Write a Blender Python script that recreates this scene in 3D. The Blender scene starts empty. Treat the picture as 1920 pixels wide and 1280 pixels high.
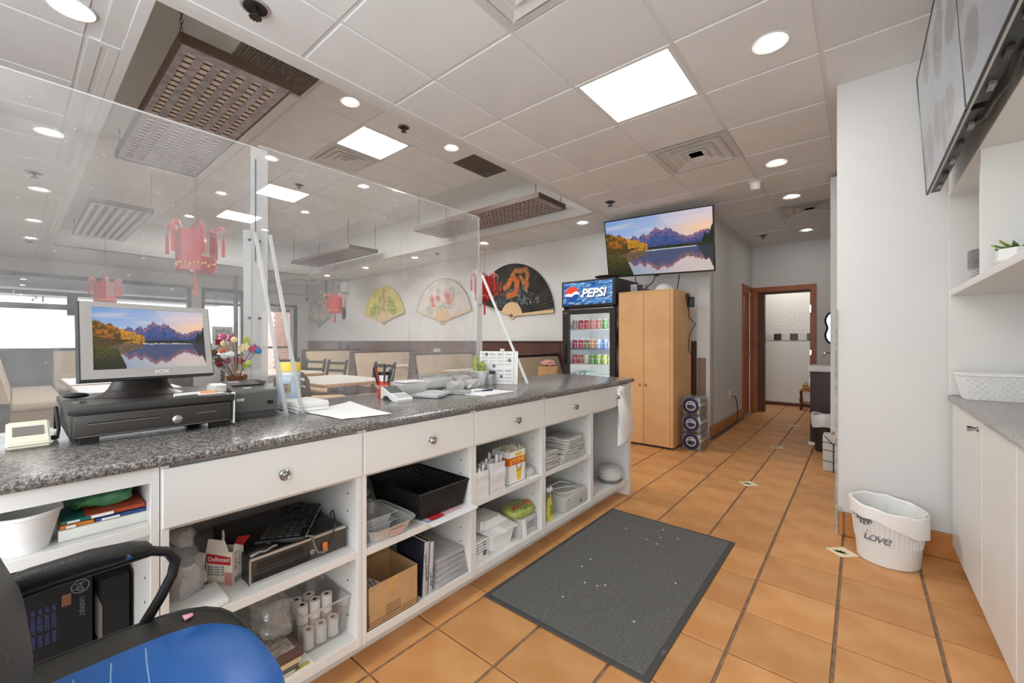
import bpy, bmesh, math, random
from mathutils import Vector, Matrix, noise
R = random.Random(11)
SC = bpy.context.scene
COL = SC.collection
PI = math.pi

# ---------------------------------------------------------------- camera, sky, exposure
cam_d = bpy.data.cameras.new('camera')
cam = bpy.data.objects.new('camera', cam_d)
COL.objects.link(cam)
cam.location = (0, 0, 1.2)
cam.rotation_euler = (PI / 2, 0, 0.6955)
cam_d.sensor_width = 36
cam_d.lens = 36 * 781.4 / 1920
cam_d.shift_y = -1 / 1920
cam_d.clip_start = 0.02
SC.camera = cam
SC.view_settings.view_transform = 'Standard'
SC.view_settings.look = 'None'
SC.view_settings.gamma = 1
SC.view_settings.use_curve_mapping = False
SC.view_settings.exposure = EXPOSURE = 0.82
PANEL_E, DINING_E, SPOT_E = 8.0, 30.0, 60.0
w = bpy.data.worlds.new('world')
SC.world = w
w.use_nodes = True
w.node_tree.nodes['Background'].inputs[0].default_value = (0.93, 0.965, 1.0, 1)
w.node_tree.nodes['Background'].inputs[1].default_value = 2.3


# ---------------------------------------------------------------- materials
def lin(v):
    v /= 255.0
    return v / 12.92 if v <= 0.04045 else ((v + 0.055) / 1.055) ** 2.4


def c(r, g, b):
    return (lin(r), lin(g), lin(b), 1)


def mat(name, col, rough=0.5, metal=0.0, var=0.0, vscale=8.0, bump=0.0, bscale=60.0, emit=None, estr=0.0, spec=0.5, col2=None, coat=0.0, rnd=0.0):
    m = bpy.data.materials.new(name)
    m.use_nodes = True
    nt = m.node_tree
    N, L = nt.nodes, nt.links
    p = N['Principled BSDF']
    p.inputs['Base Color'].default_value = col
    p.inputs['Roughness'].default_value = rough
    p.inputs['Metallic'].default_value = metal
    p.inputs['Specular IOR Level'].default_value = spec
    p.inputs['Coat Weight'].default_value = coat
    if emit:
        p.inputs['Emission Color'].default_value = emit
        p.inputs['Emission Strength'].default_value = estr
    tc = N.new('ShaderNodeTexCoord')
    if var or col2:
        n = N.new('ShaderNodeTexNoise')
        n.inputs['Scale'].default_value = vscale
        n.inputs['Detail'].default_value = 6
        L.new(tc.outputs['Object'], n.inputs['Vector'])
        mx = N.new('ShaderNodeMix')
        mx.data_type = 'RGBA'
        c2 = col2 or tuple(max(0, x * (1 - var)) for x in col[:3]) + (1,)
        mx.inputs[6].default_value = col
        mx.inputs[7].default_value = c2
        rp = N.new('ShaderNodeValToRGB')
        rp.color_ramp.elements[0].position = 0.38
        rp.color_ramp.elements[1].position = 0.62
        L.new(n.outputs['Fac'], rp.inputs[0])
        L.new(rp.outputs[0], mx.inputs[0])
        out = mx.outputs[2]
        if rnd:
            oi = N.new('ShaderNodeObjectInfo')
            hs = N.new('ShaderNodeHueSaturation')
            mr = N.new('ShaderNodeMapRange')
            mr.inputs[3].default_value = 1 - rnd
            mr.inputs[4].default_value = 1 + rnd
            L.new(oi.outputs['Random'], mr.inputs[0])
            L.new(mr.outputs[0], hs.inputs['Value'])
            L.new(out, hs.inputs['Color'])
            out = hs.outputs[0]
        L.new(out, p.inputs['Base Color'])
    if bump:
        b = N.new('ShaderNodeTexNoise')
        b.inputs['Scale'].default_value = bscale
        b.inputs['Detail'].default_value = 4
        L.new(tc.outputs['Object'], b.inputs['Vector'])
        bp = N.new('ShaderNodeBump')
        bp.inputs['Strength'].default_value = bump
        bp.inputs['Distance'].default_value = 0.005
        L.new(b.outputs['Fac'], bp.inputs['Height'])
        L.new(bp.outputs[0], p.inputs['Normal'])
    return m


def emat(name, col, s):
    m = bpy.data.materials.new(name)
    m.use_nodes = True
    nt = m.node_tree
    nt.nodes.remove(nt.nodes['Principled BSDF'])
    e = nt.nodes.new('ShaderNodeEmission')
    e.inputs[0].default_value = col
    e.inputs[1].default_value = s
    nt.links.new(e.outputs[0], nt.nodes['Material Output'].inputs[0])
    return m


def clear(name, tint=(1, 1, 1, 1), film=0.1, fcol=(0.9, 0.92, 0.95, 1), gloss=0.06, rough=0.05, scratch=0.0, glaze=True, nscale=3.0, grad=0.0):
    """see-through sheet: transparent, a pale film (dust, frost or painted reflection haze), a clear-coat reflection"""
    m = bpy.data.materials.new(name)
    m.use_nodes = True
    nt = m.node_tree
    N, L = nt.nodes, nt.links
    N.remove(N['Principled BSDF'])
    tr = N.new('ShaderNodeBsdfTransparent')
    tr.inputs[0].default_value = tint
    df = N.new('ShaderNodeBsdfDiffuse')
    df.inputs[0].default_value = fcol
    tl = N.new('ShaderNodeBsdfTranslucent')
    tl.inputs[0].default_value = fcol
    m0 = N.new('ShaderNodeMixShader')
    m0.inputs[0].default_value = 0.45
    L.new(df.outputs[0], m0.inputs[1])
    L.new(tl.outputs[0], m0.inputs[2])
    m1 = N.new('ShaderNodeMixShader')
    m1.inputs[0].default_value = film
    tc = N.new('ShaderNodeTexCoord')
    if scratch:
        n = N.new('ShaderNodeTexNoise')
        n.inputs['Scale'].default_value = nscale
        n.inputs['Detail'].default_value = 9
        n.inputs['Roughness'].default_value = 0.72
        L.new(tc.outputs['Object'], n.inputs['Vector'])
        mr = N.new('ShaderNodeMapRange')
        mr.inputs[1].default_value = 0.3
        mr.inputs[2].default_value = 0.72
        mr.inputs[3].default_value = max(0, film - scratch)
        mr.inputs[4].default_value = film + scratch
        L.new(n.outputs['Fac'], mr.inputs[0])
        n2 = N.new('ShaderNodeTexNoise')
        n2.inputs['Scale'].default_value = 46
        n2.inputs['Detail'].default_value = 3
        L.new(tc.outputs['Object'], n2.inputs['Vector'])
        m2 = N.new('ShaderNodeMapRange')
        m2.inputs[1].default_value = 0.70
        m2.inputs[2].default_value = 0.76
        m2.inputs[4].default_value = 0.35
        L.new(n2.outputs['Fac'], m2.inputs[0])
        ad = N.new('ShaderNodeMath')
        ad.use_clamp = True
        L.new(mr.outputs[0], ad.inputs[0])
        L.new(m2.outputs[0], ad.inputs[1])
        L.new(ad.outputs[0], m1.inputs[0])
    L.new(tr.outputs[0], m1.inputs[1])
    L.new(m0.outputs[0], m1.inputs[2])
    gl = N.new('ShaderNodeBsdfGlossy')
    gl.inputs['Roughness'].default_value = rough
    fr = N.new('ShaderNodeLayerWeight')
    fr.inputs[0].default_value = 0.25
    mm = N.new('ShaderNodeMath')
    mm.operation = 'MULTIPLY_ADD'
    mm.inputs[1].default_value = 0.6
    mm.inputs[2].default_value = gloss
    L.new(fr.outputs['Fresnel'], mm.inputs[0])
    m3 = N.new('ShaderNodeMixShader')
    if glaze:
        L.new(mm.outputs[0], m3.inputs[0])
    else:
        m3.inputs[0].default_value = gloss
    L.new(m1.outputs[0], m3.inputs[1])
    L.new(gl.outputs[0], m3.inputs[2])
    L.new(m3.outputs[0], N['Material Output'].inputs[0])
    return m


def attr_mat(name, rough=0.6, emit=0.0):
    m = bpy.data.materials.new(name)
    m.use_nodes = True
    nt = m.node_tree
    a = nt.nodes.new('ShaderNodeVertexColor')
    a.layer_name = 'Col'
    p = nt.nodes['Principled BSDF']
    nt.links.new(a.outputs[0], p.inputs['Base Color'])
    p.inputs['Roughness'].default_value = rough
    if emit:
        nt.links.new(a.outputs[0], p.inputs['Emission Color'])
        p.inputs['Emission Strength'].default_value = emit
        p.inputs['Base Color'].default_value = (0.02, 0.02, 0.02, 1)
        p.inputs['Specular IOR Level'].default_value = 0.15
        for l in list(p.inputs['Base Color'].links):
            nt.links.remove(l)
    return m


# ---------------------------------------------------------------- mesh helpers
class B:
    def __init__(s):
        s.b = bmesh.new()

    def _add(s, t, M=None):
        if M:
            t.transform(M)
        me = bpy.data.meshes.new('t')
        t.to_mesh(me)
        t.free()
        s.b.from_mesh(me)
        bpy.data.meshes.remove(me)
        return s

    def box(s, x0, x1, y0, y1, z0, z1, bev=0, seg=2, M=None):
        t = bmesh.new()
        bmesh.ops.create_cube(t, size=1)
        bmesh.ops.scale(t, vec=(x1 - x0, y1 - y0, z1 - z0), verts=t.verts)
        bmesh.ops.translate(t, vec=((x0 + x1) / 2, (y0 + y1) / 2, (z0 + z1) / 2), verts=t.verts)
        if bev:
            bmesh.ops.bevel(t, geom=t.edges[:], offset=bev, segments=seg, affect='EDGES', profile=0.5)
        return s._add(t, M)

    def lathe(s, prof, cx=0, cy=0, n=20, M=None, cap=True):
        t = bmesh.new()
        rings = []
        for r, z in prof:
            rings.append([t.verts.new((cx + r * math.cos(2 * PI * k / n), cy + r * math.sin(2 * PI * k / n), z)) for k in range(n)] if r > 1e-6 else [t.verts.new((cx, cy, z))])
        for a, b in zip(rings, rings[1:]):
            for k in range(n):
                q = [a[k % len(a)], a[(k + 1) % len(a)], b[(k + 1) % len(b)], b[k % len(b)]]
                q = [v for i, v in enumerate(q) if v not in q[:i]]
                if len(q) > 2:
                    t.faces.new(q)
        if cap:
            for rg in (rings[0], rings[-1]):
                if len(rg) > 2:
                    t.faces.new(rg)
        bmesh.ops.recalc_face_normals(t, faces=t.faces[:])
        return s._add(t, M)

    def cyl(s, p, q, r, r2=None, n=14):
        p, q = Vector(p), Vector(q)
        d = q - p
        M = Matrix.Translation(p) @ d.to_track_quat('Z', 'Y').to_matrix().to_4x4()
        return s.lathe([(r, 0), (r if r2 is None else r2, d.length)], n=n, M=M)

    def tube(s, pts, r, n=8, closed=False, rs=None):
        pts = [Vector(p) for p in pts]
        t = bmesh.new()
        rings = []
        N = len(pts)
        up = None
        for i, p in enumerate(pts):
            if closed:
                d = pts[(i + 1) % N] - pts[i - 1]
            else:
                d = pts[min(i + 1, N - 1)] - pts[max(i - 1, 0)]
            d.normalize()
            if up is None:
                up = Vector((0, 0, 1)) if abs(d.z) < 0.9 else Vector((1, 0, 0))
            a = d.cross(up)
            a.normalize()
            up = a.cross(d)
            rr = rs[i] if rs else r
            rings.append([t.verts.new(p + (a * math.cos(2 * PI * k / n) + up * math.sin(2 * PI * k / n)) * rr) for k in range(n)])
        for i in range(N if closed else N - 1):
            A, Bq = rings[i], rings[(i + 1) % N]
            for k in range(n):
                t.faces.new((A[k], A[(k + 1) % n], Bq[(k + 1) % n], Bq[k]))
        if not closed:
            t.faces.new(rings[0])
            t.faces.new(rings[-1])
        bmesh.ops.recalc_face_normals(t, faces=t.faces[:])
        return s._add(t)

    def poly(s, *ps):
        for p in ps:
            s.b.faces.new([s.b.verts.new(v) for v in p])
        return s

    def prism(s, pts, h, M=None):
        """polygon in local xy, extruded +z by h"""
        t = bmesh.new()
        a = [t.verts.new((x, y, 0)) for x, y in pts]
        b = [t.verts.new((x, y, h)) for x, y in pts]
        t.faces.new(a)
        t.faces.new(b)
        for i in range(len(a)):
            j = (i + 1) % len(a)
            t.faces.new((a[i], a[j], b[j], b[i]))
        bmesh.ops.recalc_face_normals(t, faces=t.faces[:])
        return s._add(t, M)

    def loft(s, rings, cap=True, closed=True):
        t = bmesh.new()
        rv = [[t.verts.new(p) for p in rg] for rg in rings]
        n = len(rv[0])
        for a, b in zip(rv, rv[1:]):
            for k in range(n if closed else n - 1):
                t.faces.new((a[k], a[(k + 1) % n], b[(k + 1) % n], b[k]))
        if cap and closed:
            t.faces.new(rv[0])
            t.faces.new(rv[-1])
        bmesh.ops.recalc_face_normals(t, faces=t.faces[:])
        return s._add(t)

    def grid(s, nu, nv, fn):
        t = bmesh.new()
        v = [[t.verts.new(fn(i / nu, j / nv)) for i in range(nu + 1)] for j in range(nv + 1)]
        for j in range(nv):
            for i in range(nu):
                t.faces.new((v[j][i], v[j][i + 1], v[j + 1][i + 1], v[j + 1][i]))
        return s._add(t)

    def sph(s, p, r, sx=1, sy=1, sz=1, n=14, m=8):
        prof = [(r * math.sin(PI * k / m), -r * math.cos(PI * k / m)) for k in range(m + 1)]
        return s.lathe(prof, n=n, M=Matrix.Translation(p) @ Matrix.Diagonal((sx, sy, sz, 1)), cap=False)

    def rotz(s, a, p=(0, 0, 0)):
        s.b.transform(Matrix.Translation(p) @ Matrix.Rotation(a, 4, 'Z') @ Matrix.Translation(-Vector(p)))
        return s

    def xf(s, M):
        s.b.transform(M)
        return s


ORG = {}


def setp(o, label=None, cat=None, group=None, kind=None):
    if label:
        o['label'] = label
    if cat:
        o['category'] = cat
    if group:
        o['group'] = group
    if kind:
        o['kind'] = kind
    return o


def ob(name, b, m, par=None, label=None, smooth=35, kind=None):
    """link a builder as ONE object. par None: top-level, origin at its own base centre"""
    me = bpy.data.meshes.new(name)
    bm = b.b
    if par is None:
        xs = [v.co for v in bm.verts]
        org = Vector(((min(v.x for v in xs) + max(v.x for v in xs)) / 2, (min(v.y for v in xs) + max(v.y for v in xs)) / 2, min(v.z for v in xs)))
    else:
        org = ORG[par.name]
    bmesh.ops.translate(bm, vec=-org, verts=bm.verts)
    bm.to_mesh(me)
    bm.free()
    me.materials.append(m)
    if smooth:
        me.polygons.foreach_set('use_smooth', [True] * len(me.polygons))
        me.set_sharp_from_angle(angle=math.radians(smooth))
    o = bpy.data.objects.new(name, me)
    COL.objects.link(o)
    if par is None:
        o.location = org
    else:
        o.parent = par
    ORG[o.name] = org.copy()
    if label:
        o['label'] = label
    if kind:
        o['kind'] = kind
    return o


def thing(name, label, cat, loc=(0, 0, 0), rz=0.0, group=None, local=False):
    o = bpy.data.objects.new(name, None)
    COL.objects.link(o)
    o.empty_display_size = 0.05
    o.location = loc
    o.rotation_euler = (0, 0, rz)
    ORG[o.name] = Vector((0, 0, 0)) if (local or rz) else Vector(loc)
    return setp(o, label, cat, group)


def one(name, b, m, label, cat, group=None, smooth=35):
    return setp(ob(name, b, m, smooth=smooth), label, cat, group)


def dup(root, loc=None, rz=None, label=None, group=None):
    r = root.copy()
    COL.objects.link(r)
    if loc is not None:
        r.location = loc
    if rz is not None:
        r.rotation_euler = (0, 0, rz)
    setp(r, label, None, group)
    ORG[r.name] = ORG[root.name]
    for ch in list(root.children):
        k = ch.copy()
        COL.objects.link(k)
        k.parent = r
        ORG[k.name] = ORG[ch.name]
        for g in list(ch.children):
            d = g.copy()
            COL.objects.link(d)
            d.parent = k
    return r


def piece(src, par, loc):
    o = src.copy()
    COL.objects.link(o)
    o.parent = par
    o.location = loc
    return o


def struct(name, b, m, par=None, smooth=35):
    o = ob(name, b, m, par, smooth=smooth)
    if par is None:
        o['kind'] = 'structure'
    return o


def frame_mat(o, x, y):
    """matrix with local x along vector x, local y along y, at o"""
    x, y = Vector(x).normalized(), Vector(y).normalized()
    z = x.cross(y)
    return Matrix(((x.x, y.x, z.x, o[0]), (x.y, y.y, z.y, o[1]), (x.z, y.z, z.z, o[2]), (0, 0, 0, 1)))


def text(s, size, m, par, o, x, y, name='lettering', ext=0.0004, wx=1.0, align='CENTER', shear=0.0, bold=0.0):
    cu = bpy.data.curves.new('t', 'FONT')
    cu.body = s
    cu.size = size
    cu.extrude = ext
    cu.offset = bold
    cu.shear = shear
    cu.align_x = align
    cu.align_y = 'CENTER'
    cu.resolution_u = 3
    to = bpy.data.objects.new('t', cu)
    COL.objects.link(to)
    dg = bpy.context.evaluated_depsgraph_get()
    me = bpy.data.meshes.new_from_object(to.evaluated_get(dg))
    bpy.data.objects.remove(to)
    b = B()
    b.b.from_mesh(me)
    bpy.data.meshes.remove(me)
    b.xf(frame_mat(o, x, y) @ Matrix.Diagonal((wx, 1, 1, 1)))
    return ob(name, b, m, par, smooth=0)


def paint(name, nu, nv, fn, cf, m, par=None):
    b = B().grid(nu, nv, fn)
    o = ob(name, b, m, par, smooth=0)
    me = o.data
    at = me.color_attributes.new('Col', 'FLOAT_COLOR', 'POINT')
    buf = []
    for j in range(nv + 1):
        for i in range(nu + 1):
            q = cf(i / nu, j / nv)
            buf += (q[0], q[1], q[2], 1.0)
    at.data.foreach_set('color', buf)
    return o


def nz(x, y, z=0.0, o=3):
    return noise.fractal((x, y, z), 1.0, 2.0, o)


def mixc(a, b, t):
    t = 0 if t < 0 else 1 if t > 1 else t
    return tuple(a[i] * (1 - t) + b[i] * t for i in range(3))


def crumple(bm_b, amp, sc, seed=0.0):
    for v in bm_b.b.verts:
        d = noise.noise_vector(v.co * sc + Vector((seed, seed * 1.7, 0)))
        v.co += d * amp
    return bm_b


W = mat('white_laminate', c(226, 225, 221), 0.35)
WALLM = mat('wall_paint', c(222, 222, 220), 0.7, bump=0.04, bscale=180)
WHITE = mat('white_plastic', c(232, 232, 230), 0.4)
BLK = mat('black_plastic', c(24, 23, 23), 0.4)
DGREY = mat('dark_grey', c(52, 51, 50), 0.45)
GREYM = mat('grey_metal', c(140, 140, 142), 0.35, 0.8)
CHROME = mat('chrome', c(205, 205, 205), 0.15, 1.0)
INK = mat('black_ink', c(20, 20, 22), 0.6)
GINK = mat('grey_ink', c(110, 112, 116), 0.6)
PAPER = mat('paper', c(238, 238, 235), 0.75)
KRAFT = mat('cardboard', c(190, 152, 106), 0.8, var=0.12, vscale=14)
EM_PANEL = emat('light_panel', (1, 0.985, 0.96, 1), PANEL_E)
EM_DINING = emat('dining_light_panel', (1, 0.985, 0.96, 1), DINING_E)
EM_SPOT = emat('downlight_lamp', (1, 0.97, 0.92, 1), SPOT_E)
ACR_EDGE = mat('acrylic_edge', c(225, 230, 230), 0.2)
BAGM = clear('plastic_bag', film=0.72, gloss=0.10, rough=0.3, fcol=(0.95, 0.94, 0.92, 1), scratch=0.12, nscale=9)
CLEARP = clear('clear_plastic', film=0.1, gloss=0.08, rough=0.08)
# ================================================================ THE SETTING
# ---------------------------------------------------------------- floor
GROUT = mat('grout', c(150, 122, 98), 0.85, var=0.35, vscale=30)
TILE = mat('quarry_tile', c(212, 158, 103), 0.42, var=0.0, col2=c(200, 141, 84), vscale=5, rnd=0.10, bump=0.10, bscale=220, spec=0.35)
BASET = mat('base_tile', c(196, 132, 70), 0.4, col2=c(176, 112, 54), vscale=6, bump=0.05)
floor = struct('floor', B().box(-12.6, 1.0, -1.6, 10.2, -0.12, -0.006), GROUT)
TX, TY, DX, DY = -0.3972, 3.6486, 0.3203, 0.3138
tl = None
for k in range(-11, 5):
    for l in range(-18, 13):
        x, y = TX + k * DX, TY - l * DY
        if k < -4 and (y < 3.1 or y > 5.6):
            continue
        if x > 0.46 or (x > -0.15 and y > 3.35) or (y > 5.6 and (x < -1.6)) or (x < -1.7 and y < 3.0) or y < -0.25:
            continue
        if tl is None:
            tl = ob('tile', B().box(-DX / 2 + 0.0065, DX / 2 - 0.0065, -DY / 2 + 0.0035, DY / 2 - 0.0035, -0.012, 0.0, bev=0.0015, seg=1), TILE, None, smooth=0)
            tl.location = (0, 0, 0)
            tl.parent = floor
            tl.location = Vector((x + DX / 2, y - DY / 2, 0)) - floor.location
            tl.data.transform(Matrix.Translation((0, 0, -0.012)))
        else:
            piece(tl, floor, Vector((x + DX / 2, y - DY / 2, R.uniform(-0.0008, 0.0008))) - floor.location)
struct('floor_dining', B().box(-12.4, -2.15, -1.6, 3.0, -0.006, 0.0), mat('dining_floor', c(120, 84, 62), 0.5, var=0.3, vscale=4))
CREAM = mat('cream_tile', c(240, 228, 196), 0.35)
LEAFI = mat('painted_leaf', c(70, 92, 58), 0.5)
for n, (x, y, lb) in enumerate(((TX - DX, TY + DY, 'cream diamond floor tile in the passage past the mat corner'),
                                (TX - DX, TY + 6 * DY, 'cream diamond floor tile by the water packs'),
                                (TX - DX, TY + 11 * DY, 'cream diamond floor tile nearest the restroom doorway'),
                                (TX + DX, TY - 2 * DY, 'cream diamond floor tile beside the white waste basket'))):
    t = thing('diamond_tile', lb, 'floor tile', (x, y, 0), 0, 'painted diamond inserts in the floor')
    ob('face', B().box(x - .055, x + .055, y - .055, y + .055, 0.0, 0.0022, bev=.001, seg=1).rotz(PI / 4, (x, y, 0)), CREAM, t)
    b = B()
    for a in range(5):
        th = 0.4 + a * 0.55
        b.prism([(0, 0), (.012, .014), (.006, .042), (-.008, .016)], .0006, Matrix.Translation((x - .01, y - .022, .0022)) @ Matrix.Rotation(th - 1.5, 4, 'Z'))
    ob('painted_leaf', b, LEAFI, t)

# ---------------------------------------------------------------- walls
struct('wall_back', B().box(-12.5, -1.42, 5.55, 5.7, 0, 3.0), WALLM)
hl = struct('wall_hall_left', B().box(-1.57, -1.42, 5.5, 7.33, 0, 3.0).box(-1.57, -1.42, 7.33, 8.1, 2.1, 3.0), WALLM)
struct('wall_hall_end', B().box(-1.57, -1.407, 8.1, 8.25, 0, 3.0).box(-1.41, -0.523, 8.1, 8.25, 2.09, 3.0).box(-0.523, 0.6, 8.1, 8.25, 0, 3.0), WALLM)
struct('wall_hall_right', B().box(-0.215, 0.5, 5.0, 5.25, 0, 2.76), WALLM)
wp = struct('wall_pillar', B().box(-0.11, 1.0, 3.3, 3.5, 0, 2.80, bev=0.004), WALLM)
struct('wall_dining_unseen', B().box(-12.5, -2.6, -1.75, -1.6, 0, 3.0), WALLM)  # unseen wall, put in and lengthened to darken the dining ceiling
struct('wall_right', B().box(0.78, 0.95, -0.4, 3.3, 0, 3.0), WALLM)
WOODR = mat('red_brown_wood', c(178, 102, 56), 0.4, col2=c(156, 84, 44), vscale=3, bump=0.03)
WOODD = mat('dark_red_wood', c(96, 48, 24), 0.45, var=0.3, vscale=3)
# corner guard on the pillar
one('corner_guard', B().box(-.118, -.108, 3.292, 3.302, 0.0, 1.4).box(-.118, -.085, 3.290, 3.2995, .0, .17), mat('torn_guard', c(190, 186, 178), 0.7, var=0.4, vscale=40, bump=0.6), 'torn grey corner strip at the foot of the white pillar', 'guard')
# wainscot on the fan wall
WAIN = mat('wainscot_laminate', c(98, 62, 54), 0.42, col2=c(88, 54, 46), vscale=2)
wn = struct('trim_1', B().box(-12.4, -1.43, 5.545, 5.55, 0, 1.19), mat('wainscot_joint', c(54, 34, 30), 0.6))
for k in range(10):
    x0 = -12.38 + k * 1.095
    ob('panel', B().box(x0, x0 + 1.089, 5.53, 5.546, 0.02, 1.17, bev=.002, seg=1), WAIN, wn)
struct('trim_2', B().box(-12.4, -1.43, 5.522, 5.55, 1.17, 1.2, bev=.004), mat('wainscot_cap', c(66, 42, 36), 0.4))
# tiled skirting
bb = struct('baseboard_pillar', B().box(-.105, .60, 3.288, 3.3, 0, .142), GROUT)
for x0, x1 in ((-.10, -.078), (-.07, .245), (.253, .56)):
    ob('tile', B().box(x0, x1, 3.278, 3.29, .003, .14, bev=.003, seg=1), BASET, bb)
bh = struct('baseboard_hall', B().box(-1.42, -1.408, 5.5, 7.33, 0, .142), GROUT)
for k in range(6):
    ob('tile', B().box(-1.41, -1.398, 5.505 + k * .304, 5.803 + k * .304, .003, .14, bev=.003, seg=1), BASET, bh)

# ---------------------------------------------------------------- hall doors
d1 = struct('door_1', B().box(-1.43, -1.40, 7.33, 7.40, 0, 2.10).box(-1.43, -1.40, 7.99, 8.09, 0, 2.10).box(-1.43, -1.40, 7.40, 8.0, 2.02, 2.10), WOODR)
ob('door_leaf', B().box(-1.47, -1.435, 7.40, 7.99, 0.01, 2.02), WOODR, d1)
for z in (.42, .95, 1.75):
    ob('hinge', B().box(-1.436, -1.424, 7.405, 7.43, z, z + .09), BLK, d1)
ob('handle', B().cyl((-1.436, 7.94, 1.0), (-1.39, 7.94, 1.0), .022), CHROME, d1)
d2 = struct('door_2', B().box(-1.407, -1.325, 8.075, 8.16, 0, 2.10).box(-.60, -.523, 8.075, 8.16, 0, 2.10).box(-1.33, -.595, 8.075, 8.16, 2.02, 2.10), WOODR)
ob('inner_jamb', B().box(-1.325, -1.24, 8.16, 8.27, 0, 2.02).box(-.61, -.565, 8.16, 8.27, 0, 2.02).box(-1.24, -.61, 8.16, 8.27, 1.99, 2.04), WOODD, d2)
for z in (.5, 1.65):
    ob('hinge', B().box(-.61, -.59, 8.072, 8.08, z, z + .12), CHROME, d2)
ob('latch', B().box(-.608, -.585, 8.068, 8.076, 0.98, 1.06), CHROME, d2)
# tiled wall beyond the doorway
TILEW = mat('white_wall_tile', c(236, 230, 222), 0.25, bump=0.12, bscale=26)
tw = struct('wall_restroom', B().box(-2.6, 0.6, 9.2, 9.3, 0, 3.0), mat('wall_grout', c(226, 221, 214), 0.8))
src = None
n = 0
for r in range(30):
    z = 0.07 + r * 0.0745
    if 1.195 < z + .03 < 1.335:
        continue
    for k in range(-8, 1):
        x = -0.52 + k * .13 + (r % 2) * .065
        if x < -1.55 or x > -.45:
            continue
        if src is None:
            src = ob('tile', B().box(-.063, .063, -.008, .0, 0, .071, bev=.003, seg=1), TILEW, None)
            src.parent = tw
            src.location = Vector((x, 9.202, z)) - tw.location
        else:
            piece(src, tw, Vector((x, 9.202, z)) - tw.location)
BLT = mat('black_wall_tile', c(40, 34, 34), 0.25)
for k in range(8):
    x = -1.44 + k * .128
    o = ob('accent_tile', B().box(x - .06, x + .06, 9.19, 9.202, 1.215, 1.335, bev=.003, seg=1), BLT if k % 2 == 0 else TILEW, tw)
    if k % 2:
        b = B()
        for q in range(7):
            b.cyl((x - .04 + .013 * q, 9.1895, 1.255 + .03 * ((q * 5) % 3) * .9), (x - .035 + .013 * q, 9.1885, 1.255 + .03 * ((q * 5) % 3) * .9), .009, n=6)
        ob('printed_sprig', b, INK, tw)
struct('baseboard_restroom', B().box(-2.6, .6, 9.185, 9.2, 0, .06), WOODD)
# right side of the hall beyond: keep light in
struct('wall_restroom_side', B().box(-2.7, -2.6, 8.1, 9.3, 0, 3).box(.6, .7, 3.4, 9.3, 0, 3).box(-2.6, -1.5, 8.15, 8.25, 0, 3), WALLM)

# ---------------------------------------------------------------- ceilings
CT = mat('ceiling_tile', c(236, 238, 238), 0.9, var=0.03, vscale=3, rnd=0.025, bump=0.12, bscale=320)
_nt = CT.node_tree
_N, _L = _nt.nodes, _nt.links
_p = _N['Principled BSDF']
_src = _p.inputs['Base Color'].links[0].from_socket
_tc = _N.new('ShaderNodeTexCoord')
_v = _N.new('ShaderNodeTexVoronoi')
_v.inputs['Scale'].default_value = 46
_L.new(_tc.outputs['Object'], _v.inputs['Vector'])
_a = _N.new('ShaderNodeMath')
_a.operation = 'LESS_THAN'
_a.inputs[1].default_value = .11
_L.new(_v.outputs['Distance'], _a.inputs[0])
_oi = _N.new('ShaderNodeObjectInfo')
_va = _N.new('ShaderNodeVectorMath')
_va.operation = 'ADD'
_L.new(_tc.outputs['Object'], _va.inputs[0])
_L.new(_oi.outputs['Location'], _va.inputs[1])
_n = _N.new('ShaderNodeTexNoise')
_n.inputs['Scale'].default_value = 1.7
_L.new(_va.outputs[0], _n.inputs['Vector'])
_g = _N.new('ShaderNodeMath')
_g.operation = 'GREATER_THAN'
_g.inputs[1].default_value = .60
_L.new(_n.outputs['Fac'], _g.inputs[0])
_m = _N.new('ShaderNodeMath')
_m.operation = 'MULTIPLY'
_L.new(_a.outputs[0], _m.inputs[0])
_L.new(_g.outputs[0], _m.inputs[1])
_m2 = _N.new('ShaderNodeMath')
_m2.operation = 'MULTIPLY'
_m2.inputs[1].default_value = .55
_L.new(_m.outputs[0], _m2.inputs[0])
_mx = _N.new('ShaderNodeMix')
_mx.data_type = 'RGBA'
_L.new(_m2.outputs[0], _mx.inputs[0])
_L.new(_src, _mx.inputs[6])
_mx.inputs[7].default_value = c(96, 92, 88)
_L.new(_mx.outputs[2], _p.inputs['Base Color'])
CTB = mat('ceiling_grid', c(228, 229, 228), 0.7)
CEILM = mat('ceiling_plaster', c(222, 222, 220), 0.9)
CZ, TZ = 2.793, 3.40
GX, GY, GS, GT = -2.6046, 1.6508, 0.6103, 0.6025
LIGHTS = {(2, 1), (2, -4)}
VENTS = {(2, 3), (2, -1), (3, 7)}
ceil = struct('ceiling', B().box(-2.50, .8, -1.6, 9.3, CZ + .006, 2.9), CTB)
gt = None


def ctile(par, x0, x1, y0, y1, z, m=CT):
    global gt
    full = abs(x1 - x0 - GS) < .01 and abs(y1 - y0 - GT) < .01
    if full and gt is not None:
        return piece(gt, par, Vector(((x0 + x1) / 2, (y0 + y1) / 2, z)) - ORG[par.name])
    b = B().box(x0 + .011, x1 - .011, y0 + .011, y1 - .011, z, z + .012, bev=.0025, seg=1)
    if full:
        mx, my = (x0 + x1) / 2, (y0 + y1) / 2
        b.xf(Matrix.Translation((-mx, -my, -z)))
        o = ob('ceiling_tile', b, m, None, smooth=0)
        o.data.transform(Matrix.Translation((0, 0, 0)))
        o.parent = par
        o.location = Vector((mx, my, z)) - ORG[par.name]
        gt = o
        return o
    return ob('ceiling_tile', b, m, par, smooth=0)


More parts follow.
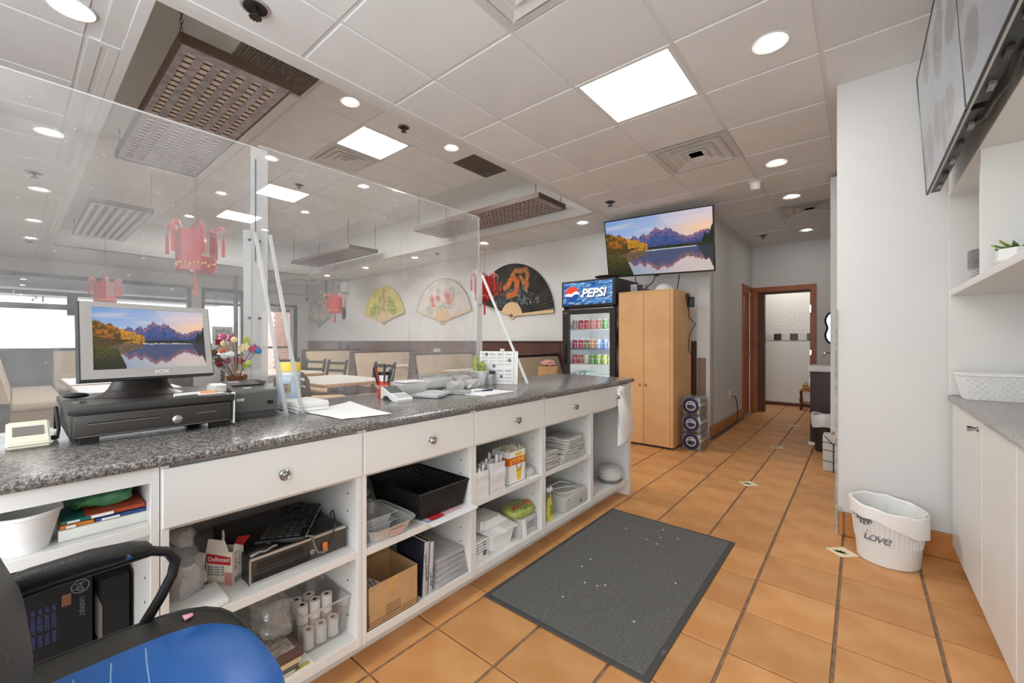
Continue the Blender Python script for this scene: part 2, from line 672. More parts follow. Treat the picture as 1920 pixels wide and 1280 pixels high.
for i in range(0, 6):
    for j in range(-5, 12):
        x0, x1 = GX + i * GS, GX + (i + 1) * GS
        y0, y1 = GY + j * GT, GY + (j + 1) * GT
        if i == 0:
            x0 = -2.42
        if (i, j) in LIGHTS or (i, j) in VENTS:
            continue
        if i > 3 and y0 > 3.35 or (i <= 0 and y0 > 5.4) or x0 > .7:
            continue
        if i == 5:
            x1 = .78
        ctile(ceil, x0, x1, y0, min(y1, 8.1), CZ)
# dropped ceiling strips round the dining tray
near = struct('ceiling_near', B().box(-12.5, -2.50, -1.6, .40, CZ + .006, 2.9).box(-12.5, -2.5, .385, .40, CZ - .003, 3.2), CTB)
far = struct('ceiling_far', B().box(-12.5, -2.50, 4.62, 5.6, CZ + .006, 2.9).box(-12.5, -10.2, .4, 4.62, CZ, 2.9), CTB)
for i in range(16):
    x1 = -2.5 - i * GS
    ctile(near, x1 - GS, x1, -.355, .2475, CZ)
    if i < 14:
        ctile(near, x1 - GS, x1, -.9575, -.355, CZ)
    ctile(far, x1 - GS, x1, 4.68, 5.2825, CZ)
    ctile(far, x1 - GS, x1, 5.2825, 5.54, CZ)
# raised tray
tray = struct('ceiling_tray', B().box(-10.3, -2.45, .35, 4.7, TZ + .006, 3.5).box(-10.3, -10.2, .39, 4.64, CZ, 3.45).box(-10.3, -2.45, 4.6, 4.7, CZ - .002, 3.45)
              .box(-2.52, -2.42, .35, 4.7, CZ - .004, 3.45).box(-10.3, -2.45, .30, .40, CZ, 3.45), CEILM)
struct('ceiling_tray_strip', B().box(-10.3, -2.45, .38, .94, 3.12, 3.42), CEILM)
LP = {(1, 2), (5, 2), (8, 2)}
VP_ = {(2, 2), (1, 0), (0, 4)}
for i in range(13):
    for j in range(6):
        if (i, j) in LP or (i, j) in VP_ or False:
            continue
        x1 = -3.27 - (i - 0) * GS
        y0 = 1.68 + (j - 0) * GT - GT
        if j == 5:
            continue
        if (i, j) == (0, 0):
            continue
        ctile(tray, x1 - GS, x1, y0 + GT if False else y0, y0 + GT, TZ)
struct('trim_3', B().box(-2.455, -2.405, .3, 5.54, CZ - .006, CZ + .004, bev=.002, seg=1), CTB)
struct('trim_4', B().box(-10.3, -2.45, .38, .43, CZ - .005, CZ + .004, bev=.002, seg=1), CTB)

# ---------------------------------------------------------------- window wall
XW = -12.4
FR = mat('window_frame', c(70, 70, 72), 0.4, 0.3)
struct('wall_left', B().box(-12.55, XW, -2.7, 5.6, 2.52, 3.0).box(-12.55, XW, -2.7, 2.80, 0, 1.03).box(-12.55, XW, 2.75, 2.99, 1.0, 2.55)
       .box(-12.55, XW, 3.87, 4.17, 0, 2.55).box(-12.55, XW, 5.22, 5.6, 0, 2.55).box(-12.55, XW, 4.17, 5.22, 2.22, 2.55).box(-12.55, XW, 2.75, 3.87, 0, .8), WALLM)
struct('trim_5', B().box(XW, XW + .02, -2.6, 2.75, 0, 1.02), mat('window_wainscot', c(66, 58, 62), 0.5, var=0.35, vscale=6))
GLS = clear('window_glass', film=0.0, gloss=0.05, rough=0.02)
w1 = struct('window_1', B().box(-12.5, -12.36, -2.6, 2.80, 2.46, 2.53).box(-12.5, -12.38, -2.6, 2.75, 2.11, 2.19).box(-12.5, -12.38, -2.6, 2.75, 1.83, 1.94)
            .box(-12.5, -12.36, -2.6, 2.76, 1.02, 1.06).box(-12.5, -12.38, .71, .86, 1.72, 2.15).box(-12.5, -12.38, 2.68, 2.76, 1.02, 2.53).box(-12.5, -12.38, -1.2, -1.1, 1.02, 2.5), FR)
ob('pane', B().box(-12.46, -12.455, -2.6, 2.7, 1.05, 2.48), GLS, w1)
text('15', .17, mat('window_number', c(120, 122, 126), 0.6), w1, (-12.44, .33, 2.02), (0, 1, 0), (0, 0, 1), ext=.002, wx=-1.3)
w2 = struct('window_2', B().box(-12.5, -12.38, 2.97, 3.87, 2.44, 2.52).box(-12.5, -12.38, 2.97, 3.87, 2.10, 2.16).box(-12.5, -12.38, 2.97, 3.03, .8, 2.5)
            .box(-12.5, -12.38, 3.81, 3.87, .8, 2.5).box(-12.5, -12.38, 2.97, 3.87, .8, .86), FR)
ob('pane', B().box(-12.46, -12.455, 3.0, 3.85, .82, 2.48), GLS, w2)
dr = struct('door_3', B().box(-12.5, -12.36, 4.17, 4.24, 0, 2.22).box(-12.5, -12.36, 5.15, 5.22, 0, 2.22).box(-12.5, -12.36, 4.17, 5.22, 2.14, 2.22), FR)
WFR = mat('white_frame', c(225, 226, 228), 0.4)
ob('door_leaf', B().box(-12.48, -12.42, 4.25, 4.33, .02, 2.13).box(-12.48, -12.42, 5.04, 5.14, .02, 2.13).box(-12.48, -12.42, 4.33, 5.04, 2.0, 2.13).box(-12.48, -12.42, 4.33, 5.04, .02, .25), WFR, dr)
ob('pane', B().box(-12.455, -12.45, 4.33, 5.04, .25, 2.0), GLS, dr)
ob('push_bar', B().box(-12.42, -12.38, 4.33, 5.04, 1.0, 1.05), GREYM, dr)
ob('door_closer', B().box(-12.42, -12.36, 4.75, 5.02, 2.02, 2.10), GREYM, dr)
# outside: pavement, brick return, planting, parked shapes far off
struct('ground_outside', B().box(-40, -12.55, -20, 20, -.2, -.1), mat('pavement', c(186, 184, 180), 0.9))
struct('exterior_soffit', B().box(-15.2, -12.6, -12, 4.0, 2.25, 2.5), mat('soffit', c(158, 160, 164), 0.8))
BRK = mat('brick', c(186, 140, 128), 0.9, var=0.25, vscale=9, rnd=0.12)
bw = struct('exterior_brick_wall', B().box(-14.2, -12.6, 5.30, 5.45, -.1, 3.2).box(-16.2, -16.0, 4.9, 9.0, -.1, 3.4), mat('mortar', c(205, 190, 182), 0.9))
bs = None
for r in range(30):
    for k in range(7):
        p = Vector((-12.72 - k * .22 - (r % 2) * .11, 5.298, -.05 + r * .078))
        if bs is None:
            bs = ob('brick', B().box(-.1, .1, -.012, .0, 0, .066), BRK, None, smooth=0)
            bs.parent = bw
            bs.location = p - ORG[bw.name]
        else:
            piece(bs, bw, p - ORG[bw.name])
LEAF = mat('bush_leaf', c(78, 84, 74), 0.8, var=0.4, vscale=6)
for n, (y, r_, lb) in enumerate(((7.1, .85, 'dark bush outside the middle window, on its own in the planting'), (9.7, .95, 'second dark bush outside, partly behind the acrylic post'))):
    b = B()
    for k in range(420):
        th, ph = R.uniform(0, 2 * PI), math.acos(R.uniform(-.3, 1))
        rr = r_ * R.uniform(.7, 1.05)
        p = Vector((-22 + rr * math.cos(th) * math.sin(ph), y + rr * math.sin(th) * math.sin(ph), .9 + rr * math.cos(ph) * 1.1))
        b.xf(Matrix())
        d = Vector((R.uniform(-1, 1), R.uniform(-1, 1), R.uniform(-.4, 1))).normalized() * .16
        e = d.cross(Vector((R.uniform(-1, 1), 1, .3))).normalized() * .05
        b.poly([p - d, p + e, p + d, p - e])
    t = thing('bush', lb, 'bush', (-22, y, -.1))
    ob('foliage', b, LEAF, t, smooth=0)
    ob('trunk', B().cyl((-22, y, -.1), (-22, y, 1.0), .09, .05).sph((-22, y, 1.0), r_ * .78), LEAF, t)
# ================================================================ CEILING FITTINGS
def light_panel(x0, x1, y0, y1, z, label):
    t = thing('light_panel', label, 'ceiling light', ((x0 + x1) / 2, (y0 + y1) / 2, z), 0, 'square light panels in the ceiling')
    ob('frame', B().box(x0, x1, y0, y0 + .022, z - .002, z + .02).box(x0, x1, y1 - .022, y1, z - .002, z + .02).box(x0, x0 + .022, y0 + .022, y1 - .022, z - .002, z + .02).box(x1 - .022, x1, y0 + .022, y1 - .022, z - .002, z + .02), WHITE, t)
    ob('diffuser', B().box(x0 + .022, x1 - .022, y0 + .022, y1 - .022, z + .002, z + .008), EM_DINING if z > 3 else EM_PANEL, t)


light_panel(GX + 2 * GS + .01, GX + 3 * GS - .01, GY + GT + .01, GY + 2 * GT - .01, CZ, 'glowing square light panel over the passage behind the counter')
light_panel(GX + 2 * GS + .01, GX + 3 * GS - .01, GY - 4 * GT + .01, GY - 3 * GT - .01, CZ, 'added unseen light panel behind the camera end of the counter')  # unseen panel, added to light the kitchen from behind the view
for n, (i, lb) in enumerate(((1, 'glowing square panel in the raised ceiling, nearest the counter'), (5, 'middle glowing square panel of the raised dining ceiling'), (8, 'glowing square panel of the raised dining ceiling farthest from the counter'))):
    x1 = -3.27 - i * GS
    light_panel(x1 - GS + .01, x1 - .01, 1.68 + .01 + .60, 1.68 + 2 * GT - .01, TZ, lb)


def downlight(p, label, grp):
    x, y, z = p
    t = thing('downlight', label, 'downlight', p, 0, grp)
    ob('trim_ring', B().lathe([(.058, 0), (.085, -.006), (.088, -.003), (.088, .004), (.05, .01)], x, y, 24, cap=False).xf(Matrix.Translation((0, 0, z))), WHITE, t)
    ob('lamp', B().lathe([(.0, .006), (.058, .002), (.04, -.003), (0, -.004)], x, y, 18, cap=False).xf(Matrix.Translation((0, 0, z))), EM_SPOT, t)
    return t


d0 = downlight((-.368, 2.593, CZ), 'round downlight between the passage light panel and the menu screens', 'downlights over the passage')
for x, y, lb in ((-.572, 4.377, 'round downlight just before the ceiling detector'), (-.578, 5.5, 'round downlight between detector and hall vent'), (-.589, 7.303, 'round downlight nearest the hall end wall')):
    dup(d0, (x, y, CZ), None, lb)
NEAR = ['nearest', 'second nearest', 'third nearest', 'fourth nearest', 'fifth nearest']
for k, x in enumerate((-2.895, -4.747, -6.613, -8.379, -9.85)):
    dup(d0, (x, .18, CZ), None, 'round downlight along the slot vents, %s to the counter' % NEAR[k], 'downlights beside the slot vents')
for k, x in enumerate((-2.866, -4.706, -6.521, -8.26, -9.985)):
    dup(d0, (x, 4.92, CZ), None, 'round downlight above the wall fans, %s to the drinks fridge' % NEAR[k], 'downlights above the wall fans')
for k, x in enumerate((-3.6, -5.45, -7.3, -9.08)):
    dup(d0, (x, 1.99, TZ), None, 'raised-ceiling downlight on the slot vent side, %s to the counter' % NEAR[k], 'downlights in the raised ceiling')
    dup(d0, (x + .03, 3.2, TZ), None, 'raised-ceiling downlight on the wall fan side, %s to the counter' % NEAR[k], 'downlights in the raised ceiling')


VENTW = mat('vent_white', c(214, 213, 210), 0.5)
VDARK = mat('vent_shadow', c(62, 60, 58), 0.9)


def vent(cx, cy, z, s, label, a=0):
    t = thing('ceiling_vent', label, 'air vent', (cx, cy, z), 0, 'square ceiling air diffusers')
    h = s / 2
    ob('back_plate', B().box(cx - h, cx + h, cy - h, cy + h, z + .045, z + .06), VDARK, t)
    b = B()
    for q in (h, h * .985):
        pass
    f = h * .86

    def ring(b, r0, z0, r1, z1):
        q0 = [(cx - r0, cy - r0, z0), (cx + r0, cy - r0, z0), (cx + r0, cy + r0, z0), (cx - r0, cy + r0, z0)]
        q1 = [(cx - r1, cy - r1, z1), (cx + r1, cy - r1, z1), (cx + r1, cy + r1, z1), (cx - r1, cy + r1, z1)]
        b.loft([q0, q1], cap=False)
    b = B()
    ring(b, h * .99, z - .001, f, z - .001)
    ring(b, f, z - .001, f * .98, z + .045)
    ob('flange', b, VENTW, t, smooth=0)
    for k, r in enumerate((.80, .56, .32)):
        b = B()
        ring(b, h * r, z - .010, h * (r - .16), z + .012)
        ring(b, h * r, z - .010, h * r * .985, z - .006)
        if k == 2:
            q = h * .17
            b.box(cx - q, cx + q, cy - q, cy + q, z + .006, z + .012)
        ob('cone_ring', b, VENTW, t, smooth=0)


vent(GX + 2.5 * GS, GY + 3.5 * GT, CZ, GS, 'white square ceiling vent with a sooty edge, in front of the television')
vent(GX + 2.5 * GS, GY - .5 * GT, CZ, GS, 'white square ceiling vent cut by the top of the picture')
vent(GX + 3.5 * GS, GY + 7.5 * GT, CZ, GS, 'white square ceiling vent in the hall before the restroom door')
vent(-3.27 - 2.5 * GS, 1.68 + 1.5 * GT, TZ, GS, 'white square ceiling vent beside the nearest raised panel light')
vent(-11.3, 4.95, CZ, .5, 'grey square vent in the low ceiling by the entrance door')

GRI = mat('return_grille', c(112, 100, 90), 0.6, var=0.25, vscale=6)


def grille(x0, x1, y0, y1, z, label):
    t = thing('return_grille', label, 'return air grille', ((x0 + x1) / 2, (y0 + y1) / 2, z), 0, 'brown return air grilles')
    ob('backing', B().box(x0, x1, y0, y1, z + .012, z + .02), VDARK, t)
    n = 26
    for k in range(n):
        y = y0 + (k + .5) * (y1 - y0) / n
        o = ob('slat', B().box(x0, x1, y - .007, y + .007, z - .002, z + .006), GRI, t, smooth=0)


grille(-3.87, -3.26, 1.07, 1.66, TZ, 'dusty brown slatted return grille above the near hanging louvre')
grille(-3.87, -3.26, 3.49, 4.09, TZ, 'plain brown return grille in the raised ceiling before the far hanging louvre')
one('access_panel', B().box(-4.5, -3.9, 1.07, 1.66, TZ - .004, TZ + .01, bev=.002, seg=1), CT, 'plain white ceiling panel beside the brown slatted return grille', 'ceiling panel')


def slot(x0, x1, label):
    t = thing('slot_vent', label, 'slot vent', ((x0 + x1) / 2, .33, CZ), 0, 'linear slot vents in the low ceiling strip')
    ob('housing', B().box(x0, x1, .255, .305, CZ - .005, CZ + .01).box(x0, x1, .335, .377, CZ - .005, CZ + .01).box(x1 - .04, x1, .305, .335, CZ - .005, CZ + .01).box(x0, x0 + .04, .305, .335, CZ - .005, CZ + .01), CTB, t, smooth=0)
    ob('slot', B().box(x0 + .04, x1 - .04, .305, .335, CZ + .001, CZ + .004), mat('slot_dark', c(120, 112, 106), 0.9), t)


slot(-5.6, -3.1, 'long white slot vent in the low strip, nearer the counter')
slot(-9.4, -6.9, 'long white slot vent in the low strip, nearer the windows')

# sprinklers
SPR = mat('sprinkler_metal', c(92, 88, 84), 0.3, 0.9)
t = thing('sprinkler', 'recessed sprinkler with dark cup above the counter', 'sprinkler', (-2.217, .743, CZ), 0, 'ceiling sprinklers')
x, y = -2.217, .743
ob('cup', B().lathe([(.052, -.005), (.060, -.006), (.066, -.001), (.066, .002)], x, y, 20, cap=False).xf(Matrix.Translation((0, 0, CZ))), mat('cup_chrome', c(200, 200, 200), .3, .6), t)
ob('recess', B().lathe([(.0, -.001), (.05, -.002), (.056, -.004)], x, y, 20, cap=False).xf(Matrix.Translation((0, 0, CZ))), BLK, t)
b = B().cyl((x, y, CZ), (x, y, CZ - .03), .012).lathe([(.0, -.052), (.026, -.05), (.026, -.047), (0, -.046)], x, y, 12, cap=False, M=Matrix.Translation((0, 0, CZ)))
for s in (-1, 1):
    b.tube([(x + s * .012, y, CZ - .026), (x + s * .022, y, CZ - .036), (x + s * .006, y, CZ - .047)], .003, 6)
for k in range(10):
    a = k * .628
    b.box(x + .024 * math.cos(a) - .003, x + .024 * math.cos(a) + .003, y + .024 * math.sin(a) - .003, y + .024 * math.sin(a) + .003, CZ - .052, CZ - .047)
ob('head', b, SPR, t)
for p, lb in (((-3.602, 2.578, TZ), 'sprinkler hanging just past the nearest raised panel light'), ((-2.194, 4.381, CZ), 'dark sprinkler on the ceiling in front of the television'), ((-1.119, 7.255, CZ), 'dark sprinkler on the hall ceiling by the left door'),
              ((-5.988, .133, CZ), 'sprinkler in the low strip among the slot vents, nearer the counter'), ((-10.18, .17, CZ), 'sprinkler in the low strip by the windows'), ((-5.908, 4.956, CZ), 'sprinkler in the low strip above the flower fan'), ((-6.06, 2.585, TZ), 'sprinkler in front of the middle raised panel light'), ((-10.9, 5.0, CZ), 'sprinkler in the low strip near the corner arrows')):
    dup(t, p, None, lb)
t = thing('smoke_detector', 'white dome detector on the ceiling before the hall', 'detector', (-.802, 4.753, CZ))
ob('base', B().lathe([(.062, 0), (.066, -.012), (.05, -.02)], -.802, 4.753, 20, M=Matrix.Translation((0, 0, CZ))), WHITE, t)
ob('dome', B().lathe([(.048, -.018), (.046, -.06), (.034, -.085), (0, -.095)], -.802, 4.753, 20, M=Matrix.Translation((0, 0, CZ))), WHITE, t)

# hanging louvre fixtures
BRN = mat('brown_frame', c(92, 72, 60), 0.45, 0.2)
STR = mat('louvre_strip', c(176, 168, 166), 0.4, 0.25, var=0.35, vscale=14)
SLT = mat('louvre_slot', c(222, 204, 186), 0.7)
BLD = mat('louvre_blade', c(70, 58, 52), 0.5, 0.2)
CHN = mat('chain_metal', c(96, 90, 84), 0.35, 0.9)


def louvre(x0, x1, y0, y1, z, label, detail):
    cx, cy = (x0 + x1) / 2, (y0 + y1) / 2
    t = thing('hanging_louvre', label, 'hanging fixture', (cx, cy, z), 0, 'brown louvred fixtures hung on chains')
    h = .062
    for a in ((x0, x1, y0, y0 + .014), (x0, x1, y1 - .014, y1), (x0, x0 + .014, y0 + .014, y1 - .014), (x1 - .014, x1, y0 + .014, y1 - .014)):
        ob('side', B().box(*a, z, z + h, bev=.002, seg=1), BRN, t, smooth=0)
    ob('top_plate', B().box(x0 + .014, x1 - .014, y0 + .014, y1 - .014, z + .011, z + .05), SLT, t)
    ob('end_plate', B().box(x0 + .014, x0 + .10, y0 + .014, y1 - .014, z + .004, z + .008), STR, t)
    ob('end_plate', B().box(x1 - .09, x1 - .014, y0 + .014, y1 - .014, z + .004, z + .008), STR, t)
    iw = y1 - y0 - .028
    pitch = iw / 6.6
    lows = []
    for k in range(7):
        ya = y0 + .014 + (0 if k == 0 else (k - .16) * pitch + .1 * pitch)
        yb = y0 + .014 + (.44 * pitch if k == 0 else (k + .34) * pitch + .1 * pitch)
        if k == 6:
            yb = y1 - .014
        o = ob('strip', B().box(x0 + .014, x1 - .014, ya, yb, z + .003, z + .007), STR, t, smooth=0)
        if k:
            lows.append((lastb, ya))
        lastb = yb
    n = 30 if detail else 32
    src = None
    bj = B()
    for (a, b_) in lows:
        for i in range(n):
            x = x0 + .11 + (i + .5) * (x1 - x0 - .21) / n
            if detail:
                if src is None:
                    src = ob('blade', B().box(-.0045, .0045, -(b_ - a) / 2, (b_ - a) / 2, 0, .007), BLD, None, smooth=0)
                    src.parent = t
                    src.location = Vector((x, (a + b_) / 2, z + .004)) - ORG[t.name]
                else:
                    piece(src, t, Vector((x, (a + b_) / 2, z + .004)) - ORG[t.name])
            else:
                bj.box(x - .003, x + .003, a, b_, z + .004, z + .011)
    if not detail:
        ob('blades', bj, BLD, t, smooth=0, kind='stuff')
    else:
        bj.b.free()
    for px in (x0 + .10, x1 - .06):
        for py in (y0 + .02, y1 - .02):
            zt = 3.12 if py < .94 else TZ
            b = B()
            k = 0
            zz = z + h
            while zz < zt:
                M = Matrix.Translation((px, py, zz + .015)) @ Matrix.Rotation(PI / 2 * (k % 2), 4, 'Z')
                pts = [M @ Vector((.007 * math.cos(q), 0, .016 * math.sin(q))) for q in [i * PI / 4 for i in range(8)]]
                b.tube(pts, .0022, 5, closed=True)
                zz += .026
                k += 1
            b.tube([(px, py, zt), (px, py, zt - .03), (px + .012, py, zt - .04)], .004, 6)
            ob('chain', b, CHN, t, smooth=0)


louvre(-5.25, -2.93, .60, 1.21, 2.88, 'brown louvred fixture hanging over the counter, half seen through the screen', True)
louvre(-9.55, -7.15, .60, 1.20, 2.88, 'louvred fixture hanging nearer the windows above the far red lantern', False)
louvre(-5.25, -2.88, 3.94, 4.52, 2.88, 'brown louvred fixture hanging before the black dragon fan', False)
louvre(-9.5, -7.06, 3.88, 4.47, 2.88, 'louvred fixture hanging above the small lantern by the arrows', False)

light_panel(-1.25, -.65, 8.35, 8.95, CZ, 'added unseen ceiling light panel inside the restroom beyond the doorway')  # unseen panel, added to brighten the restroom tiles
# ================================================================ SERVICE COUNTER
def granite():
    m = bpy.data.materials.new('speckled_worktop')
    m.use_nodes = True
    nt = m.node_tree
    N, L = nt.nodes, nt.links
    p = N['Principled BSDF']
    p.inputs['Roughness'].default_value = 0.2
    p.inputs['Specular IOR Level'].default_value = 0.4
    tc = N.new('ShaderNodeTexCoord')
    n1 = N.new('ShaderNodeTexNoise')
    n1.inputs['Scale'].default_value = 380
    n1.inputs['Detail'].default_value = 3
    n2 = N.new('ShaderNodeTexNoise')
    n2.inputs['Scale'].default_value = 120
    n2.inputs['Detail'].default_value = 5
    for n in (n1, n2):
        L.new(tc.outputs['Object'], n.inputs['Vector'])
    ad = N.new('ShaderNodeMath')
    L.new(n1.outputs['Fac'], ad.inputs[0])
    L.new(n2.outputs['Fac'], ad.inputs[1])
    rp = N.new('ShaderNodeValToRGB')
    cr = rp.color_ramp
    cr.elements[0].position = .40
    cr.elements[0].color = c(58, 57, 56)
    cr.elements[1].position = .64
    cr.elements[1].color = c(176, 173, 169)
    for q, cc in ((.47, c(98, 95, 92)), (.53, c(126, 122, 118))):
        e = cr.elements.new(q)
        e.color = cc
    mu = N.new('ShaderNodeMath')
    mu.operation = 'MULTIPLY'
    mu.inputs[1].default_value = .5
    L.new(ad.outputs[0], mu.inputs[0])
    L.new(mu.outputs[0], rp.inputs[0])
    L.new(rp.outputs[0], p.inputs['Base Color'])
    return m


GRAN = granite()
XF = -1.385
wt = B()
prof = [(-2.12, .877), (-1.385, .877), (-1.370, .880), (-1.363, .889), (-1.364, .898), (-1.371, .905), (-1.385, .907), (-2.10, .907), (-2.117, .902)]
wt.loft([[(x, -.8, z) for x, z in prof], [(x, 3.14, z) for x, z in prof]])
one('worktop', wt, GRAN, 'long speckled grey-brown worktop running the length of the counter', 'countertop')
HOLE = mat('shelf_pin_hole', c(60, 56, 52), 0.8)
KNOB = mat('brushed_knob', c(168, 166, 162), 0.22, 1.0)
WIN = mat('cabinet_inside', c(214, 212, 207), 0.45)


def unit(y0, y1, label, shelf=(.418, .442), drawer=True, rail=False, endp=False):
    t = thing('counter_cabinet', label, 'cabinet', (XF - .3, (y0 + y1) / 2, 0), 0, 'white cabinet units under the worktop')
    xb = -1.985
    s = .019
    ob('side_panel', B().box(xb, XF, y0 + .001, y0 + s, .095, .876, bev=.001, seg=1), W, t, smooth=0)
    ob('side_panel', B().box(xb, XF, y1 - s - (.03 if endp else 0), y1 - .001, 0 if endp else .095, .876, bev=.001, seg=1), W, t, smooth=0)
    ye = y1 - s - (.03 if endp else 0)
    ob('back_panel', B().box(xb, xb + .008, y0, y1, .095, .876), WIN, t, smooth=0)
    ob('bottom_board', B().box(xb, XF - .001, y0 + s, ye, .096, .130, bev=.001, seg=1), W, t, smooth=0)
    if shelf:
        ob('shelf', B().box(xb, XF - .002, y0 + s, ye, shelf[0], shelf[1], bev=.001, seg=1), W, t, smooth=0)
    ob('plinth', B().box(-1.50, -1.485, y0, y1 - (.05 if endp else 0), 0.0, .096), W, t, smooth=0)
    if rail:
        ob('rail', B().box(-1.41, XF, y0 + s, ye, .838, .876), W, t, smooth=0)
    else:
        ob('rail', B().box(-1.42, -1.402, y0 + s, ye, .70, .876), WIN, t, smooth=0)
    if drawer:
        d = ob('drawer', B().box(-1.402, -1.377, y0 + .004, y1 - .003 - (.055 if endp else 0), .714, .869, bev=.0015, seg=1), W, t, smooth=0)
        yk = {0: .536, 1: 1.118, 2: 1.684, 3: 2.26, 4: 2.85}[drawer - 1]
        ob('knob', B().lathe([(.011, 0), (.008, .006), (.007, .012), (.0155, .018), (.0165, .023), (.013, .0265), (.011, .025), (.007, .025), (.004, .028), (0, .0285)], 0, 0, 20, M=frame_mat((-1.377, yk, .788), (0, 1, 0), (0, 0, 1))), KNOB, d)
    b = B()
    for k in range(9):
        z = .19 + k * .064
        if shelf and abs(z - shelf[0]) < .03:
            continue
        b.cyl((-1.45, ye - .0012, z), (-1.45, ye + .001, z), .0035, n=8)
    ob('pin_holes', b, HOLE, t, kind='stuff')
    return t


unit(-.74, .2435, 'open white cabinet unit at the chair end with a foam cup on its shelf', (.705, .731), 0, rail=True)
unit(.2435, .811, 'white cabinet unit holding the desktop computer under a wide drawer', (.418, .445), 1)
unit(.811, 1.378, 'white cabinet unit holding the black woven basket and open carton', (.412, .440), 2)
unit(1.378, 1.943, 'white cabinet unit holding the straw bags and foam boxes', (.418, .442), 3)
unit(1.943, 2.499, 'white cabinet unit holding folded towels over a grey box', (.418, .442), 4)
unit(2.499, 3.121, 'white end cabinet unit with the stacked domed containers', None, 5, endp=True)
one('dining_cladding', B().box(-2.03, -1.99, -.78, 3.12, 0, .876), mat('counter_back_panel', c(150, 120, 100), 0.5), 'plain back panel of the counter on the dining side', 'cladding')


def crbox(p, sx, sy, sz, amp, sc, seed, n=10, r=.0):
    """rounded crumpled blob filling a box"""
    b = B().sph((0, 0, 0), 1, n=44, m=26)
    for v in b.b.verts:
        q = v.co.copy()
        for i in range(3):
            q[i] = math.copysign(abs(q[i]) ** .62, q[i])
        q = Vector((q.x * sx / 2, q.y * sy / 2, q.z * sz / 2))
        q += noise.noise_vector(q * sc + Vector((seed, seed, 0))) * amp + noise.noise_vector(q * sc * 2.7 + Vector((seed, 3, 0))) * amp * .45
        if q.z < -sz / 2:
            q.z = -sz / 2
        v.co = q + Vector((p[0], p[1], p[2] + sz / 2))
    return b


# --- first unit: shelf
FOAM = mat('foam', c(233, 232, 230), 0.7, bump=.05, bscale=300)
t = thing('foam_cup', 'large white foam cup on the shelf under the card terminal', 'cup', (-1.44, .018, .731))
ob('cup_wall', B().lathe([(.036, 0), (.055, .078), (.059, .080), (.060, .087), (.057, .088), (.053, .080), (.034, .004), (0, .004)], -1.44, .018, 32, M=Matrix.Translation((0, 0, .731)), cap=False).lathe([(.0, 0), (.036, 0)], -1.44, .018, 32, M=Matrix.Translation((0, 0, .731)), cap=False), FOAM, t)
GAR = 'packs stacked on the shelf under the cash drawer'
cols = [('white_pack', (228, 230, 222), .731, .757, 'bottom white carton under coloured packs beside the foam cup', (.068, .228)),
        ('blue_pack', (46, 78, 138), .757, .766, 'flat blue and white pack lying on the bottom white carton', (.13, .225)),
        ('orange_pack', (214, 128, 44), .757, .767, 'flat pack with an orange edge lying on the bottom carton', (.07, .128)),
        ('teal_pack', (32, 110, 104), .768, .777, 'flat teal pack near the top of the shelf stack', (.072, .14)),
        ('red_pack', (176, 70, 44), .768, .779, 'red and orange printed pack under the green bag', (.112, .222))]
for nm, cc, z0, z1, lb, (ya, yb) in cols:
    t = thing('flat_pack', lb, 'pack', (-1.55, (ya + yb) / 2, z0), 0)
    ob('wrapper', crumple(B().box(-1.66, -1.43 + (.004 if z0 < .74 else R.uniform(-.004, .002)), ya, yb, z0 + .0005, z1 - .0005, bev=.002), .0016, 30, z0), mat(nm + '_paper', c(*cc), 0.35), t)
    ob('printed_edge', B().box(-1.4298, -1.4283, ya + .01, ya + (yb - ya) * .45, z0 + .002, z1 - .002), PAPER if nm != 'white_pack' else mat('green_print', c(150, 190, 120), .5), t)
one('green_bag', crbox((-1.56, .15, .779), .17, .13, .04, .012, 28, 3.0), mat('green_film', c(58, 140, 96), 0.25, col2=c(110, 170, 120), vscale=30), 'crumpled green plastic bag lying on top of the shelf stack', 'bag')
one('navy_pack', B().box(-1.75, -1.66, .17, .222, .7315, .80, bev=.004), mat('navy', c(34, 44, 92), .4), 'navy pack standing behind the shelf stack', 'pack')
DKB = mat('dark_carton', c(13, 13, 15), 0.6, spec=.3)
t = thing('printer_box', 'dark printer carton with grey and blue print behind the chair arm', 'carton', (-1.75, -.06, .13))
ob('carton_body', B().box(-1.95, -1.60, -.30, .139, .1305, .60, bev=.002), DKB, t)
GLOW = mat('grey_print', c(92, 92, 98), .6)
BLUP = mat('blue_print', c(48, 58, 110), .6)
b = B().lathe([(.0155, 0), (.0175, 0.0008), (.018, 0)], 0, 0, 24, M=frame_mat((-1.5995, .116, .545), (0, 1, 0), (0, 0, 1)), cap=False)
ob('logo_ring', b, GLOW, t)
text('hp', .026, GLOW, t, (-1.5995, .116, .545), (0, .3, -1), (0, 1, .3), shear=.25)
text('LASERJET', .0125, GLOW, t, (-1.5995, .119, .49), (0, 0, -1), (0, 1, 0))
for k in range(5):
    text('HP LASERJET  PRINT', .011, BLUP, t, (-1.5995, .02 + k * .012, .47), (0, 0, -1), (0, 1, 0))
ob('orange_patch', B().box(-1.6, -1.599, .082, .099, .505, .535), mat('dull_orange', c(104, 60, 44), .6), t)
t = thing('toner_box', 'black chamfered carton with a pale label beside the printer carton', 'carton', (-1.7, .178, .13))
ob('carton_body', B().prism([(-1.93, .145), (-1.62, .145), (-1.60, .16), (-1.60, .213), (-1.93, .213)], .41, Matrix.Translation((0, 0, .1305))), DKB, t)
ob('label', B().poly([(-1.6195, .1449, .40), (-1.601, .158, .36), (-1.601, .158, .47), (-1.6195, .1449, .51)]), mat('pale_label', c(96, 92, 88), .7), t)

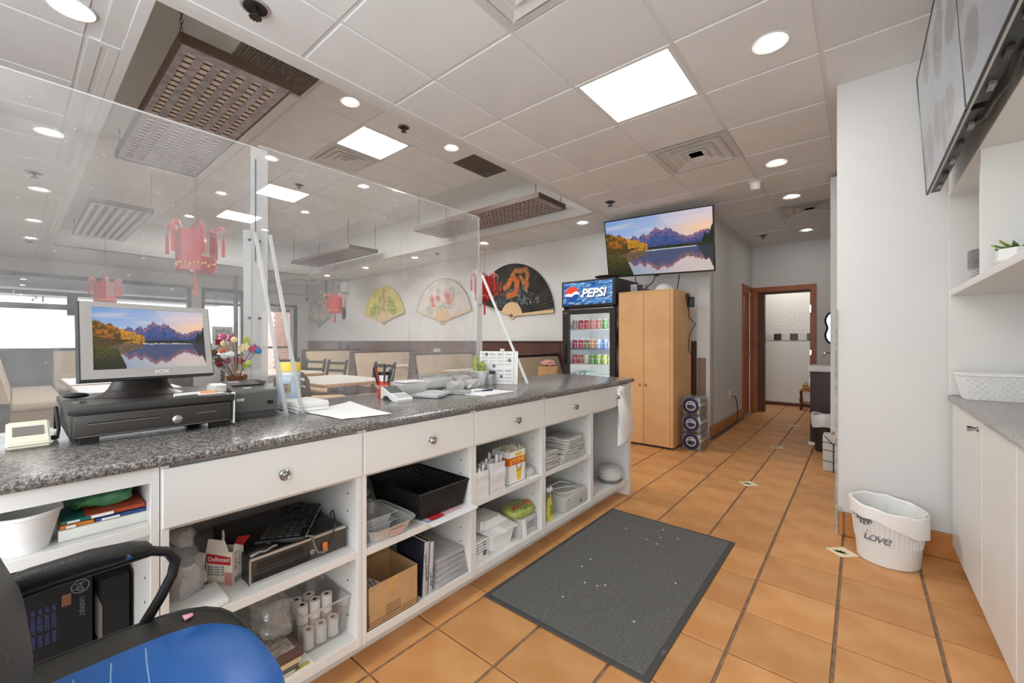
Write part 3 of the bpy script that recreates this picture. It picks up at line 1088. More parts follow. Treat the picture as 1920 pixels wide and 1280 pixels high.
# --- second unit
t = thing('shopping_bag', 'crumpled white plastic bag bundle beside the medicine carton', 'bag', (-1.56, .318, .445))
ob('bag_body', crbox((-1.56, .322, .446), .17, .10, .13, .02, 22, 9), BAGM, t)
ob('bag_handles', crbox((-1.60, .335, .56), .07, .06, .07, .016, 34, 4), BAGM, t)
one('paper_sheet_bundle', crumple(B().box(-1.52, -1.392, .27, .40, .4455, .462, bev=.003), .004, 20, 3), PAPER, 'folded white paper bundle at the shelf edge in front of the plastic bag', 'paper')
CRM = mat('cream_carton', c(232, 224, 210), .5)
REDM = mat('label_red', c(196, 44, 50), .45)
t = thing('medicine_carton', 'open cream carton with red logo and red flap beside the computer', 'carton', (-1.535, .430, .445))
t.rotation_euler[2] = .62
x0, x1, y0, y1, z0, z1 = -1.58, -1.492, .405, .452, .4455, .548
b = B().box(x0, x1, y0, y0 + .0015, z0, z1).box(x0, x1, y1 - .0015, y1, z0, z1).box(x0, x0 + .0015, y0, y1, z0, z1).box(x1 - .0015, x1, y0, y1, z0, z1).box(x0, x1, y0, y1, z0, z0 + .0015)
ob('carton_body', b, CRM, t, smooth=0)
ob('flap', B().poly([(x0, y0, z1), (x1 - .012, y0, z1), (x1 - .02, y0 - .006, z1 + .038), (x0 + .014, y0 - .006, z1 + .042)]), CRM, t)
ob('red_flap', B().poly([(x1 - .03, y1, z1), (x1 - .002, y1, z1), (x1 + .006, y1 + .025, z1 + .022), (x1 - .035, y1 + .02, z1 + .016)]), REDM, t)
ob('side_flap', B().poly([(x1, y0 + .002, z1), (x1, y1 - .002, z1), (x1 - .012, (y0 + y1) / 2, z1 + .016)]), CRM, t)
ob('red_logo', B().prism([(x0 + .004, 0), (x1 - .006, -.004), (x1 - .006, .020), ((x0 + x1) / 2, .026), (x0 + .004, .030)], .0006, Matrix(((1, 0, 0, 0), (0, 0, 1, y0 - .0007), (0, 1, 0, z0 + .066), (0, 0, 0, 1)))), REDM, t)
text('Delfotast', .019, PAPER, t, ((x0 + x1) / 2, y0 - .0014, z0 + .079), (1, 0, 0), (0, 0, 1))
for k in range(4):
    text('plaster strips 100', .0075, GINK, t, ((x0 + x1) / 2 - .01, y0 - .0008, z0 + .056 - k * .008), (1, 0, 0), (0, 0, 1))
ob('pink_patch', B().box(x1 - .026, x1 - .001, y0 - .0008, y0, z0 + .001, z0 + .04), mat('pink_print', c(206, 138, 130), .5), t)
b = B()
for k in range(6):
    b.poly([(x0 + .004 + k * .01, y0 - .0008, z0 + .002), (x0 + .008 + k * .01, y0 - .0008, z0 + .002), (x0 + .011 + k * .01, y0 - .0008, z0 + .011), (x0 + .007 + k * .01, y0 - .0008, z0 + .011)])
ob('hazard_stripe', b, mat('stripe_yellow', c(120, 124, 60), .5), t)
for k, sz in enumerate((.012, .009)):
    text('100 pcs / 10', sz, GINK, t, (x1 + .0004, y0 + .012 + k * .018, z0 + .07), (0, 0, 1), (0, -1, 0))
b = B()
for k in range(9):
    b.box(x1, x1 + .0006, y0 + .006 + k * .004, y0 + .0075 + k * .004 + (k % 3) * .0006, z0 + .004, z0 + .022)
ob('barcode', b, GINK, t)
one('white_spoon', B().sph((-1.553, .4285, .585), .010, 1, .3, 1.5).cyl((-1.553, .4285, .575), (-1.55, .4285, .4475), .004), PAPER, 'white plastic spoon standing in the medicine carton', 'spoon')
# desktop computer
PCB = mat('computer_black', c(30, 28, 27), .35)
SILV = mat('computer_silver', c(198, 196, 190), .28, .7)
t = thing('desktop_computer', 'black desktop computer lying flat on the shelf with silver edges', 'computer', (-1.62, .622, .445))
xa, xb_, ya, yb, za, zb = -1.80, -1.437, .466, .776, .4455, .532
ob('case', B().box(xa, xb_ - .006, ya, yb, za, zb - .004, bev=.002), PCB, t)
ob('front_panel', B().box(xb_ - .006, xb_, ya + .002, yb - .002, za + .008, zb - .010, bev=.001), DGREY, t)
for z in (za, zb - .011):
    ob('silver_trim', B().box(xb_ - .01, xb_ + .002, ya, yb, z, z + .008, bev=.001), SILV, t)
ob('corner_trim', B().box(xb_ - .008, xb_ + .002, ya, ya + .003, za, zb - .004), SILV, t)
g = ob('drive_bay', B().box(xb_, xb_ + .0012, ya + .02, ya + .16, za + .044, za + .066), PCB, t)
ob('tray_slot', B().box(xb_ + .001, xb_ + .002, ya + .02, ya + .16, za + .036, za + .038), INK, g)
b = B()
for k in range(5):
    b.box(xb_, xb_ + .001, ya + .01, ya + .20, za + .010 + k * .004, za + .012 + k * .004)
ob('vent_lines', b, INK, t, kind='stuff')
b = B()
for r_ in range(13):
    for k in range(16):
        b.box(xb_ + .0002, xb_ + .0016, ya + .182 + k * .0078 + (r_ % 2) * .0039, ya + .1865 + k * .0078 + (r_ % 2) * .0039, za + .011 + r_ * .0048, za + .0135 + r_ * .0048)
ob('mesh_grille', b, mat('grille_grey', c(120, 114, 104), .4, .5), t, kind='stuff')
ob('badge', B().lathe([(0, .001), (.008, .001), (.0085, 0)], 0, 0, 16, M=frame_mat((xb_ + .001, ya + .191, za + .034), (0, 1, 0), (0, 0, 1))), SILV, t)
text('hp', .010, INK, t, (xb_ + .0025, ya + .191, za + .034), (0, 1, 0), (0, 0, 1), shear=.2)
one('orange_tag', B().box(-1.431, -1.421, .688, .703, .470, .502, bev=.002), mat('tag_orange', c(214, 120, 48), .5), 'small orange plastic connector hanging at the computer front', 'tag')
t = thing('computer_mouse', 'black mouse with silver side stripes on the front of the computer', 'mouse', (-1.452, .505, .532), 0)
b = B().sph((-1.456, .505, .532), 1, .022, .042, .022, 22, 12)
for v in b.b.verts:
    v.co.z = max(v.co.z, .5325)
ob('shell', b, BLK, t)
ob('silver_stripe', B().tube([(-1.436, .468, .538), (-1.433, .49, .545), (-1.4345, .51, .5405), (-1.437, .532, .5465), (-1.44, .545, .544)], .0026, 6), SILV, t)
ob('scroll_wheel', B().cyl((-1.458, .525, .553), (-1.454, .525, .553), .006), DGREY, t)
t = thing('keyboard', 'black keyboard lying askew on top of the computer', 'keyboard', (-1.6, .66, .5325), .95)
ob('tray', B().box(-.075, .075, -.17, .13, 0.001, .018, bev=.006), BLK, t)
b = B()
for i in range(5):
    for j in range(13):
        b.box(-.062 + i * .0245, -.041 + i * .0245, -.16 + j * .0213, -.142 + j * .0213, .017, .023, bev=.002, seg=1)
ob('keys', b, mat('key_grey', c(58, 56, 54), .4), t, kind='stuff')
ob('chrome_edge', B().tube([(.076, -.16, .012), (.076, .12, .012)], .0025, 6), SILV, t)
b = B()
pts = []
for k in range(40):
    a = k * .5
    pts.append((-1.50 + .05 * math.sin(a * .9) + .01 * math.sin(a * 3), .62 + k * .0035 + .03 * math.cos(a), .556 + .008 * math.sin(a * 1.3)))
pts += [(-1.437, .74, .55), (-1.430, .72, .50), (-1.425, .70, .488)]
b.tube(pts, .0022, 6)
one('black_cable', b, BLK, 'tangled thin black cable looped over the keyboard', 'cable')
one('grey_cable', B().tube([(-1.47, .60, .545), (-1.433, .655, .535), (-1.426, .66, .50), (-1.424, .67, .477), (-1.420, .69, .470), (-1.421, .69, .484)], .0032, 6), mat('cable_grey', c(120, 118, 116), .4), 'grey plug cable hanging over the computer front', 'cable')

# second unit, bottom: receipt rolls
PAPR = mat('roll_paper', c(226, 222, 216), .8)
t = thing('clear_tub', 'clear plastic tub full of receipt rolls on the bottom shelf', 'tub', (-1.53, .705, .13))
b = B()
ri = [[(-1.61, .64, .131), (-1.45, .64, .131), (-1.45, .772, .131), (-1.61, .772, .131)], [(-1.64, .62, .275), (-1.425, .62, .275), (-1.425, .79, .275), (-1.64, .79, .275)]]
b.loft(ri, cap=False)
b.poly(ri[0])
ob('tub_wall', b, CLEARP, t, smooth=0)
ob('rim', B().tube([(-1.64, .62, .275), (-1.425, .62, .275), (-1.425, .79, .275), (-1.64, .79, .275)], .004, 6, closed=True), clear('rim_plastic', film=.45, gloss=.2), t)
RP = ['front left', 'front middle', 'front right', 'middle left', 'centre', 'middle right', 'back left', 'back middle', 'back right']
k = 0
for i in range(3):
    for j in range(3):
        x, y = -1.478 - i * .047, .661 + j * .044
        for lay in range(2 if i > 0 and not (i == 2 and j == 2) else 1):
            z = .133 + lay * .066
            t2 = thing('receipt_roll', 'white receipt roll in the clear tub, %s, %s layer' % (RP[i * 3 + j], 'upper' if lay else 'lower'), 'paper roll', (x, y, z), 0, 'receipt rolls in the clear tub')
            ob('roll', B().lathe([(.0075, .062), (.0195, .062), (.0195, 0), (.0075, 0)], x, y, 20, M=Matrix.Translation((0, 0, z)), cap=False), PAPR, t2)
            ob('core', B().lathe([(.0074, .060), (.0074, .0)], x, y, 12, M=Matrix.Translation((0, 0, z))), BLK, t2)
one('clear_food_bag', crbox((-1.54, .565, .205), .17, .10, .13, .016, 24, 2), clear('thin_bag', film=.38, gloss=.14, rough=.2, fcol=(.8, .78, .75, 1), scratch=.14, nscale=10), 'clear plastic bag of napkins leaning beside the receipt rolls', 'bag')
t = thing('menu_book', 'brown framed menu book lying under the clear plastic bag', 'book', (-1.51, .50, .17))
ob('cover', B().box(-1.64, -1.385, .43, .605, .184, .204, bev=.002), mat('book_brown', c(96, 70, 62), .5), t)
ob('page_block', B().box(-1.63, -1.39, .435, .60, .188, .199), PAPER, t)
ob('pattern', B().box(-1.62, -1.41, .445, .59, .2038, .2044), mat('book_pattern', c(176, 164, 150), .6, var=.5, vscale=60), t)
for k, (z0, z1, cc, lb) in enumerate(((.166, .1835, (214, 196, 160), 'cream menu book just under the brown framed one'), (.152, .1655, (96, 96, 92), 'thin grey menu book in the middle of the menu pile'), (.140, .1515, (188, 192, 186), 'pale menu book low in the pile beside the chair seat'))):
    one('menu_book', B().box(-1.64 + k * .01, -1.387, .425 - k * .006, .60 - k * .01, z0, z1, bev=.002), mat('book_cover_%s' % 'abc'[k], c(*cc), .5), lb, 'book', 'menus piled on the bottom shelf')
t = thing('order_pad', 'yellow-edged order pad at the front of the bottom shelf', 'pad', (-1.43, .54, .13))
ob('pages', B().box(-1.52, -1.388, .41, .64, .1305, .138, bev=.001), PAPER, t)
ob('yellow_strip', B().box(-1.410, -1.3895, .43, .63, .138, .139), mat('pad_yellow', c(216, 206, 120), .5), t)
text('Restaurant', .02, INK, t, (-1.402, .555, .1392), (0, 1, 0), (-1, 0, 0))

# --- third unit
FOIL = mat('foil', c(212, 212, 210), .38, .5, bump=.4, bscale=40)
t = thing('foil_tray', 'shiny fluted foil tray under the white plastic tubs', 'tray', (-1.51, .94, .44))
b = B()
n = 120
rg = []
for (hx, hy, z, fl) in ((.115, .085, .441, .0), (.135, .103, .488, .004), (.145, .112, .490, 0), (.147, .114, .494, 0)):
    q = []
    for k in range(n):
        a = 2 * PI * k / n
        ca, sa = math.cos(a), math.sin(a)
        r_ = 1 / (abs(ca) ** 6 + abs(sa) ** 6) ** (1 / 6)
        e = fl * (k % 2)
        q.append((-1.512 + ca * r_ * (hx - e), .944 + sa * r_ * (hy - e), z))
    rg.append(q)
b.loft(rg, cap=False)
b.poly(rg[0])
ob('tray_body', b, FOIL, t, smooth=20)
ob('paper_label', B().box(-1.3835, -1.3775, .93, .985, .450, .474), mat('faded_label', c(196, 160, 150), .6), t)
MILK = clear('milky_plastic', film=.72, gloss=.08, rough=.2, fcol=(.92, .92, .92, 1))
for k, (z, lb) in enumerate(((.445, 'lower white rectangular tub in the foil tray'), (.476, 'upper white rectangular tub in the foil tray'))):
    b = B()
    q = [[(-1.51 + sx * a, .915 + sy * bb, zz) for sx, sy in ((-1, -1), (1, -1), (1, 1), (-1, 1))] for a, bb, zz in ((.075, .052, z), (.088, .062, z + .045), (.095, .068, z + .046), (.095, .068, z + .049))]
    b.loft(q, cap=False)
    b.poly(q[0])
    bmesh.ops.bevel(b.b, geom=[e for e in b.b.edges if abs(e.verts[0].co.z - e.verts[1].co.z) > .003], offset=.018, segments=3, affect='EDGES')
    one('plastic_tub', b, MILK, lb, 'tub', 'white tubs in the foil tray')
one('deli_bowl', B().lathe([(.03, 0), (.055, .05), (.062, .052), (.062, .055), (.054, .053), (.028, .003), (0, .003)], -1.58, .89, 28, M=Matrix.Translation((0, 0, .5255)), cap=False), MILK, 'round pale bowl resting on the white tubs behind the basket', 'bowl')
# black basket
t = thing('woven_basket', 'large black woven plastic basket on the middle shelf', 'basket', (-1.575, 1.215, .45))
BSK = mat('basket_black', c(30, 28, 27), .42)


def basket(t, cx, cy, z0, z1, ax, ay, bx, by, m, rows, cell, wall=.006, gaps=True):
    """tapered basket: base half sizes ax, ay, rim half sizes bx, by; woven strips as relief on all four sides"""
    b = B()
    lo = [(cx - ax, cy - ay, z0), (cx + ax, cy - ay, z0), (cx + ax, cy + ay, z0), (cx - ax, cy + ay, z0)]
    hi = [(cx - bx, cy - by, z1), (cx + bx, cy - by, z1), (cx + bx, cy + by, z1), (cx - bx, cy + by, z1)]
    b.loft([lo, hi], cap=False)
    k = wall
    li = [(cx - ax + k, cy - ay + k, z0 + k), (cx + ax - k, cy - ay + k, z0 + k), (cx + ax - k, cy + ay - k, z0 + k), (cx - ax + k, cy + ay - k, z0 + k)]
    hj = [(cx - bx + k, cy - by + k, z1), (cx + bx - k, cy - by + k, z1), (cx + bx - k, cy + by - k, z1), (cx - bx + k, cy + by - k, z1)]
    b.loft([li, hj], cap=False)
    b.loft([hi, hj], cap=False)
    b.poly(lo[::-1])
    b.poly(li)
    ob('basket_body', b, m, t, smooth=0)
    ob('rim', B().tube(hi, .006, 8, closed=True), m, t)
    b = B()
    for s in range(4):
        p0, p1, q0, q1 = Vector(lo[s]), Vector(lo[(s + 1) % 4]), Vector(hi[s]), Vector(hi[(s + 1) % 4])
        ncol = max(2, int((q1 - q0).length / cell))
        for inner in (0, 1):
            for r in range(rows):
                for cidx in range(ncol):
                    f0, f1 = (cidx + .08 + (r % 2) * .5) / (ncol + .5), (cidx + .92 + (r % 2) * .5) / (ncol + .5)
                    v0, v1 = (r + .12) / rows * .93 + .03, (r + .86) / rows * .93 + .03

                    def P(u, v):
                        return (p0 * (1 - u) + p1 * u) * (1 - v) + (q0 * (1 - u) + q1 * u) * v
                    a, bb, cc, d = P(f0, v0), P(f1, v0), P(f1, v1), P(f0, v1)
                    nn = (bb - a).cross(d - a).normalized() * (.0035 if not inner else -(wall + .0025))
                    m0 = (a + d) / 2 + nn * .15
                    m1 = (bb + cc) / 2 + nn * .15
                    b.poly([a + nn * .1, (a + bb) / 2 + nn, (cc + d) / 2 + nn, d + nn * .1], [(a + bb) / 2 + nn, bb + nn * .1, cc + nn * .1, (cc + d) / 2 + nn])
    ob('weave', b, m, t, smooth=0, kind='stuff')


basket(t, -1.578, 1.217, .4495, .558, .165, .122, .183, .142, BSK, 9, .022)
for k, (y0, y1, x1, cc, lb) in enumerate(((1.075, 1.34, -1.352, (226, 226, 226), 'white flyer sticking out under the black basket'), (1.10, 1.30, -1.372, (206, 170, 172), 'pink and white flyer between the white flyer and the basket'))):
    b = B().grid(10, 4, lambda u, v: (-1.62 + u * (x1 + 1.62), y0 + v * (y1 - y0), .4405 + k * .0035 - (max(0, u - .86) ** 2) * .5))
    for v in b.b.verts:
        v.co += Vector((0, (v.co.x + 1.5) * (.25 if k == 0 else .1), 0))
    e = bmesh.ops.extrude_face_region(b.b, geom=b.b.faces[:])
    bmesh.ops.translate(b.b, vec=(0, 0, .0022), verts=[g for g in e['geom'] if isinstance(g, bmesh.types.BMVert)])
    bmesh.ops.recalc_face_normals(b.b, faces=b.b.faces[:])
    t = thing('flyer', lb, 'paper', (-1.48, (y0 + y1) / 2, .44), 0, 'flyers under the black basket')
    ob('sheet', b, mat('flyer_paper_%s' % 'ab'[k], c(*cc), .5), t)
    ob('printed_block', B().box(-1.45, -1.38, y0 + .03, y0 + .10, .4432 + k * .0035, .4438 + k * .0035), mat('flyer_blue', c(120, 150, 190), .5) if k == 0 else REDM, t)
# carton
t = thing('open_carton', 'open brown cardboard carton with printed grid on the bottom shelf', 'carton', (-1.47, .947, .13))
x0, x1, y0, y1, z0, z1 = -1.585, -1.388, .836, 1.062, .1305, .288
b = B().box(x0, x1, y0, y0 + .003, z0, z1).box(x0, x1, y1 - .003, y1, z0, z1).box(x0, x0 + .003, y0, y1, z0, z1).box(x1 - .003, x1, y0, y1, z0, z1).box(x0, x1, y0, y1, z0, z0 + .003)
ob('carton_body', b, KRAFT, t, smooth=0)
ob('flap', B().poly([(x0, y0, z1), (x0, y1, z1), (x0 - .05, y1, z1 + .045), (x0 - .05, y0, z1 + .045)]), KRAFT, t)
ob('tape', B().box(x1, x1 + .0006, y0 + .085, y0 + .13, z1 - .05, z1), mat('brown_tape', c(196, 154, 96), .3), t)
BRI = mat('brown_ink', c(86, 60, 40), .7)
b = B()
for r_ in range(2):
    b.box(x1, x1 + .0005, y0 + .004, y1 - .004, z0 + .010 + r_ * .014, z0 + .0112 + r_ * .014)
for k in range(26):
    b.box(x1, x1 + .0005, y0 + .006 + k * .0084, y0 + .0072 + k * .0084, z0 + .010, z0 + .0245)
for q in (.078, .112):
    for r_ in range(6):
        b.box(x1, x1 + .0005, y0 + q, y0 + q + .03, z0 + .026 + r_ * .007, z0 + .027 + r_ * .007)
    for r_ in range(4):
        b.box(x1, x1 + .0005, y0 + q + r_ * .0097, y0 + q + .001 + r_ * .0097, z0 + .026, z0 + .062)
for r_ in range(8):
    b.box(x1, x1 + .0005, y0 + .003, y0 + .010, z0 + .012 + r_ * .006, z0 + .0145 + r_ * .006)
ob('printed_grid', b, BRI, t, smooth=0)
t = thing('receipt_pad', 'printed white pad lying inside the open carton', 'pad', (-1.48, .90, .22))
ob('pages', B().box(-1.54, -1.42, .855, .945, .135, .234, bev=.002).rotz(.2, (-1.48, .9, .2)), PAPER, t)
for k in range(4):
    text('INVOICE No. 1204', .010, INK, t, (-1.47, .875 + k * .016, .2344), (-1, .2, 0), (-.2, -1, 0))
NAVY = mat('navy_leather', c(32, 34, 48), .4)
t = thing('menu_binder', 'tall navy menu binder leaning beside the open carton', 'binder', (-1.47, 1.10, .13))
Mx = Matrix.Translation((-1.40, 1.092, .1305)) @ Matrix.Rotation(-.06, 4, 'X')
ob('cover', B().box(-.19, -.001, 0, .006, 0, .225, bev=.001).xf(Mx), NAVY, t)
ob('page_block', B().box(-.185, -.003, .006, .024, .003, .220).xf(Mx), PAPER, t)
ob('spine', B().box(-.001, .0015, .001, .026, 0, .225, bev=.0008).xf(Mx), mat('spine_grey', c(196, 196, 198), .5, var=.2, vscale=90), t)
ob('back_cover', B().box(-.19, -.001, .025, .029, 0, .225, bev=.001).xf(Mx), NAVY, t)
text('Silver Chronicle', .017, INK, t, Mx @ Vector((.002, .013, .12)), (0, .06, -1), (0, 1, .06))
text('Menu', .05, mat('embossed_navy', c(60, 62, 78), .4), t, Mx @ Vector((-.09, -.0005, .15)), (1, 0, 0), (0, 0, 1), shear=.2)
t = thing('menu_binder', 'second pale-spined menu binder behind the navy one', 'binder', (-1.47, 1.14, .13))
Mx = Matrix.Translation((-1.40, 1.125, .1305)) @ Matrix.Rotation(-.06, 4, 'X')
ob('cover', B().box(-.19, -.001, 0, .017, 0, .215, bev=.001).xf(Mx), mat('binder_grey', c(150, 140, 136), .5), t)
ob('spine', B().box(-.001, .0015, .0, .018, 0, .215, bev=.0008).xf(Mx), mat('spine_pale', c(206, 206, 206), .5, var=.25, vscale=120), t)
text('of the West', .012, INK, t, Mx @ Vector((.002, .009, .06)), (0, .06, -1), (0, 1, .06))
for k in range(5):
    z = .1305 + k * .022
    one('wrapped_napkin_pack', crumple(B().box(-1.66, -1.395 - k * .006, 1.168 + k * .004, 1.352, z, z + .0215, bev=.006), .003, 26, k), clear('napkin_wrap_%s' % 'abcde'[k], film=.7, gloss=.15, rough=.2, scratch=.12, nscale=20), 'plastic-wrapped white pack beside the menu binders, %s of five from the bottom' % ['first', 'second', 'third', 'fourth', 'topmost'][k], 'pack', 'wrapped packs beside the binders')

# --- fourth unit
def paper_bag(x0, x1, y0, y1, z0, z1, lb):
    t = thing('straw_bag', lb, 'paper bag', ((x0 + x1) / 2, (y0 + y1) / 2, z0), 0, 'white paper bags stuffed with wrapped straws')
    b = B()
    lo = [(x0, y0, z0), (x1, y0, z0), (x1, y1, z0), (x0, y1, z0)]
    rings = []
    for k in range(7):
        f = k / 6
        rings.append([(p[0] + R.uniform(-.003, .003), p[1] + R.uniform(-.003, .003), z0 + (z1 - z0) * f + (R.uniform(-.006, .006) if k == 6 else 0)) for p in lo])
    b.loft(rings, cap=False)
    b.poly(lo)
    ob('bag_wall', b, mat('bag_paper', c(224, 224, 224), .7), t, smooth=0)
    b = B()
    for k in range(34):
        px, py = R.uniform(x0 + .006, x1 - .004), R.uniform(y0 + .006, y1 - .006)
        tip = Vector((px + R.uniform(-.015, .015), py + R.uniform(-.02, .03), z1 + R.uniform(.0, .04)))
        d = Vector((R.uniform(-1, 1), R.uniform(-1, 1), 0)).normalized() * .005
        b.poly([Vector((px, py, z0 + .01)) - d, Vector((px, py, z0 + .01)) + d, tip + d, tip - d])
    ob('wrapped_straws', b, mat('straw_wrap', c(205, 205, 206), .6), t, smooth=0, kind='stuff')


paper_bag(-1.452, -1.388, 1.402, 1.488, .4425, .575, 'white paper straw bag against the cabinet side, shorter one')
paper_bag(-1.462, -1.390, 1.503, 1.612, .4425, .592, 'taller white paper straw bag beside the orange straw carton')
t = thing('straw_carton', 'white and orange straw carton with a yellow drink picture', 'carton', (-1.465, 1.735, .442))
x0, x1, y0, y1, z0, z1 = -1.53, -1.412, 1.664, 1.806, .4425, .612
b = B().box(x0, x1, y0, y0 + .002, z0, z1).box(x0, x1, y1 - .002, y1, z0, z1).box(x0, x0 + .002, y0, y1, z0, z1).box(x1 - .002, x1, y0, y1, z0, z1).box(x0, x1, y0, y1, z0, z0 + .002)
ob('carton_body', b, PAPER, t, smooth=0)
ORG_ = mat('carton_orange', c(214, 92, 34), .5)
YEL = mat('carton_yellow', c(238, 200, 70), .5)
ob('orange_band', B().box(x0 - .0004, x1 + .0006, y0 - .0006, y1 + .0004, z0 + .098, z0 + .138), ORG_, t, smooth=0)
ob('yellow_blob', B().lathe([(0, .0008), (.028, .0004), (.03, 0)], 0, 0, 18, M=frame_mat((x1, y0 + .085, z0 + .152), (0, 1, 0), (0, 0, 1)) @ Matrix.Diagonal((1.1, .35, 1, 1))), YEL, t)
text('STONE', .036, YEL, t, (x1 + .0012, y0 + .072, z0 + .118), (0, 1, .08), (0, -.08, 1), wx=1.1, bold=.0008)
b = B()
b.prism([(-.016, .0), (.016, .0), (.021, .05), (-.021, .05)], .0008, frame_mat((x1 + .0002, y0 + .085, z0 + .012), (0, 1, 0), (0, 0, 1)))
b.lathe([(0, .001), (.024, .0006), (.025, 0)], 0, 0, 18, M=frame_mat((x1 + .0002, y0 + .085, z0 + .064), (0, 1, 0), (0, 0, 1)) @ Matrix.Diagonal((1, .55, 1, 1)))
ob('drink_picture', b, YEL, t, smooth=0)
ob('drink_straw', B().tube([(x1 + .001, y0 + .078, z0 + .06), (x1 + .001, y0 + .064, z0 + .096)], .002, 5).tube([(x1 + .001, y0 + .09, z0 + .06), (x1 + .001, y0 + .11, z0 + .094)], .002, 5), BRI, t)
b = B()
for k in range(60):
    px, py = R.uniform(x0 + .008, x1 - .006), R.uniform(y0 + .006, y1 - .006)
    b.box(px - .004, px + .004, py - .0015, py + .0015, z0 + .01, z1 + R.uniform(-.006, .02))
ob('wrapped_straws', b, mat('straw_wrap_cream', c(226, 214, 190), .6), t, smooth=0, kind='stuff')
one('sachet_bag', crbox((-1.45, 1.868, .4425), .09, .075, .042, .012, 34, 6), BAGM, 'small clear bag of sachets beside the straw carton', 'bag')
one('napkin_sheet', crumple(B().box(-1.44, -1.39, 1.83, 1.915, .4425, .4445), .002, 40, 1), PAPER, 'thin white sheet at the shelf edge before the sachet bag', 'paper')
# foam boxes
t = thing('printed_carton', 'white carton with black print behind the foam boxes on the bottom shelf', 'carton', (-1.5, 1.45, .13))
ob('carton_body', B().box(-1.60, -1.42, 1.40, 1.515, .1305, .225, bev=.002), PAPER, t)
for k in range(4):
    text('handle with care fold flat', .010, GINK, t, (-1.4195, 1.452, .212 - k * .014), (0, 1, 0), (0, 0, 1))
ob('round_mark', B().tube([(-1.4192, 1.492 + .010 * math.cos(a), .205 + .010 * math.sin(a)) for a in [k * .5 for k in range(12)]], .0012, 5), INK, t)
ob('square_mark', B().box(-1.4198, -1.419, 1.478, 1.506, .145, .172).rotz(0), GINK, t)
WPL = mat('white_foam_box', c(240, 240, 238), .45)
t = thing('foam_tub', 'white square plastic tub under the foam lids on the bottom shelf', 'tub', (-1.50, 1.63, .13))
b = B()
q = [[(-1.505 + sx * a, 1.632 + sy * bb, zz) for sx, sy in ((-1, -1), (1, -1), (1, 1), (-1, 1))] for a, bb, zz in ((.075, .085, .1305), (.09, .10, .21), (.096, .106, .211), (.096, .106, .216))]
b.loft(q)
bmesh.ops.bevel(b.b, geom=[e for e in b.b.edges if abs(e.verts[0].co.z - e.verts[1].co.z) > .02], offset=.02, segments=3, affect='EDGES')
ob('tub_wall', b, WPL, t)
for k in range(5):
    t = thing('food_box', 'white foam food box top nested on the tub, %s of five' % ['lowest', 'second', 'third', 'fourth', 'topmost'][k], 'food box', (-1.505, 1.632, .216 + k * .008), 0, 'nested foam lids on the tub')
    z = .2165 + k * .0085
    b = B()
    q = [[(-1.505 - k * .004 + sx * a, 1.632 - k * .012 + sy * bb, zz) for sx, sy in ((-1, -1), (1, -1), (1, 1), (-1, 1))] for a, bb, zz in ((.096, .104, z), (.096, .104, z + .003), (.088, .095, z + .006), (.068, .072, z + .036), (.062, .066, z + .038))]
    b.loft(q)
    bmesh.ops.bevel(b.b, geom=[e for e in b.b.edges if abs(e.verts[0].co.z - e.verts[1].co.z) > .004], offset=.015, segments=2, affect='EDGES')
    ob('lid_shell', b, WPL, t)
    ob('latch_tab', B().box(-1.505 - k * .004 + .09, -1.505 - k * .004 + .104, 1.632 - k * .012 - .02, 1.632 - k * .012 + .02, z - .006, z + .003, bev=.002), WPL, t)
t = thing('snack_carton', 'small grey-white carton under the green snack bag', 'carton', (-1.48, 1.83, .13))
ob('carton_body', B().box(-1.58, -1.41, 1.765, 1.90, .1305, .226, bev=.002), mat('grey_carton', c(200, 198, 194), .6), t)
ob('torn_flap', B().poly([(-1.409, 1.77, .226), (-1.409, 1.80, .226), (-1.395, 1.80, .135), (-1.40, 1.765, .132)]), PAPER, t)
for k in range(3):
    text('BEST BEFORE', .011, GINK, t, (-1.4094, 1.852, .195 - k * .014), (0, 1, 0), (0, 0, 1))
t = thing('snack_bag', 'green and yellow snack bag with red lettering on the bottom shelf', 'snack bag', (-1.49, 1.83, .226))
b = crbox((-1.485, 1.832, .2265), .15, .20, .05, .006, 12, 8)
ob('bag_body', b, mat('snack_green', c(122, 150, 58), .3, col2=c(190, 196, 110), vscale=26), t)
ob('bag_seal', B().box(-1.545, -1.42, 1.922, 1.95, .240, .246), mat('snack_seal', c(190, 200, 160), .35), t)
text('MUGGOS', .034, REDM, t, (-1.455, 1.822, .2765), (0, 1, -.03), (-.8, .0, .55), bold=.0006)
ob('picture_patch', crbox((-1.475, 1.89, .262), .07, .06, .018, .006, 40, 2), mat('snack_orange', c(196, 120, 60), .4), t)

# --- fifth unit: towels
TOW = mat('towel', c(206, 203, 198), .9, bump=.5, bscale=160)
TOWB = mat('towel_blue', c(176, 180, 190), .9, bump=.5, bscale=160)


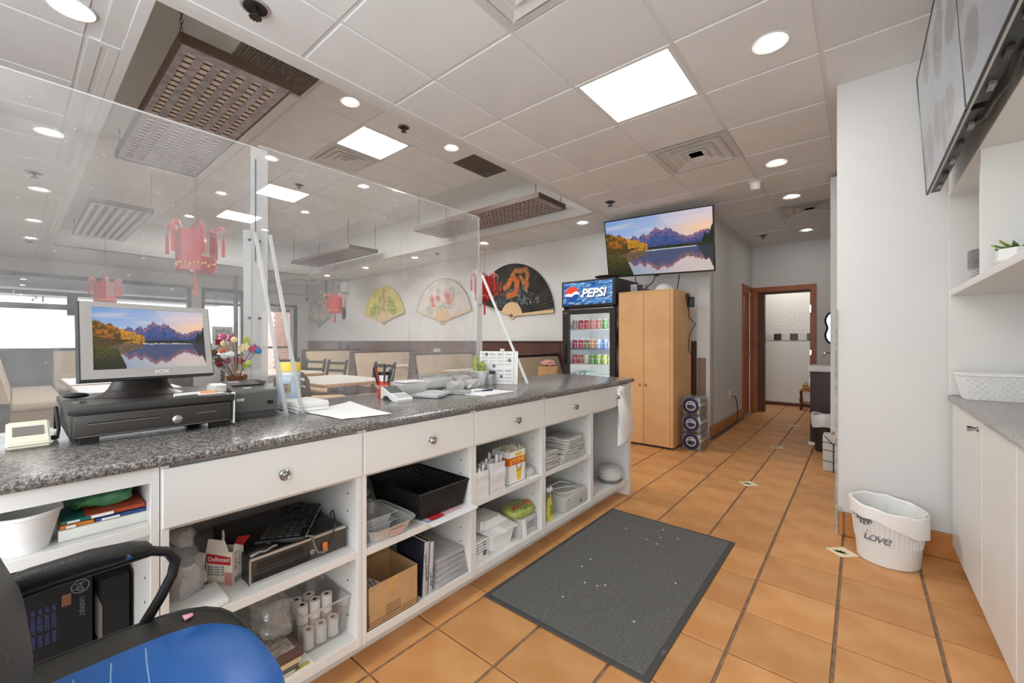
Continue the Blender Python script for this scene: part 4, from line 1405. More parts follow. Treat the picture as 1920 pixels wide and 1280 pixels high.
def towel(x, y, z, sx, sy, h, a, lb):
    t = thing('folded_towel', lb, 'towel', (x, y, z), a, 'folded towels on the shelf')
    for k in range(2):
        b = B().box(-sx / 2, sx / 2, -sy / 2 + k * .004, sy / 2 - k * .006, k * h / 2 + .0006, (k + 1) * h / 2, bev=h * .2, seg=2)
        bmesh.ops.subdivide_edges(b.b, edges=[e for e in b.b.edges if e.calc_length() > .04], cuts=4, use_grid_fill=True)
        for v in b.b.verts:
            dz = noise.noise(Vector((v.co.x * 22 + z * 40, v.co.y * 22, k * 3))) * h * .34
            v.co += Vector((noise.noise(v.co * 26 + Vector((z * 90, 0, 0))) * .011, noise.noise(v.co * 31 + Vector((0, z * 70, 0))) * .010, dz if k else dz * (1 if v.co.z > h * .3 else 0)))
        ob('fold', b, TOW, t)
    ob('hem', B().tube([(sx / 2 + .001, -sy / 2 + .01, h * .45), (sx / 2 + .002, 0, h * .5), (sx / 2 + .001, sy / 2 - .012, h * .48)], .0024, 5), TOWB, t)


for k in range(4):
    towel(-1.485 - k * .002, 2.045, .4425 + k * .026, .17, .155, .025, R.uniform(-.08, .08), 'folded grey-white towel in the shorter towel stack, %s of four' % ['lowest', 'second', 'third', 'topmost'][k])
for k in range(5):
    towel(-1.50, 2.285 + k * .008, .4425 + k * .026, .20, .27 - k * .018, .025 if k < 4 else .034, R.uniform(-.07, .07), 'folded grey-white towel in the taller towel stack, %s of five' % ['lowest', 'second', 'third', 'fourth', 'topmost'][k])
one('yellow_pack', B().box(-1.70, -1.60, 1.99, 2.12, .4425, .585, bev=.006), mat('pack_yellow', c(206, 150, 48), .4), 'yellow pack standing behind the shorter towel stack', 'pack')
one('red_tag', B().box(-1.425, -1.39, 1.964, 1.975, .4425, .478, bev=.002), REDM, 'small red packet at the shelf edge beside the towels', 'packet')
# spray bottle
t = thing('spray_bottle', 'yellow-labelled spray bottle on the bottom shelf beside the grey case', 'spray bottle', (-1.43, 2.06, .13))
x, y = -1.43, 2.06
b = B().lathe([(.026, 0), (.028, .01), (.028, .075), (.022, .10), (.017, .13), (.013, .155), (.011, .165)], x, y, 20, M=Matrix.Translation((0, 0, .1305)) )
for v in b.b.verts:
    v.co.x = x + (v.co.x - x) * .7
ob('bottle', b, mat('bottle_yellow', c(224, 206, 110), .3, col2=c(200, 196, 80), vscale=20), t)
ob('label', B().box(x + .019, x + .0205, y - .016, y + .016, .165, .225), mat('label_lime', c(150, 158, 50), .4), t)
ob('trigger_head', B().box(x - .012, x + .014, y - .028, y + .022, .300, .325, bev=.005).box(x - .01, x + .008, y - .008, y + .008, .292, .302), WHITE, t)
ob('trigger', B().tube([(x + .006, y - .012, .302), (x + .012, y - .018, .285), (x + .010, y - .016, .268)], .004, 6), DGREY, t)
t = thing('grey_case', 'pale grey metal case with a cable coiled on top', 'case', (-1.5, 2.33, .13))
ob('case_body', B().box(-1.64, -1.402, 2.19, 2.462, .1305, .228, bev=.006), mat('case_grey', c(196, 194, 186), .4), t)
ob('lock', B().box(-1.4025, -1.3995, 2.375, 2.385, .15, .168).box(-1.4025, -1.3995, 2.235, 2.24, .198, .205), INK, t)
one('white_cable', B().tube([(-1.60, 2.21, .2325), (-1.54, 2.26, .2325), (-1.50, 2.36, .2325), (-1.46, 2.40, .2325), (-1.42, 2.36, .2325), (-1.43, 2.27, .2325), (-1.47, 2.22, .2325), (-1.58, 2.24, .236), (-1.58, 2.40, .238), (-1.52, 2.44, .2325)], .0036, 6), WHITE, 'white power cable lying loosely on the grey metal case', 'cable')
# --- sixth unit: domed containers
BASEC = clear('dome_base', film=.5, gloss=.2, fcol=(.55, .55, .55, 1))
for k in range(4):
    z = .1305 + k * .024
    t = thing('domed_container', 'round white lidded container in the end cabinet, %s of four' % ['lowest', 'second', 'third', 'topmost'][k], 'container', (-1.47, 2.93, z), 0, 'stacked round containers in the end cabinet')
    ob('bowl', B().lathe([(.078, 0), (.090, .018), (.093, .0195), (.093, .0215), (0, .0215)], -1.47, 2.93, 32, M=Matrix.Translation((0, 0, z))), WPL if k else BASEC, t)
    if k == 3:
        ob('lid', B().lathe([(.094, .022), (.094, .026), (.085, .030), (.078, .040), (.05, .046), (0, .047)], -1.47, 2.93, 32, M=Matrix.Translation((0, 0, z))), MILK, t)
one('pink_cloth', crbox((-1.44, 2.565, .1305), .07, .07, .085, .016, 30, 5), mat('pink_rag', c(216, 196, 188), .9, bump=.4, bscale=80), 'crumpled pinkish cloth beside the round containers', 'cloth')
# bag tied to the last drawer knob
t = thing('hanging_bag', 'white plastic bag tied to the last drawer knob', 'bag', (-1.355, 2.92, .47))
KNOT = mat('bag_white', c(236, 236, 232), .35, bump=.4, bscale=30)
b = B()
rings = []
for k in range(9):
    f = k / 8
    z = .83 - f * .34
    w_ = .03 + .11 * f ** .9
    cy_ = 2.885 + .10 * f
    rings.append([(-1.358 + (.012 + .02 * math.sin(f * 2.6)) * math.sin(a) + .004 * math.sin(3 * a + k), cy_ + w_ * math.cos(a) + .006 * math.sin(5 * a + k * .7), z + (.05 * math.cos(a) - .01 if k == 8 else 0)) for a in [q * 2 * PI / 28 for q in range(28)]])
b.loft(rings)
ob('bag_body', b, KNOT, t)
ob('bag_knot', crbox((-1.362, 2.888, .795), .035, .085, .065, .022, 40, 7), KNOT, t)
ob('bag_loop', B().tube([(-1.362, 2.885, .85), (-1.365, 2.88, .868), (-1.372, 2.875, .865)], .006, 6), KNOT, t)
# ================================================================ ON THE WORKTOP
ZT = .907
# --- landscape picture for the two screens (flat print on a screen)


RIDGE = [(0, .50), (.20, .56), (.285, .70), (.34, .645), (.385, .715), (.42, .67), (.47, .74), (.505, .80), (.535, .755), (.57, .73), (.605, .775), (.635, .74), (.70, .66), (.785, .585), (.83, .60), (.885, .645), (.95, .665), (1.001, .63)]


def landscape(u, v):
    """u to the right, v up, linear rgb of the displayed picture"""
    def L3(r, g, b):
        return (lin(r), lin(g), lin(b))
    hor = .42 + .004 * nz(u * 9, 1)
    tw_ = nz(u * 5.1, v * 5.1)
    f1 = nz(u * 34, v * 34, 2)
    f2 = nz(u * 80, v * 80, 5)
    def mt(x):
        for (xa, ya), (xb, yb) in zip(RIDGE, RIDGE[1:]):
            if x <= xb:
                return ya + (yb - ya) * (x - xa) / (xb - xa) + .022 * nz(x * 38, 7) + .012 * nz(x * 110, 3)
        return .66
    mt0 = lambda x: (.55 + .30 * max(0, 1 - abs(x - .52) / .30) ** 1.25 + .10 * max(0, 1 - abs(x - .30) / .07) + .05 * max(0, 1 - abs(x - .40) / .05) + .05 * max(0, 1 - abs(x - .50) / .035)
                    + .03 * max(0, 1 - abs(x - .60) / .05) + .11 * max(0, 1 - abs(x - 1.0) / .20) + .018 * nz(x * 30, 7) - .06) * 1.0

    def sky(x, y):
        base = mixc(L3(116, 160, 214), L3(190, 200, 226), 1.3 * (x * .6 + (1 - y) * .9))
        pink = mixc(base, L3(252, 204, 168), max(0, (x - .45) * 1.9) * (1.25 - abs(y - .70) * 3.2))
        if x > .62 - (y - .8) * .5 and y > .86 - .1 * x:
            pink = mixc(pink, L3(226, 212, 228), .35)
        return mixc(pink, L3(244, 226, 216), .5 * max(0, nz(x * 3, y * 12, 3)))

    def mount(x, y, top):
        lit = max(0, (y - top + .13) / .13) * (.25 + 1.4 * nz(x * 46, y * 40, 4))
        cc = mixc(L3(38, 66, 122), L3(76, 92, 150), .6 + 1.1 * f1)
        cc = mixc(cc, L3(214, 132, 112), lit)
        return mixc(cc, L3(26, 44, 84), max(0, (.56 - y) * 5))

    def far_trees(x):
        return .462 + .022 * abs(nz(x * 60, 3)) + (.115 * max(0, (x - .90) / .1) if x > .90 else 0) + (.12 * max(0, 1 - abs(x - .935) / .03) + .16 * max(0, 1 - abs(x - .995) / .04) if x > .86 else 0)

    def gold(x):
        return .80 - .62 * x + .035 * nz(x * 44, 9) + (.05 * max(0, 1 - abs(x - .145) / .02)) - (.12 if x > .42 else 0)
    # foreground grass, lower left
    gtop = .40 - .55 * max(0, u - .02) * 1.1 + .04 * nz(u * 40, 2)
    if u < .26 and v < gtop + .03 and v < .40 - (u - .18) * 4.5 * (u > .18):
        cc = mixc(L3(34, 40, 10), L3(112, 104, 32), .2 + 1.3 * f2 + (v - .2))
        return mixc(cc, L3(10, 16, 6), max(0, .75 - v * 2.3))
    bank = .435 + .02 * nz(u * 12, 5) + max(0, .09 - u * .16)
    bl = .31 + .20 * min(1, u / .42)
    if v > bl and v < bank and u < .50:
        return mixc(L3(92, 74, 24), L3(60, 40, 18), .5 + 1.4 * f1)
    if u > .78 and .435 < v < .455 + .004 * f1:
        return mixc(L3(70, 66, 22), L3(48, 40, 16), .5 + f1)
    if v >= hor:
        if u < .43 and v < gold(u):
            cc = mixc(L3(196, 124, 24), L3(226, 168, 52), .5 + 1.4 * f1) if u > .22 else mixc(L3(86, 70, 20), L3(186, 110, 30), .35 + 1.9 * nz(u * 22, v * 14, 6))
            return mixc(cc, L3(34, 30, 14), max(0, .25 + 1.3 * f2 + (.50 - v) * 2))
        if v < far_trees(u):
            return mixc(L3(24, 34, 22), L3(60, 54, 22), .3 + 1.5 * f1 - (.6 if u > .85 else 0))
        top = mt(u)
        if v < top:
            return mount(u, v, top)
        return sky(u, v)
    # water
    vr = hor + (hor - v) * 1.02
    d = (hor - v)
    ur = u + .004 * nz(u * 60, v * 90)
    if vr < .438 and .40 < u < .86:
        cc = L3(206, 206, 216)
    elif ur < .50 and vr < gold(ur) - .06 and vr < .66 - .35 * max(0, ur - .28):
        cc = mixc(L3(136, 96, 30), L3(70, 52, 26), .5 + f1)
    elif u > .88 and vr < far_trees(ur) + .06:
        cc = L3(22, 28, 26)
    elif vr < mt(ur):
        lit = max(0, (vr - mt(ur) + .10) / .10) * (.45 + nz(u * 46, v * 30))
        cc = mixc(L3(62, 72, 112), L3(210, 118, 74), lit)
    else:
        cc = mixc(L3(226, 206, 198), L3(120, 158, 192), max(0, 1.1 - u * 1.3 - v * .8))
    return mixc(cc, L3(110, 116, 136), .18)


SCREEN = attr_mat('screen_picture', .6, emit=SCREEN_E if 'SCREEN_E' in globals() else .5)


def slab(b, P, back, th):
    """solid slab from four front corners P (bl, br, tr, tl) thickened along -normal"""
    n = (Vector(P[1]) - Vector(P[0])).cross(Vector(P[3]) - Vector(P[0])).normalized()
    q = [Vector(p) - n * back for p in P]
    r = [Vector(p) - n * (back + th) for p in P]
    b.loft([q, r])
    return n


# cash drawer
CDK = mat('drawer_black', c(56, 54, 52), .38, .2)
t = thing('cash_drawer', 'black metal cash drawer under the touch screen', 'cash drawer', (-1.86, .29, ZT))
ob('body', B().box(-2.05, -1.672, .10, .488, .925, 1.003, bev=.003), CDK, t)
ob('lid', B().box(-2.06, -1.655, .094, .492, .996, 1.018, bev=.004), CDK, t)
fr = ob('drawer_front', B().box(-1.674, -1.662, .106, .482, .927, .992, bev=.004), mat('drawer_face', c(62, 58, 54), .35, .2), t)
ob('lock', B().lathe([(.013, 0), (.013, .003), (.010, .005), (0, .005)], 0, 0, 20, M=frame_mat((-1.662, .335, .952), (0, 1, 0), (0, 0, 1))), CHROME, fr)
ob('media_slot', B().box(-1.6625, -1.6612, .135, .29, .966, .970), INK, fr)
ob('slot_lip', B().box(-1.663, -1.6595, .135, .29, .9635, .966), GREYM, fr)
ob('slot_lip', B().box(-1.663, -1.6595, .385, .44, .963, .966), GREYM, fr)
ob('edge_line', B().tube([(-1.6615, .112, .987), (-1.6615, .476, .987)], .001, 5).tube([(-1.6615, .112, .931), (-1.6615, .476, .931)], .001, 5), GREYM, fr)
for x in (-2.0, -1.70):
    for y in (.14, .45):
        ob('foot', B().box(x - .02, x + .02, y - .02, y + .02, ZT, .9255), BLK, t)
# touch screen
BZ = mat('bezel_silver', c(172, 170, 166), .38, .25)
t = thing('touch_screen', 'grey touch screen showing a mountain lake on the cash drawer', 'monitor', (-1.86, .28, 1.018))
BLc, BRc, TRc, TLc = Vector((-1.73, .127, 1.087)), Vector((-1.80, .466, 1.085)), Vector((-1.872, .466, 1.320)), Vector((-1.787, .127, 1.321))


def bil(u, v, off=0):
    n = (BRc - BLc).cross(TLc - BLc).normalized()
    return (BLc * (1 - u) + BRc * u) * (1 - v) + (TLc * (1 - u) + TRc * u) * v + n * off


su0, su1, sv0, sv1 = .078, .948, .115, .93
b = B()
outer = [bil(u, v) for u, v in ((0, 0), (1, 0), (1, 1), (0, 1))]
inner = [bil(u, v) for u, v in ((su0, sv0), (su1, sv0), (su1, sv1), (su0, sv1))]
inner2 = [bil(u, v, -.004) for u, v in ((su0, sv0), (su1, sv0), (su1, sv1), (su0, sv1))]
b.loft([[p + Vector((-.012, 0, 0)) for p in outer], outer, inner, inner2], cap=False)
ob('bezel', b, BZ, t, smooth=0)
b = B()
n_ = (BRc - BLc).cross(TLc - BLc).normalized()
b.loft([[bil(u, v, -.004) for u, v in ((-.008, -.025), (1.012, -.025), (1.012, 1.0), (-.008, 1.0))], [bil(u, v, -.030) for u, v in ((-.008, -.025), (1.012, -.025), (1.012, 1.0), (-.008, 1.0))], [bil(u, v, -.055) for u, v in ((.15, .1), (.85, .1), (.85, .9), (.15, .9))]])
ob('back_shell', b, DGREY, t)
paint('display', 200, 100, lambda u, v: bil(su0 + (su1 - su0) * u, sv0 + (sv1 - sv0) * v, -.0035), landscape, SCREEN, t)
text('3OX', .017, PAPER, t, bil(.56, .055, .0008), BRc - BLc, TLc - BLc, wx=1.2)
b = B()
rg = []
for f in range(9):
    k = f / 8
    hw = .118 - .055 * k ** .6
    hd = .085 - .055 * k ** .5
    rg.append([(-1.885 + math.cos(a) * hd * (1 if math.cos(a) > 0 else .8), .28 + math.sin(a) * hw, 1.019 + .006 * (f > 0) + .075 * k ** 2) for a in [q * 2 * PI / 32 for q in range(32)]])
b.loft(rg)
ob('stand_base', b, mat('stand_black', c(52, 48, 45), .3), t)
ob('stand_neck', B().box(-1.90, -1.855, .235, .325, 1.08, 1.19, bev=.008), BLK, t)
ob('stand_cable', B().tube([(-1.838, .255, 1.105), (-1.825, .26, 1.085), (-1.822, .28, 1.078), (-1.825, .31, 1.08), (-1.84, .325, 1.10)], .004, 6), BLK, t)
# small things on the cash drawer
t = thing('white_marker', 'white marker pen lying on the cash drawer front edge', 'pen', (-1.70, .38, 1.018))
ob('barrel', B().cyl((-1.705, .335, 1.0235), (-1.715, .405, 1.0235), .0055), WHITE, t)
ob('cap', B().cyl((-1.715, .405, 1.0235), (-1.722, .452, 1.0235), .0062), mat('pen_orange', c(226, 160, 124), .4), t)
one('receipt_slip', crumple(B().box(-1.80, -1.70, .40, .475, 1.0185, 1.0205), .0015, 50, 2), PAPER, 'white receipt slip under the marker on the cash drawer', 'paper')
t = thing('card_holder', 'grey-white card stack on the right end of the cash drawer', 'card holder', (-1.75, .47, 1.018))
ob('holder', B().box(-1.80, -1.725, .445, .487, 1.0205, 1.043, bev=.003), mat('holder_grey', c(186, 184, 178), .5), t)
ob('cards', B().box(-1.795, -1.722, .452, .485, 1.043, 1.047), PAPER, t)
one('hanging_receipts', crumple(B().box(-1.70, -1.668, .4925, .497, .915, 1.022), .004, 34, 6), PAPER, 'strip of white receipts hanging between cash drawer and printer', 'paper')
one('black_remote', B().sph((-1.90, .128, 1.0275), .009, 1, 3.4, 1), BLK, 'black remote control beside the screen stand', 'remote')
t = thing('key_set', 'small keys lying on the cash drawer corner', 'keys', (-1.75, .125, 1.018))
ob('key', B().box(-1.76, -1.735, .118, .126, 1.0185, 1.021).lathe([(.003, .0), (.010, 0), (.010, .002), (.003, .002)], -1.765, .122, 14, M=Matrix.Translation((0, 0, 1.0185)), cap=False), GREYM, t)
ob('key', B().box(-1.752, -1.73, .128, .136, 1.021, 1.0235).rotz(.3, (-1.74, .13, 1)), BLK, t)
# receipt printer
t = thing('receipt_printer', 'grey receipt printer with a paper slot beside the cash drawer', 'printer', (-1.85, .59, ZT))
b = B().prism([(-1.95, .935), (-1.752, .935), (-1.750, 1.006), (-1.757, 1.014), (-1.86, 1.032), (-1.94, 1.040), (-1.95, 1.03)], .148, Matrix(((1, 0, 0, 0), (0, 0, 1, .516), (0, 1, 0, 0), (0, 0, 0, 1))))
ob('upper_case', b, mat('printer_grey', c(92, 92, 90), .45), t)
ob('lower_case', B().box(-1.948, -1.758, .518, .662, ZT, .9345, bev=.004), mat('printer_dark', c(76, 77, 76), .45), t)
up = Vector((.0, 0, 1))
ob('paper_slot', B().box(-1.845, -1.82, .535, .64, 1.024, 1.0305), INK, t)
ob('label', B().box(-1.7505, -1.7493, .525, .549, .978, .987), PAPER, t)
text('EPSON', .006, INK, t, (-1.749, .537, .9825), (0, 1, 0), (0, 0, 1))
ob('port', B().box(-1.7515, -1.7488, .628, .648, .958, .972), BLK, t)
for (x, y0, y1, z) in ((-1.90, .54, .575, 1.0375), (-1.79, .56, .585, 1.0212)):
    ob('sticker', B().box(x - .008, x + .008, y0, y1, z - .001, z + .001), PAPER, t)
ob('side_switch', B().box(-1.93, -1.85, .642, .660, 1.034, 1.042, bev=.002), GREYM, t)
# card terminal at the chair end
CRMP = mat('cream_plastic', c(218, 214, 194), .45)
t = thing('card_terminal', 'cream card terminal with a grey screen at the end of the counter', 'terminal', (-1.79, .028, ZT))
b = B().prism([(-1.86, ZT), (-1.735, ZT), (-1.728, .915), (-1.730, .924), (-1.855, .968), (-1.866, .962)], .082, Matrix(((1, 0, 0, 0), (0, 0, 1, -.013), (0, 1, 0, 0), (0, 0, 0, 1))))
bmesh.ops.bevel(b.b, geom=b.b.edges[:], offset=.004, segments=2, affect='EDGES')
ob('case', b, CRMP, t)
M_ = frame_mat((-1.790, .028, .9462), (0, 1, 0), (-.943, 0, .333))
ob('screen', B().box(-.029, .029, -.022, .030, -.001, .0012, M=M_), mat('lcd_grey', c(112, 112, 106), .25), t)
one('terminal_cable', B().tube([(-1.83, .07, .915), (-1.84, .085, .912), (-1.88, .09, .93), (-1.95, .088, .99), (-2.02, .09, .95), (-2.04, .09, .912)], .0045, 8).box(-1.835, -1.825, .069, .082, .909, .921), BLK, 'black cable running from card terminal behind the cash drawer', 'cable')
# flowers
t = thing('ornament_bouquet', 'bouquet of coloured beads and discs in a copper glass behind the printer', 'ornament', (-2.0, .60, ZT))
ob('vase', B().lathe([(.03, 0), (.033, .01), (.028, .08), (.04, .15), (.036, .15), (.024, .08), (.02, .01)], -2.0, .60, 20, M=Matrix.Translation((0, 0, ZT))), mat('copper_glass', c(150, 96, 70), .2, .5), t)
BC = {'red': (150, 34, 66), 'blue': (42, 128, 178), 'orange': (222, 110, 70), 'cream': (238, 216, 168), 'green': (176, 190, 92), 'white': (232, 236, 236), 'pink': (206, 84, 116), 'bronze': (120, 84, 52)}
for nm, cc in BC.items():
    m_ = mat('bead_' + nm, c(*cc), .3)
    for k in range(1 if nm in ('orange',) else 4 if nm != 'white' else 8):
        az = {'white': R.uniform(-2.6, -1.2), 'blue': R.uniform(.6, 1.5), 'green': R.uniform(.2, 1.2), 'cream': R.uniform(-.4, .5)}.get(nm, R.uniform(-1.8, 1.2))
        sp = R.uniform(.03, .115)
        top = Vector((-2.0 + .04 * R.uniform(-1, .6), .60 + sp * math.sin(az), 1.07 + R.uniform(.02, .15)))
        b = B().tube([(-2.0, .60, 1.03), (-2.0 + (top.x + 2) * .4, .6 + (top.y - .6) * .5, (1.03 + top.z) / 2 + .02), top], .0011, 4)
        o = ob('stem', b, mat('wire_' + nm, c(*[int(x * .8) for x in cc]), .4) if k == 0 else bpy.data.materials['wire_' + nm], t)
        q = B()
        if k % 2 == 0:
            q.sph(top, .013, .4, 1, 1, 12, 8)
        else:
            for e in range(5):
                a = e * 1.2566
                q.prism([(0, 0), (.007, .008), (0, .020), (-.007, .008)], .0012, Matrix.Translation(top) @ Matrix.Rotation(PI / 2, 4, 'Y') @ Matrix.Rotation(a, 4, 'Z'))
        ob('bead', q, m_, o)
# wipes canister
t = thing('wipes_canister', 'white wipes canister with a yellow lid behind the acrylic braces', 'canister', (-1.99, .80, ZT))
ob('canister', B().lathe([(.046, 0), (.049, .004), (.049, .155), (.046, .158)], -1.985, .80, 28, M=Matrix.Translation((0, 0, ZT))), WHITE, t)
ob('lid', B().lathe([(.051, .158), (.051, .188), (.046, .196), (0, .197)], -1.985, .80, 28, M=Matrix.Translation((0, 0, ZT))), mat('lid_yellow', c(244, 212, 90), .4), t)
ob('label', B().lathe([(.0494, .012), (.0496, .014), (.0496, .140), (.0494, .142)], -1.985, .80, 28, M=Matrix.Translation((0, 0, ZT)), cap=False), mat('label_sky', c(186, 208, 228), .4), t)
nv = Vector((.64 * 1, -.45, 0)).normalized()
pw = Vector((-1.985, .80, 1.02)) + nv * .0502
text('2X40', .022, WHITE, t, pw + Vector((0, 0, .012)), Vector((-nv.y, nv.x, 0)), (0, 0, 1), bold=.0008)
ob('pattern', B().box(-.018, .018, -.05, -.008, 0, .001, M=frame_mat(pw, Vector((-nv.y, nv.x, 0)), (0, 0, 1))), mat('label_print', c(112, 104, 140), .4, col2=c(214, 190, 120), vscale=60), t)
# napkins and papers
for k in range(6):
    one('paper_napkin', crumple(B().box(-1.93 + k * .003, -1.735 + R.uniform(-.008, .008), .738 + R.uniform(-.004, .004), .862 + R.uniform(-.006, .004), ZT + .0005 + k * .0068, ZT + .0070 + k * .0068, bev=.001), .0022, 20, k * 2.0), PAPER, 'white paper napkin in the stack by the acrylic brace, %s of six' % ['lowest', 'second', 'third', 'fourth', 'fifth', 'topmost'][k], 'napkin', 'napkins stacked by the acrylic brace')
b = B().grid(14, 10, lambda u, v: (0, 0, 0))
P4 = [Vector((-1.771, .764, 0)), Vector((-1.475, .784, 0)), Vector((-1.43, .968, 0)), Vector((-1.84, 1.013, 0))]
b = B().grid(14, 10, lambda u, v: ((P4[0] * (1 - u) + P4[1] * u) * (1 - v) + (P4[3] * (1 - u) + P4[2] * u) * v) + Vector((0, 0, ZT + .0012 + .012 * max(0, v - .5) ** 2 * max(0, .6 - u) * 4 + .0016 * (1 + noise.noise((u * 5, v * 5, 0))))))
e = bmesh.ops.extrude_face_region(b.b, geom=b.b.faces[:])
bmesh.ops.translate(b.b, vec=(0, 0, .0008), verts=[g for g in e['geom'] if isinstance(g, bmesh.types.BMVert)])
bmesh.ops.recalc_face_normals(b.b, faces=b.b.faces[:])
one('loose_sheet', b, PAPER, 'large white sheet lying alone on the middle of the worktop', 'paper')
# pen cup
t = thing('pen_can', 'orange and white can full of pens beside the card reader', 'pen holder', (-2.0, 1.30, ZT))
ob('can', B().lathe([(.033, 0), (.033, .118), (.030, .118), (.030, .006), (0, .006)], -2.0, 1.30, 24, M=Matrix.Translation((0, 0, ZT))), mat('can_orange', c(214, 82, 50), .35), t)
ob('white_band', B().lathe([(.0332, .075), (.0336, .077), (.0336, .108), (.0332, .110)], -2.0, 1.30, 24, M=Matrix.Translation((0, 0, ZT)), cap=False), PAPER, t)
ob('black_rim', B().lathe([(.034, .108), (.0345, .118), (.034, .122), (.029, .122), (.028, .112)], -2.0, 1.30, 24, M=Matrix.Translation((0, 0, ZT)), cap=False), BLK, t)
text('SOUP', .024, PAPER, t, Vector((-2.0, 1.30, ZT + .045)) + Vector((.70, -.71, 0)) * .0338, (.71, .70, 0), (0, 0, 1))
PC_ = [(30, 30, 34), (44, 60, 110), (190, 50, 46), (200, 202, 204), (120, 140, 60), (60, 60, 66), (170, 176, 184), (28, 34, 60), (70, 72, 70)]
for k, cc in enumerate(PC_):
    a = k * 2.4
    r_ = .018
    p = Vector((-2.0 + r_ * math.cos(a), 1.30 + r_ * math.sin(a), ZT + .008))
    q = p + Vector((.028 * math.cos(a + .5), .040 * math.sin(a + .3), .125 + .03 * ((k * 7) % 4) / 4))
    t2 = thing('pen', '%s pen standing in the orange and white can' % ['black', 'navy', 'red', 'white', 'olive green', 'dark grey', 'silver', 'dark blue', 'charcoal'][k], 'pen', p, 0, 'pens in the orange can')
    ob('barrel', B().cyl(p, q, .0045, .0048, 8), mat('pen_%d' % k, c(*cc), .35), t2)
    ob('tip', B().cyl(q, q + (q - p).normalized() * .012, .004, .002, 8), BLK, t2)
# card reader
t = thing('card_reader', 'white card reader with a black screen and hollow underside', 'card reader', (-1.775, 1.225, ZT), -.18)
prof_ = [(-.095, .0), (-.075, 0), (-.052, .018), (-.01, .018), (.02, .006), (.045, 0), (.098, 0), (.102, .012), (.096, .022), (.03, .032), (-.07, .058), (-.095, .056)]
b = B().prism(prof_, .082, Matrix(((1, 0, 0, 0), (0, 0, 1, -.041), (0, 1, 0, 0), (0, 0, 0, 1))))
bmesh.ops.bevel(b.b, geom=[e for e in b.b.edges if abs(e.verts[0].co.y - e.verts[1].co.y) < .001], offset=.002, segments=1, affect='EDGES')
ob('case', b, WHITE, t, smooth=20)
Mq = frame_mat((-.026, 0, .0475), (.967, 0, -.252), (0, 1, 0))
ob('screen', B().box(-.052, .042, -.034, .034, -.001, .001, M=Mq), DGREY, t)
b = B()
Mk = frame_mat((.064, 0, .0275), (.99, 0, -.14), (0, 1, 0))
for i in range(4):
    for j in range(4):
        b.box(-.030 + i * .016, -.018 + i * .016, -.033 + j * .0175, -.019 + j * .0175, 0, .003, M=Mk)
ob('keys', b, mat('key_pale', c(206, 206, 204), .5), t, kind='stuff')
ob('underside', B().box(-.07, .04, -.039, .039, .0005, .010), BLK, t)
# calculators
CG = mat('calc_grey', c(168, 169, 172), .45)
for k, (x, y, a, lb) in enumerate(((-1.735, 1.395, .35, 'grey keypad nearest the white card reader'), (-1.79, 1.50, .30, 'grey keypad nearest the stacked foam plates'))):
    t = thing('keypad', lb, 'keypad', (x, y, ZT), a, 'grey keypads on the worktop')
    ob('case', B().box(-.085, .085, -.05, .05, .001, .014, bev=.005), CG, t)
    b = B()
    for i in range(6):
        for j in range(4):
            b.box(-.06 + i * .023, -.043 + i * .023, -.042 + j * .022, -.026 + j * .022, .013, .018, bev=.002, seg=1)
    ob('keys', b, mat('calc_key_%d' % k, c(206, 206, 208), .5), t, kind='stuff')
    ob('display', B().box(-.083, -.066, -.04, .04, .0135, .0155), mat('calc_lcd_%d' % k, c(140, 146, 138), .3), t)
for k in range(7):
    z = ZT + .0005 + k * .009
    t = thing('foam_plate', 'white foam plate in the stack before the clear box, %s of seven' % ['lowest', 'second', 'third', 'fourth', 'fifth', 'sixth', 'topmost'][k], 'plate', (-1.94, 1.42, z), 0, 'foam plates stacked before the clear box')
    b = B()
    q = [[(-1.945 + sx * a, 1.415 + sy * bb, zz) for sx, sy in ((-1, -1), (1, -1), (1, 1), (-1, 1))] for a, bb, zz in ((.070, .086, z), (.074, .09, z + .004), (.075, .09, z + .0082), (.066, .08, z + .0045))]
    b.loft(q)
    bmesh.ops.bevel(b.b, geom=[e for e in b.b.edges if abs(e.verts[0].co.z - e.verts[1].co.z) > .003], offset=.012, segments=2, affect='EDGES')
    ob('shell', b, FOAM, t)
one('napkin_fold', crumple(B().box(-2.0, -1.89, 1.36, 1.49, ZT + .0655, ZT + .072), .004, 24, 9), PAPER, 'folded napkin lying on the foam plate stack', 'napkin')
# clear bakery boxes
for k, (y0, y1, lb) in enumerate(((1.52, 1.76, 'clear plastic box of white napkins nearest the foam plates'), (1.775, 1.93, 'clear plastic box of bagged cutlery next to the cactus'))):
    t = thing('clear_box', lb, 'box', (-1.97, (y0 + y1) / 2, ZT), 0, 'clear boxes on the worktop')
    ob('box_wall', B().box(-2.035, -1.905, y0, y1, ZT + .0005, ZT + .085, bev=.004), CLEARP, t, smooth=0)
    ob('lid', B().box(-2.04, -1.90, y0 - .004, y1 + .004, ZT + .085, ZT + .092, bev=.002), CLEARP, t)
    ob('wrapped_contents', crbox((-1.97, (y0 + y1) / 2, ZT + .002), .12, y1 - y0 - .012, .072, .01, 26, k + 3), PAPER, t)
for k, (x, y, lb) in enumerate(((-1.86, 1.70, 'bag of white sachets before the first clear box'), (-1.85, 1.83, 'bag of white sachets before the second clear box'))):
    one('sachet_bag', crbox((x, y, ZT + .0005), .07, .11, .055, .010, 34, k * 5.0), BAGM, lb, 'bag')
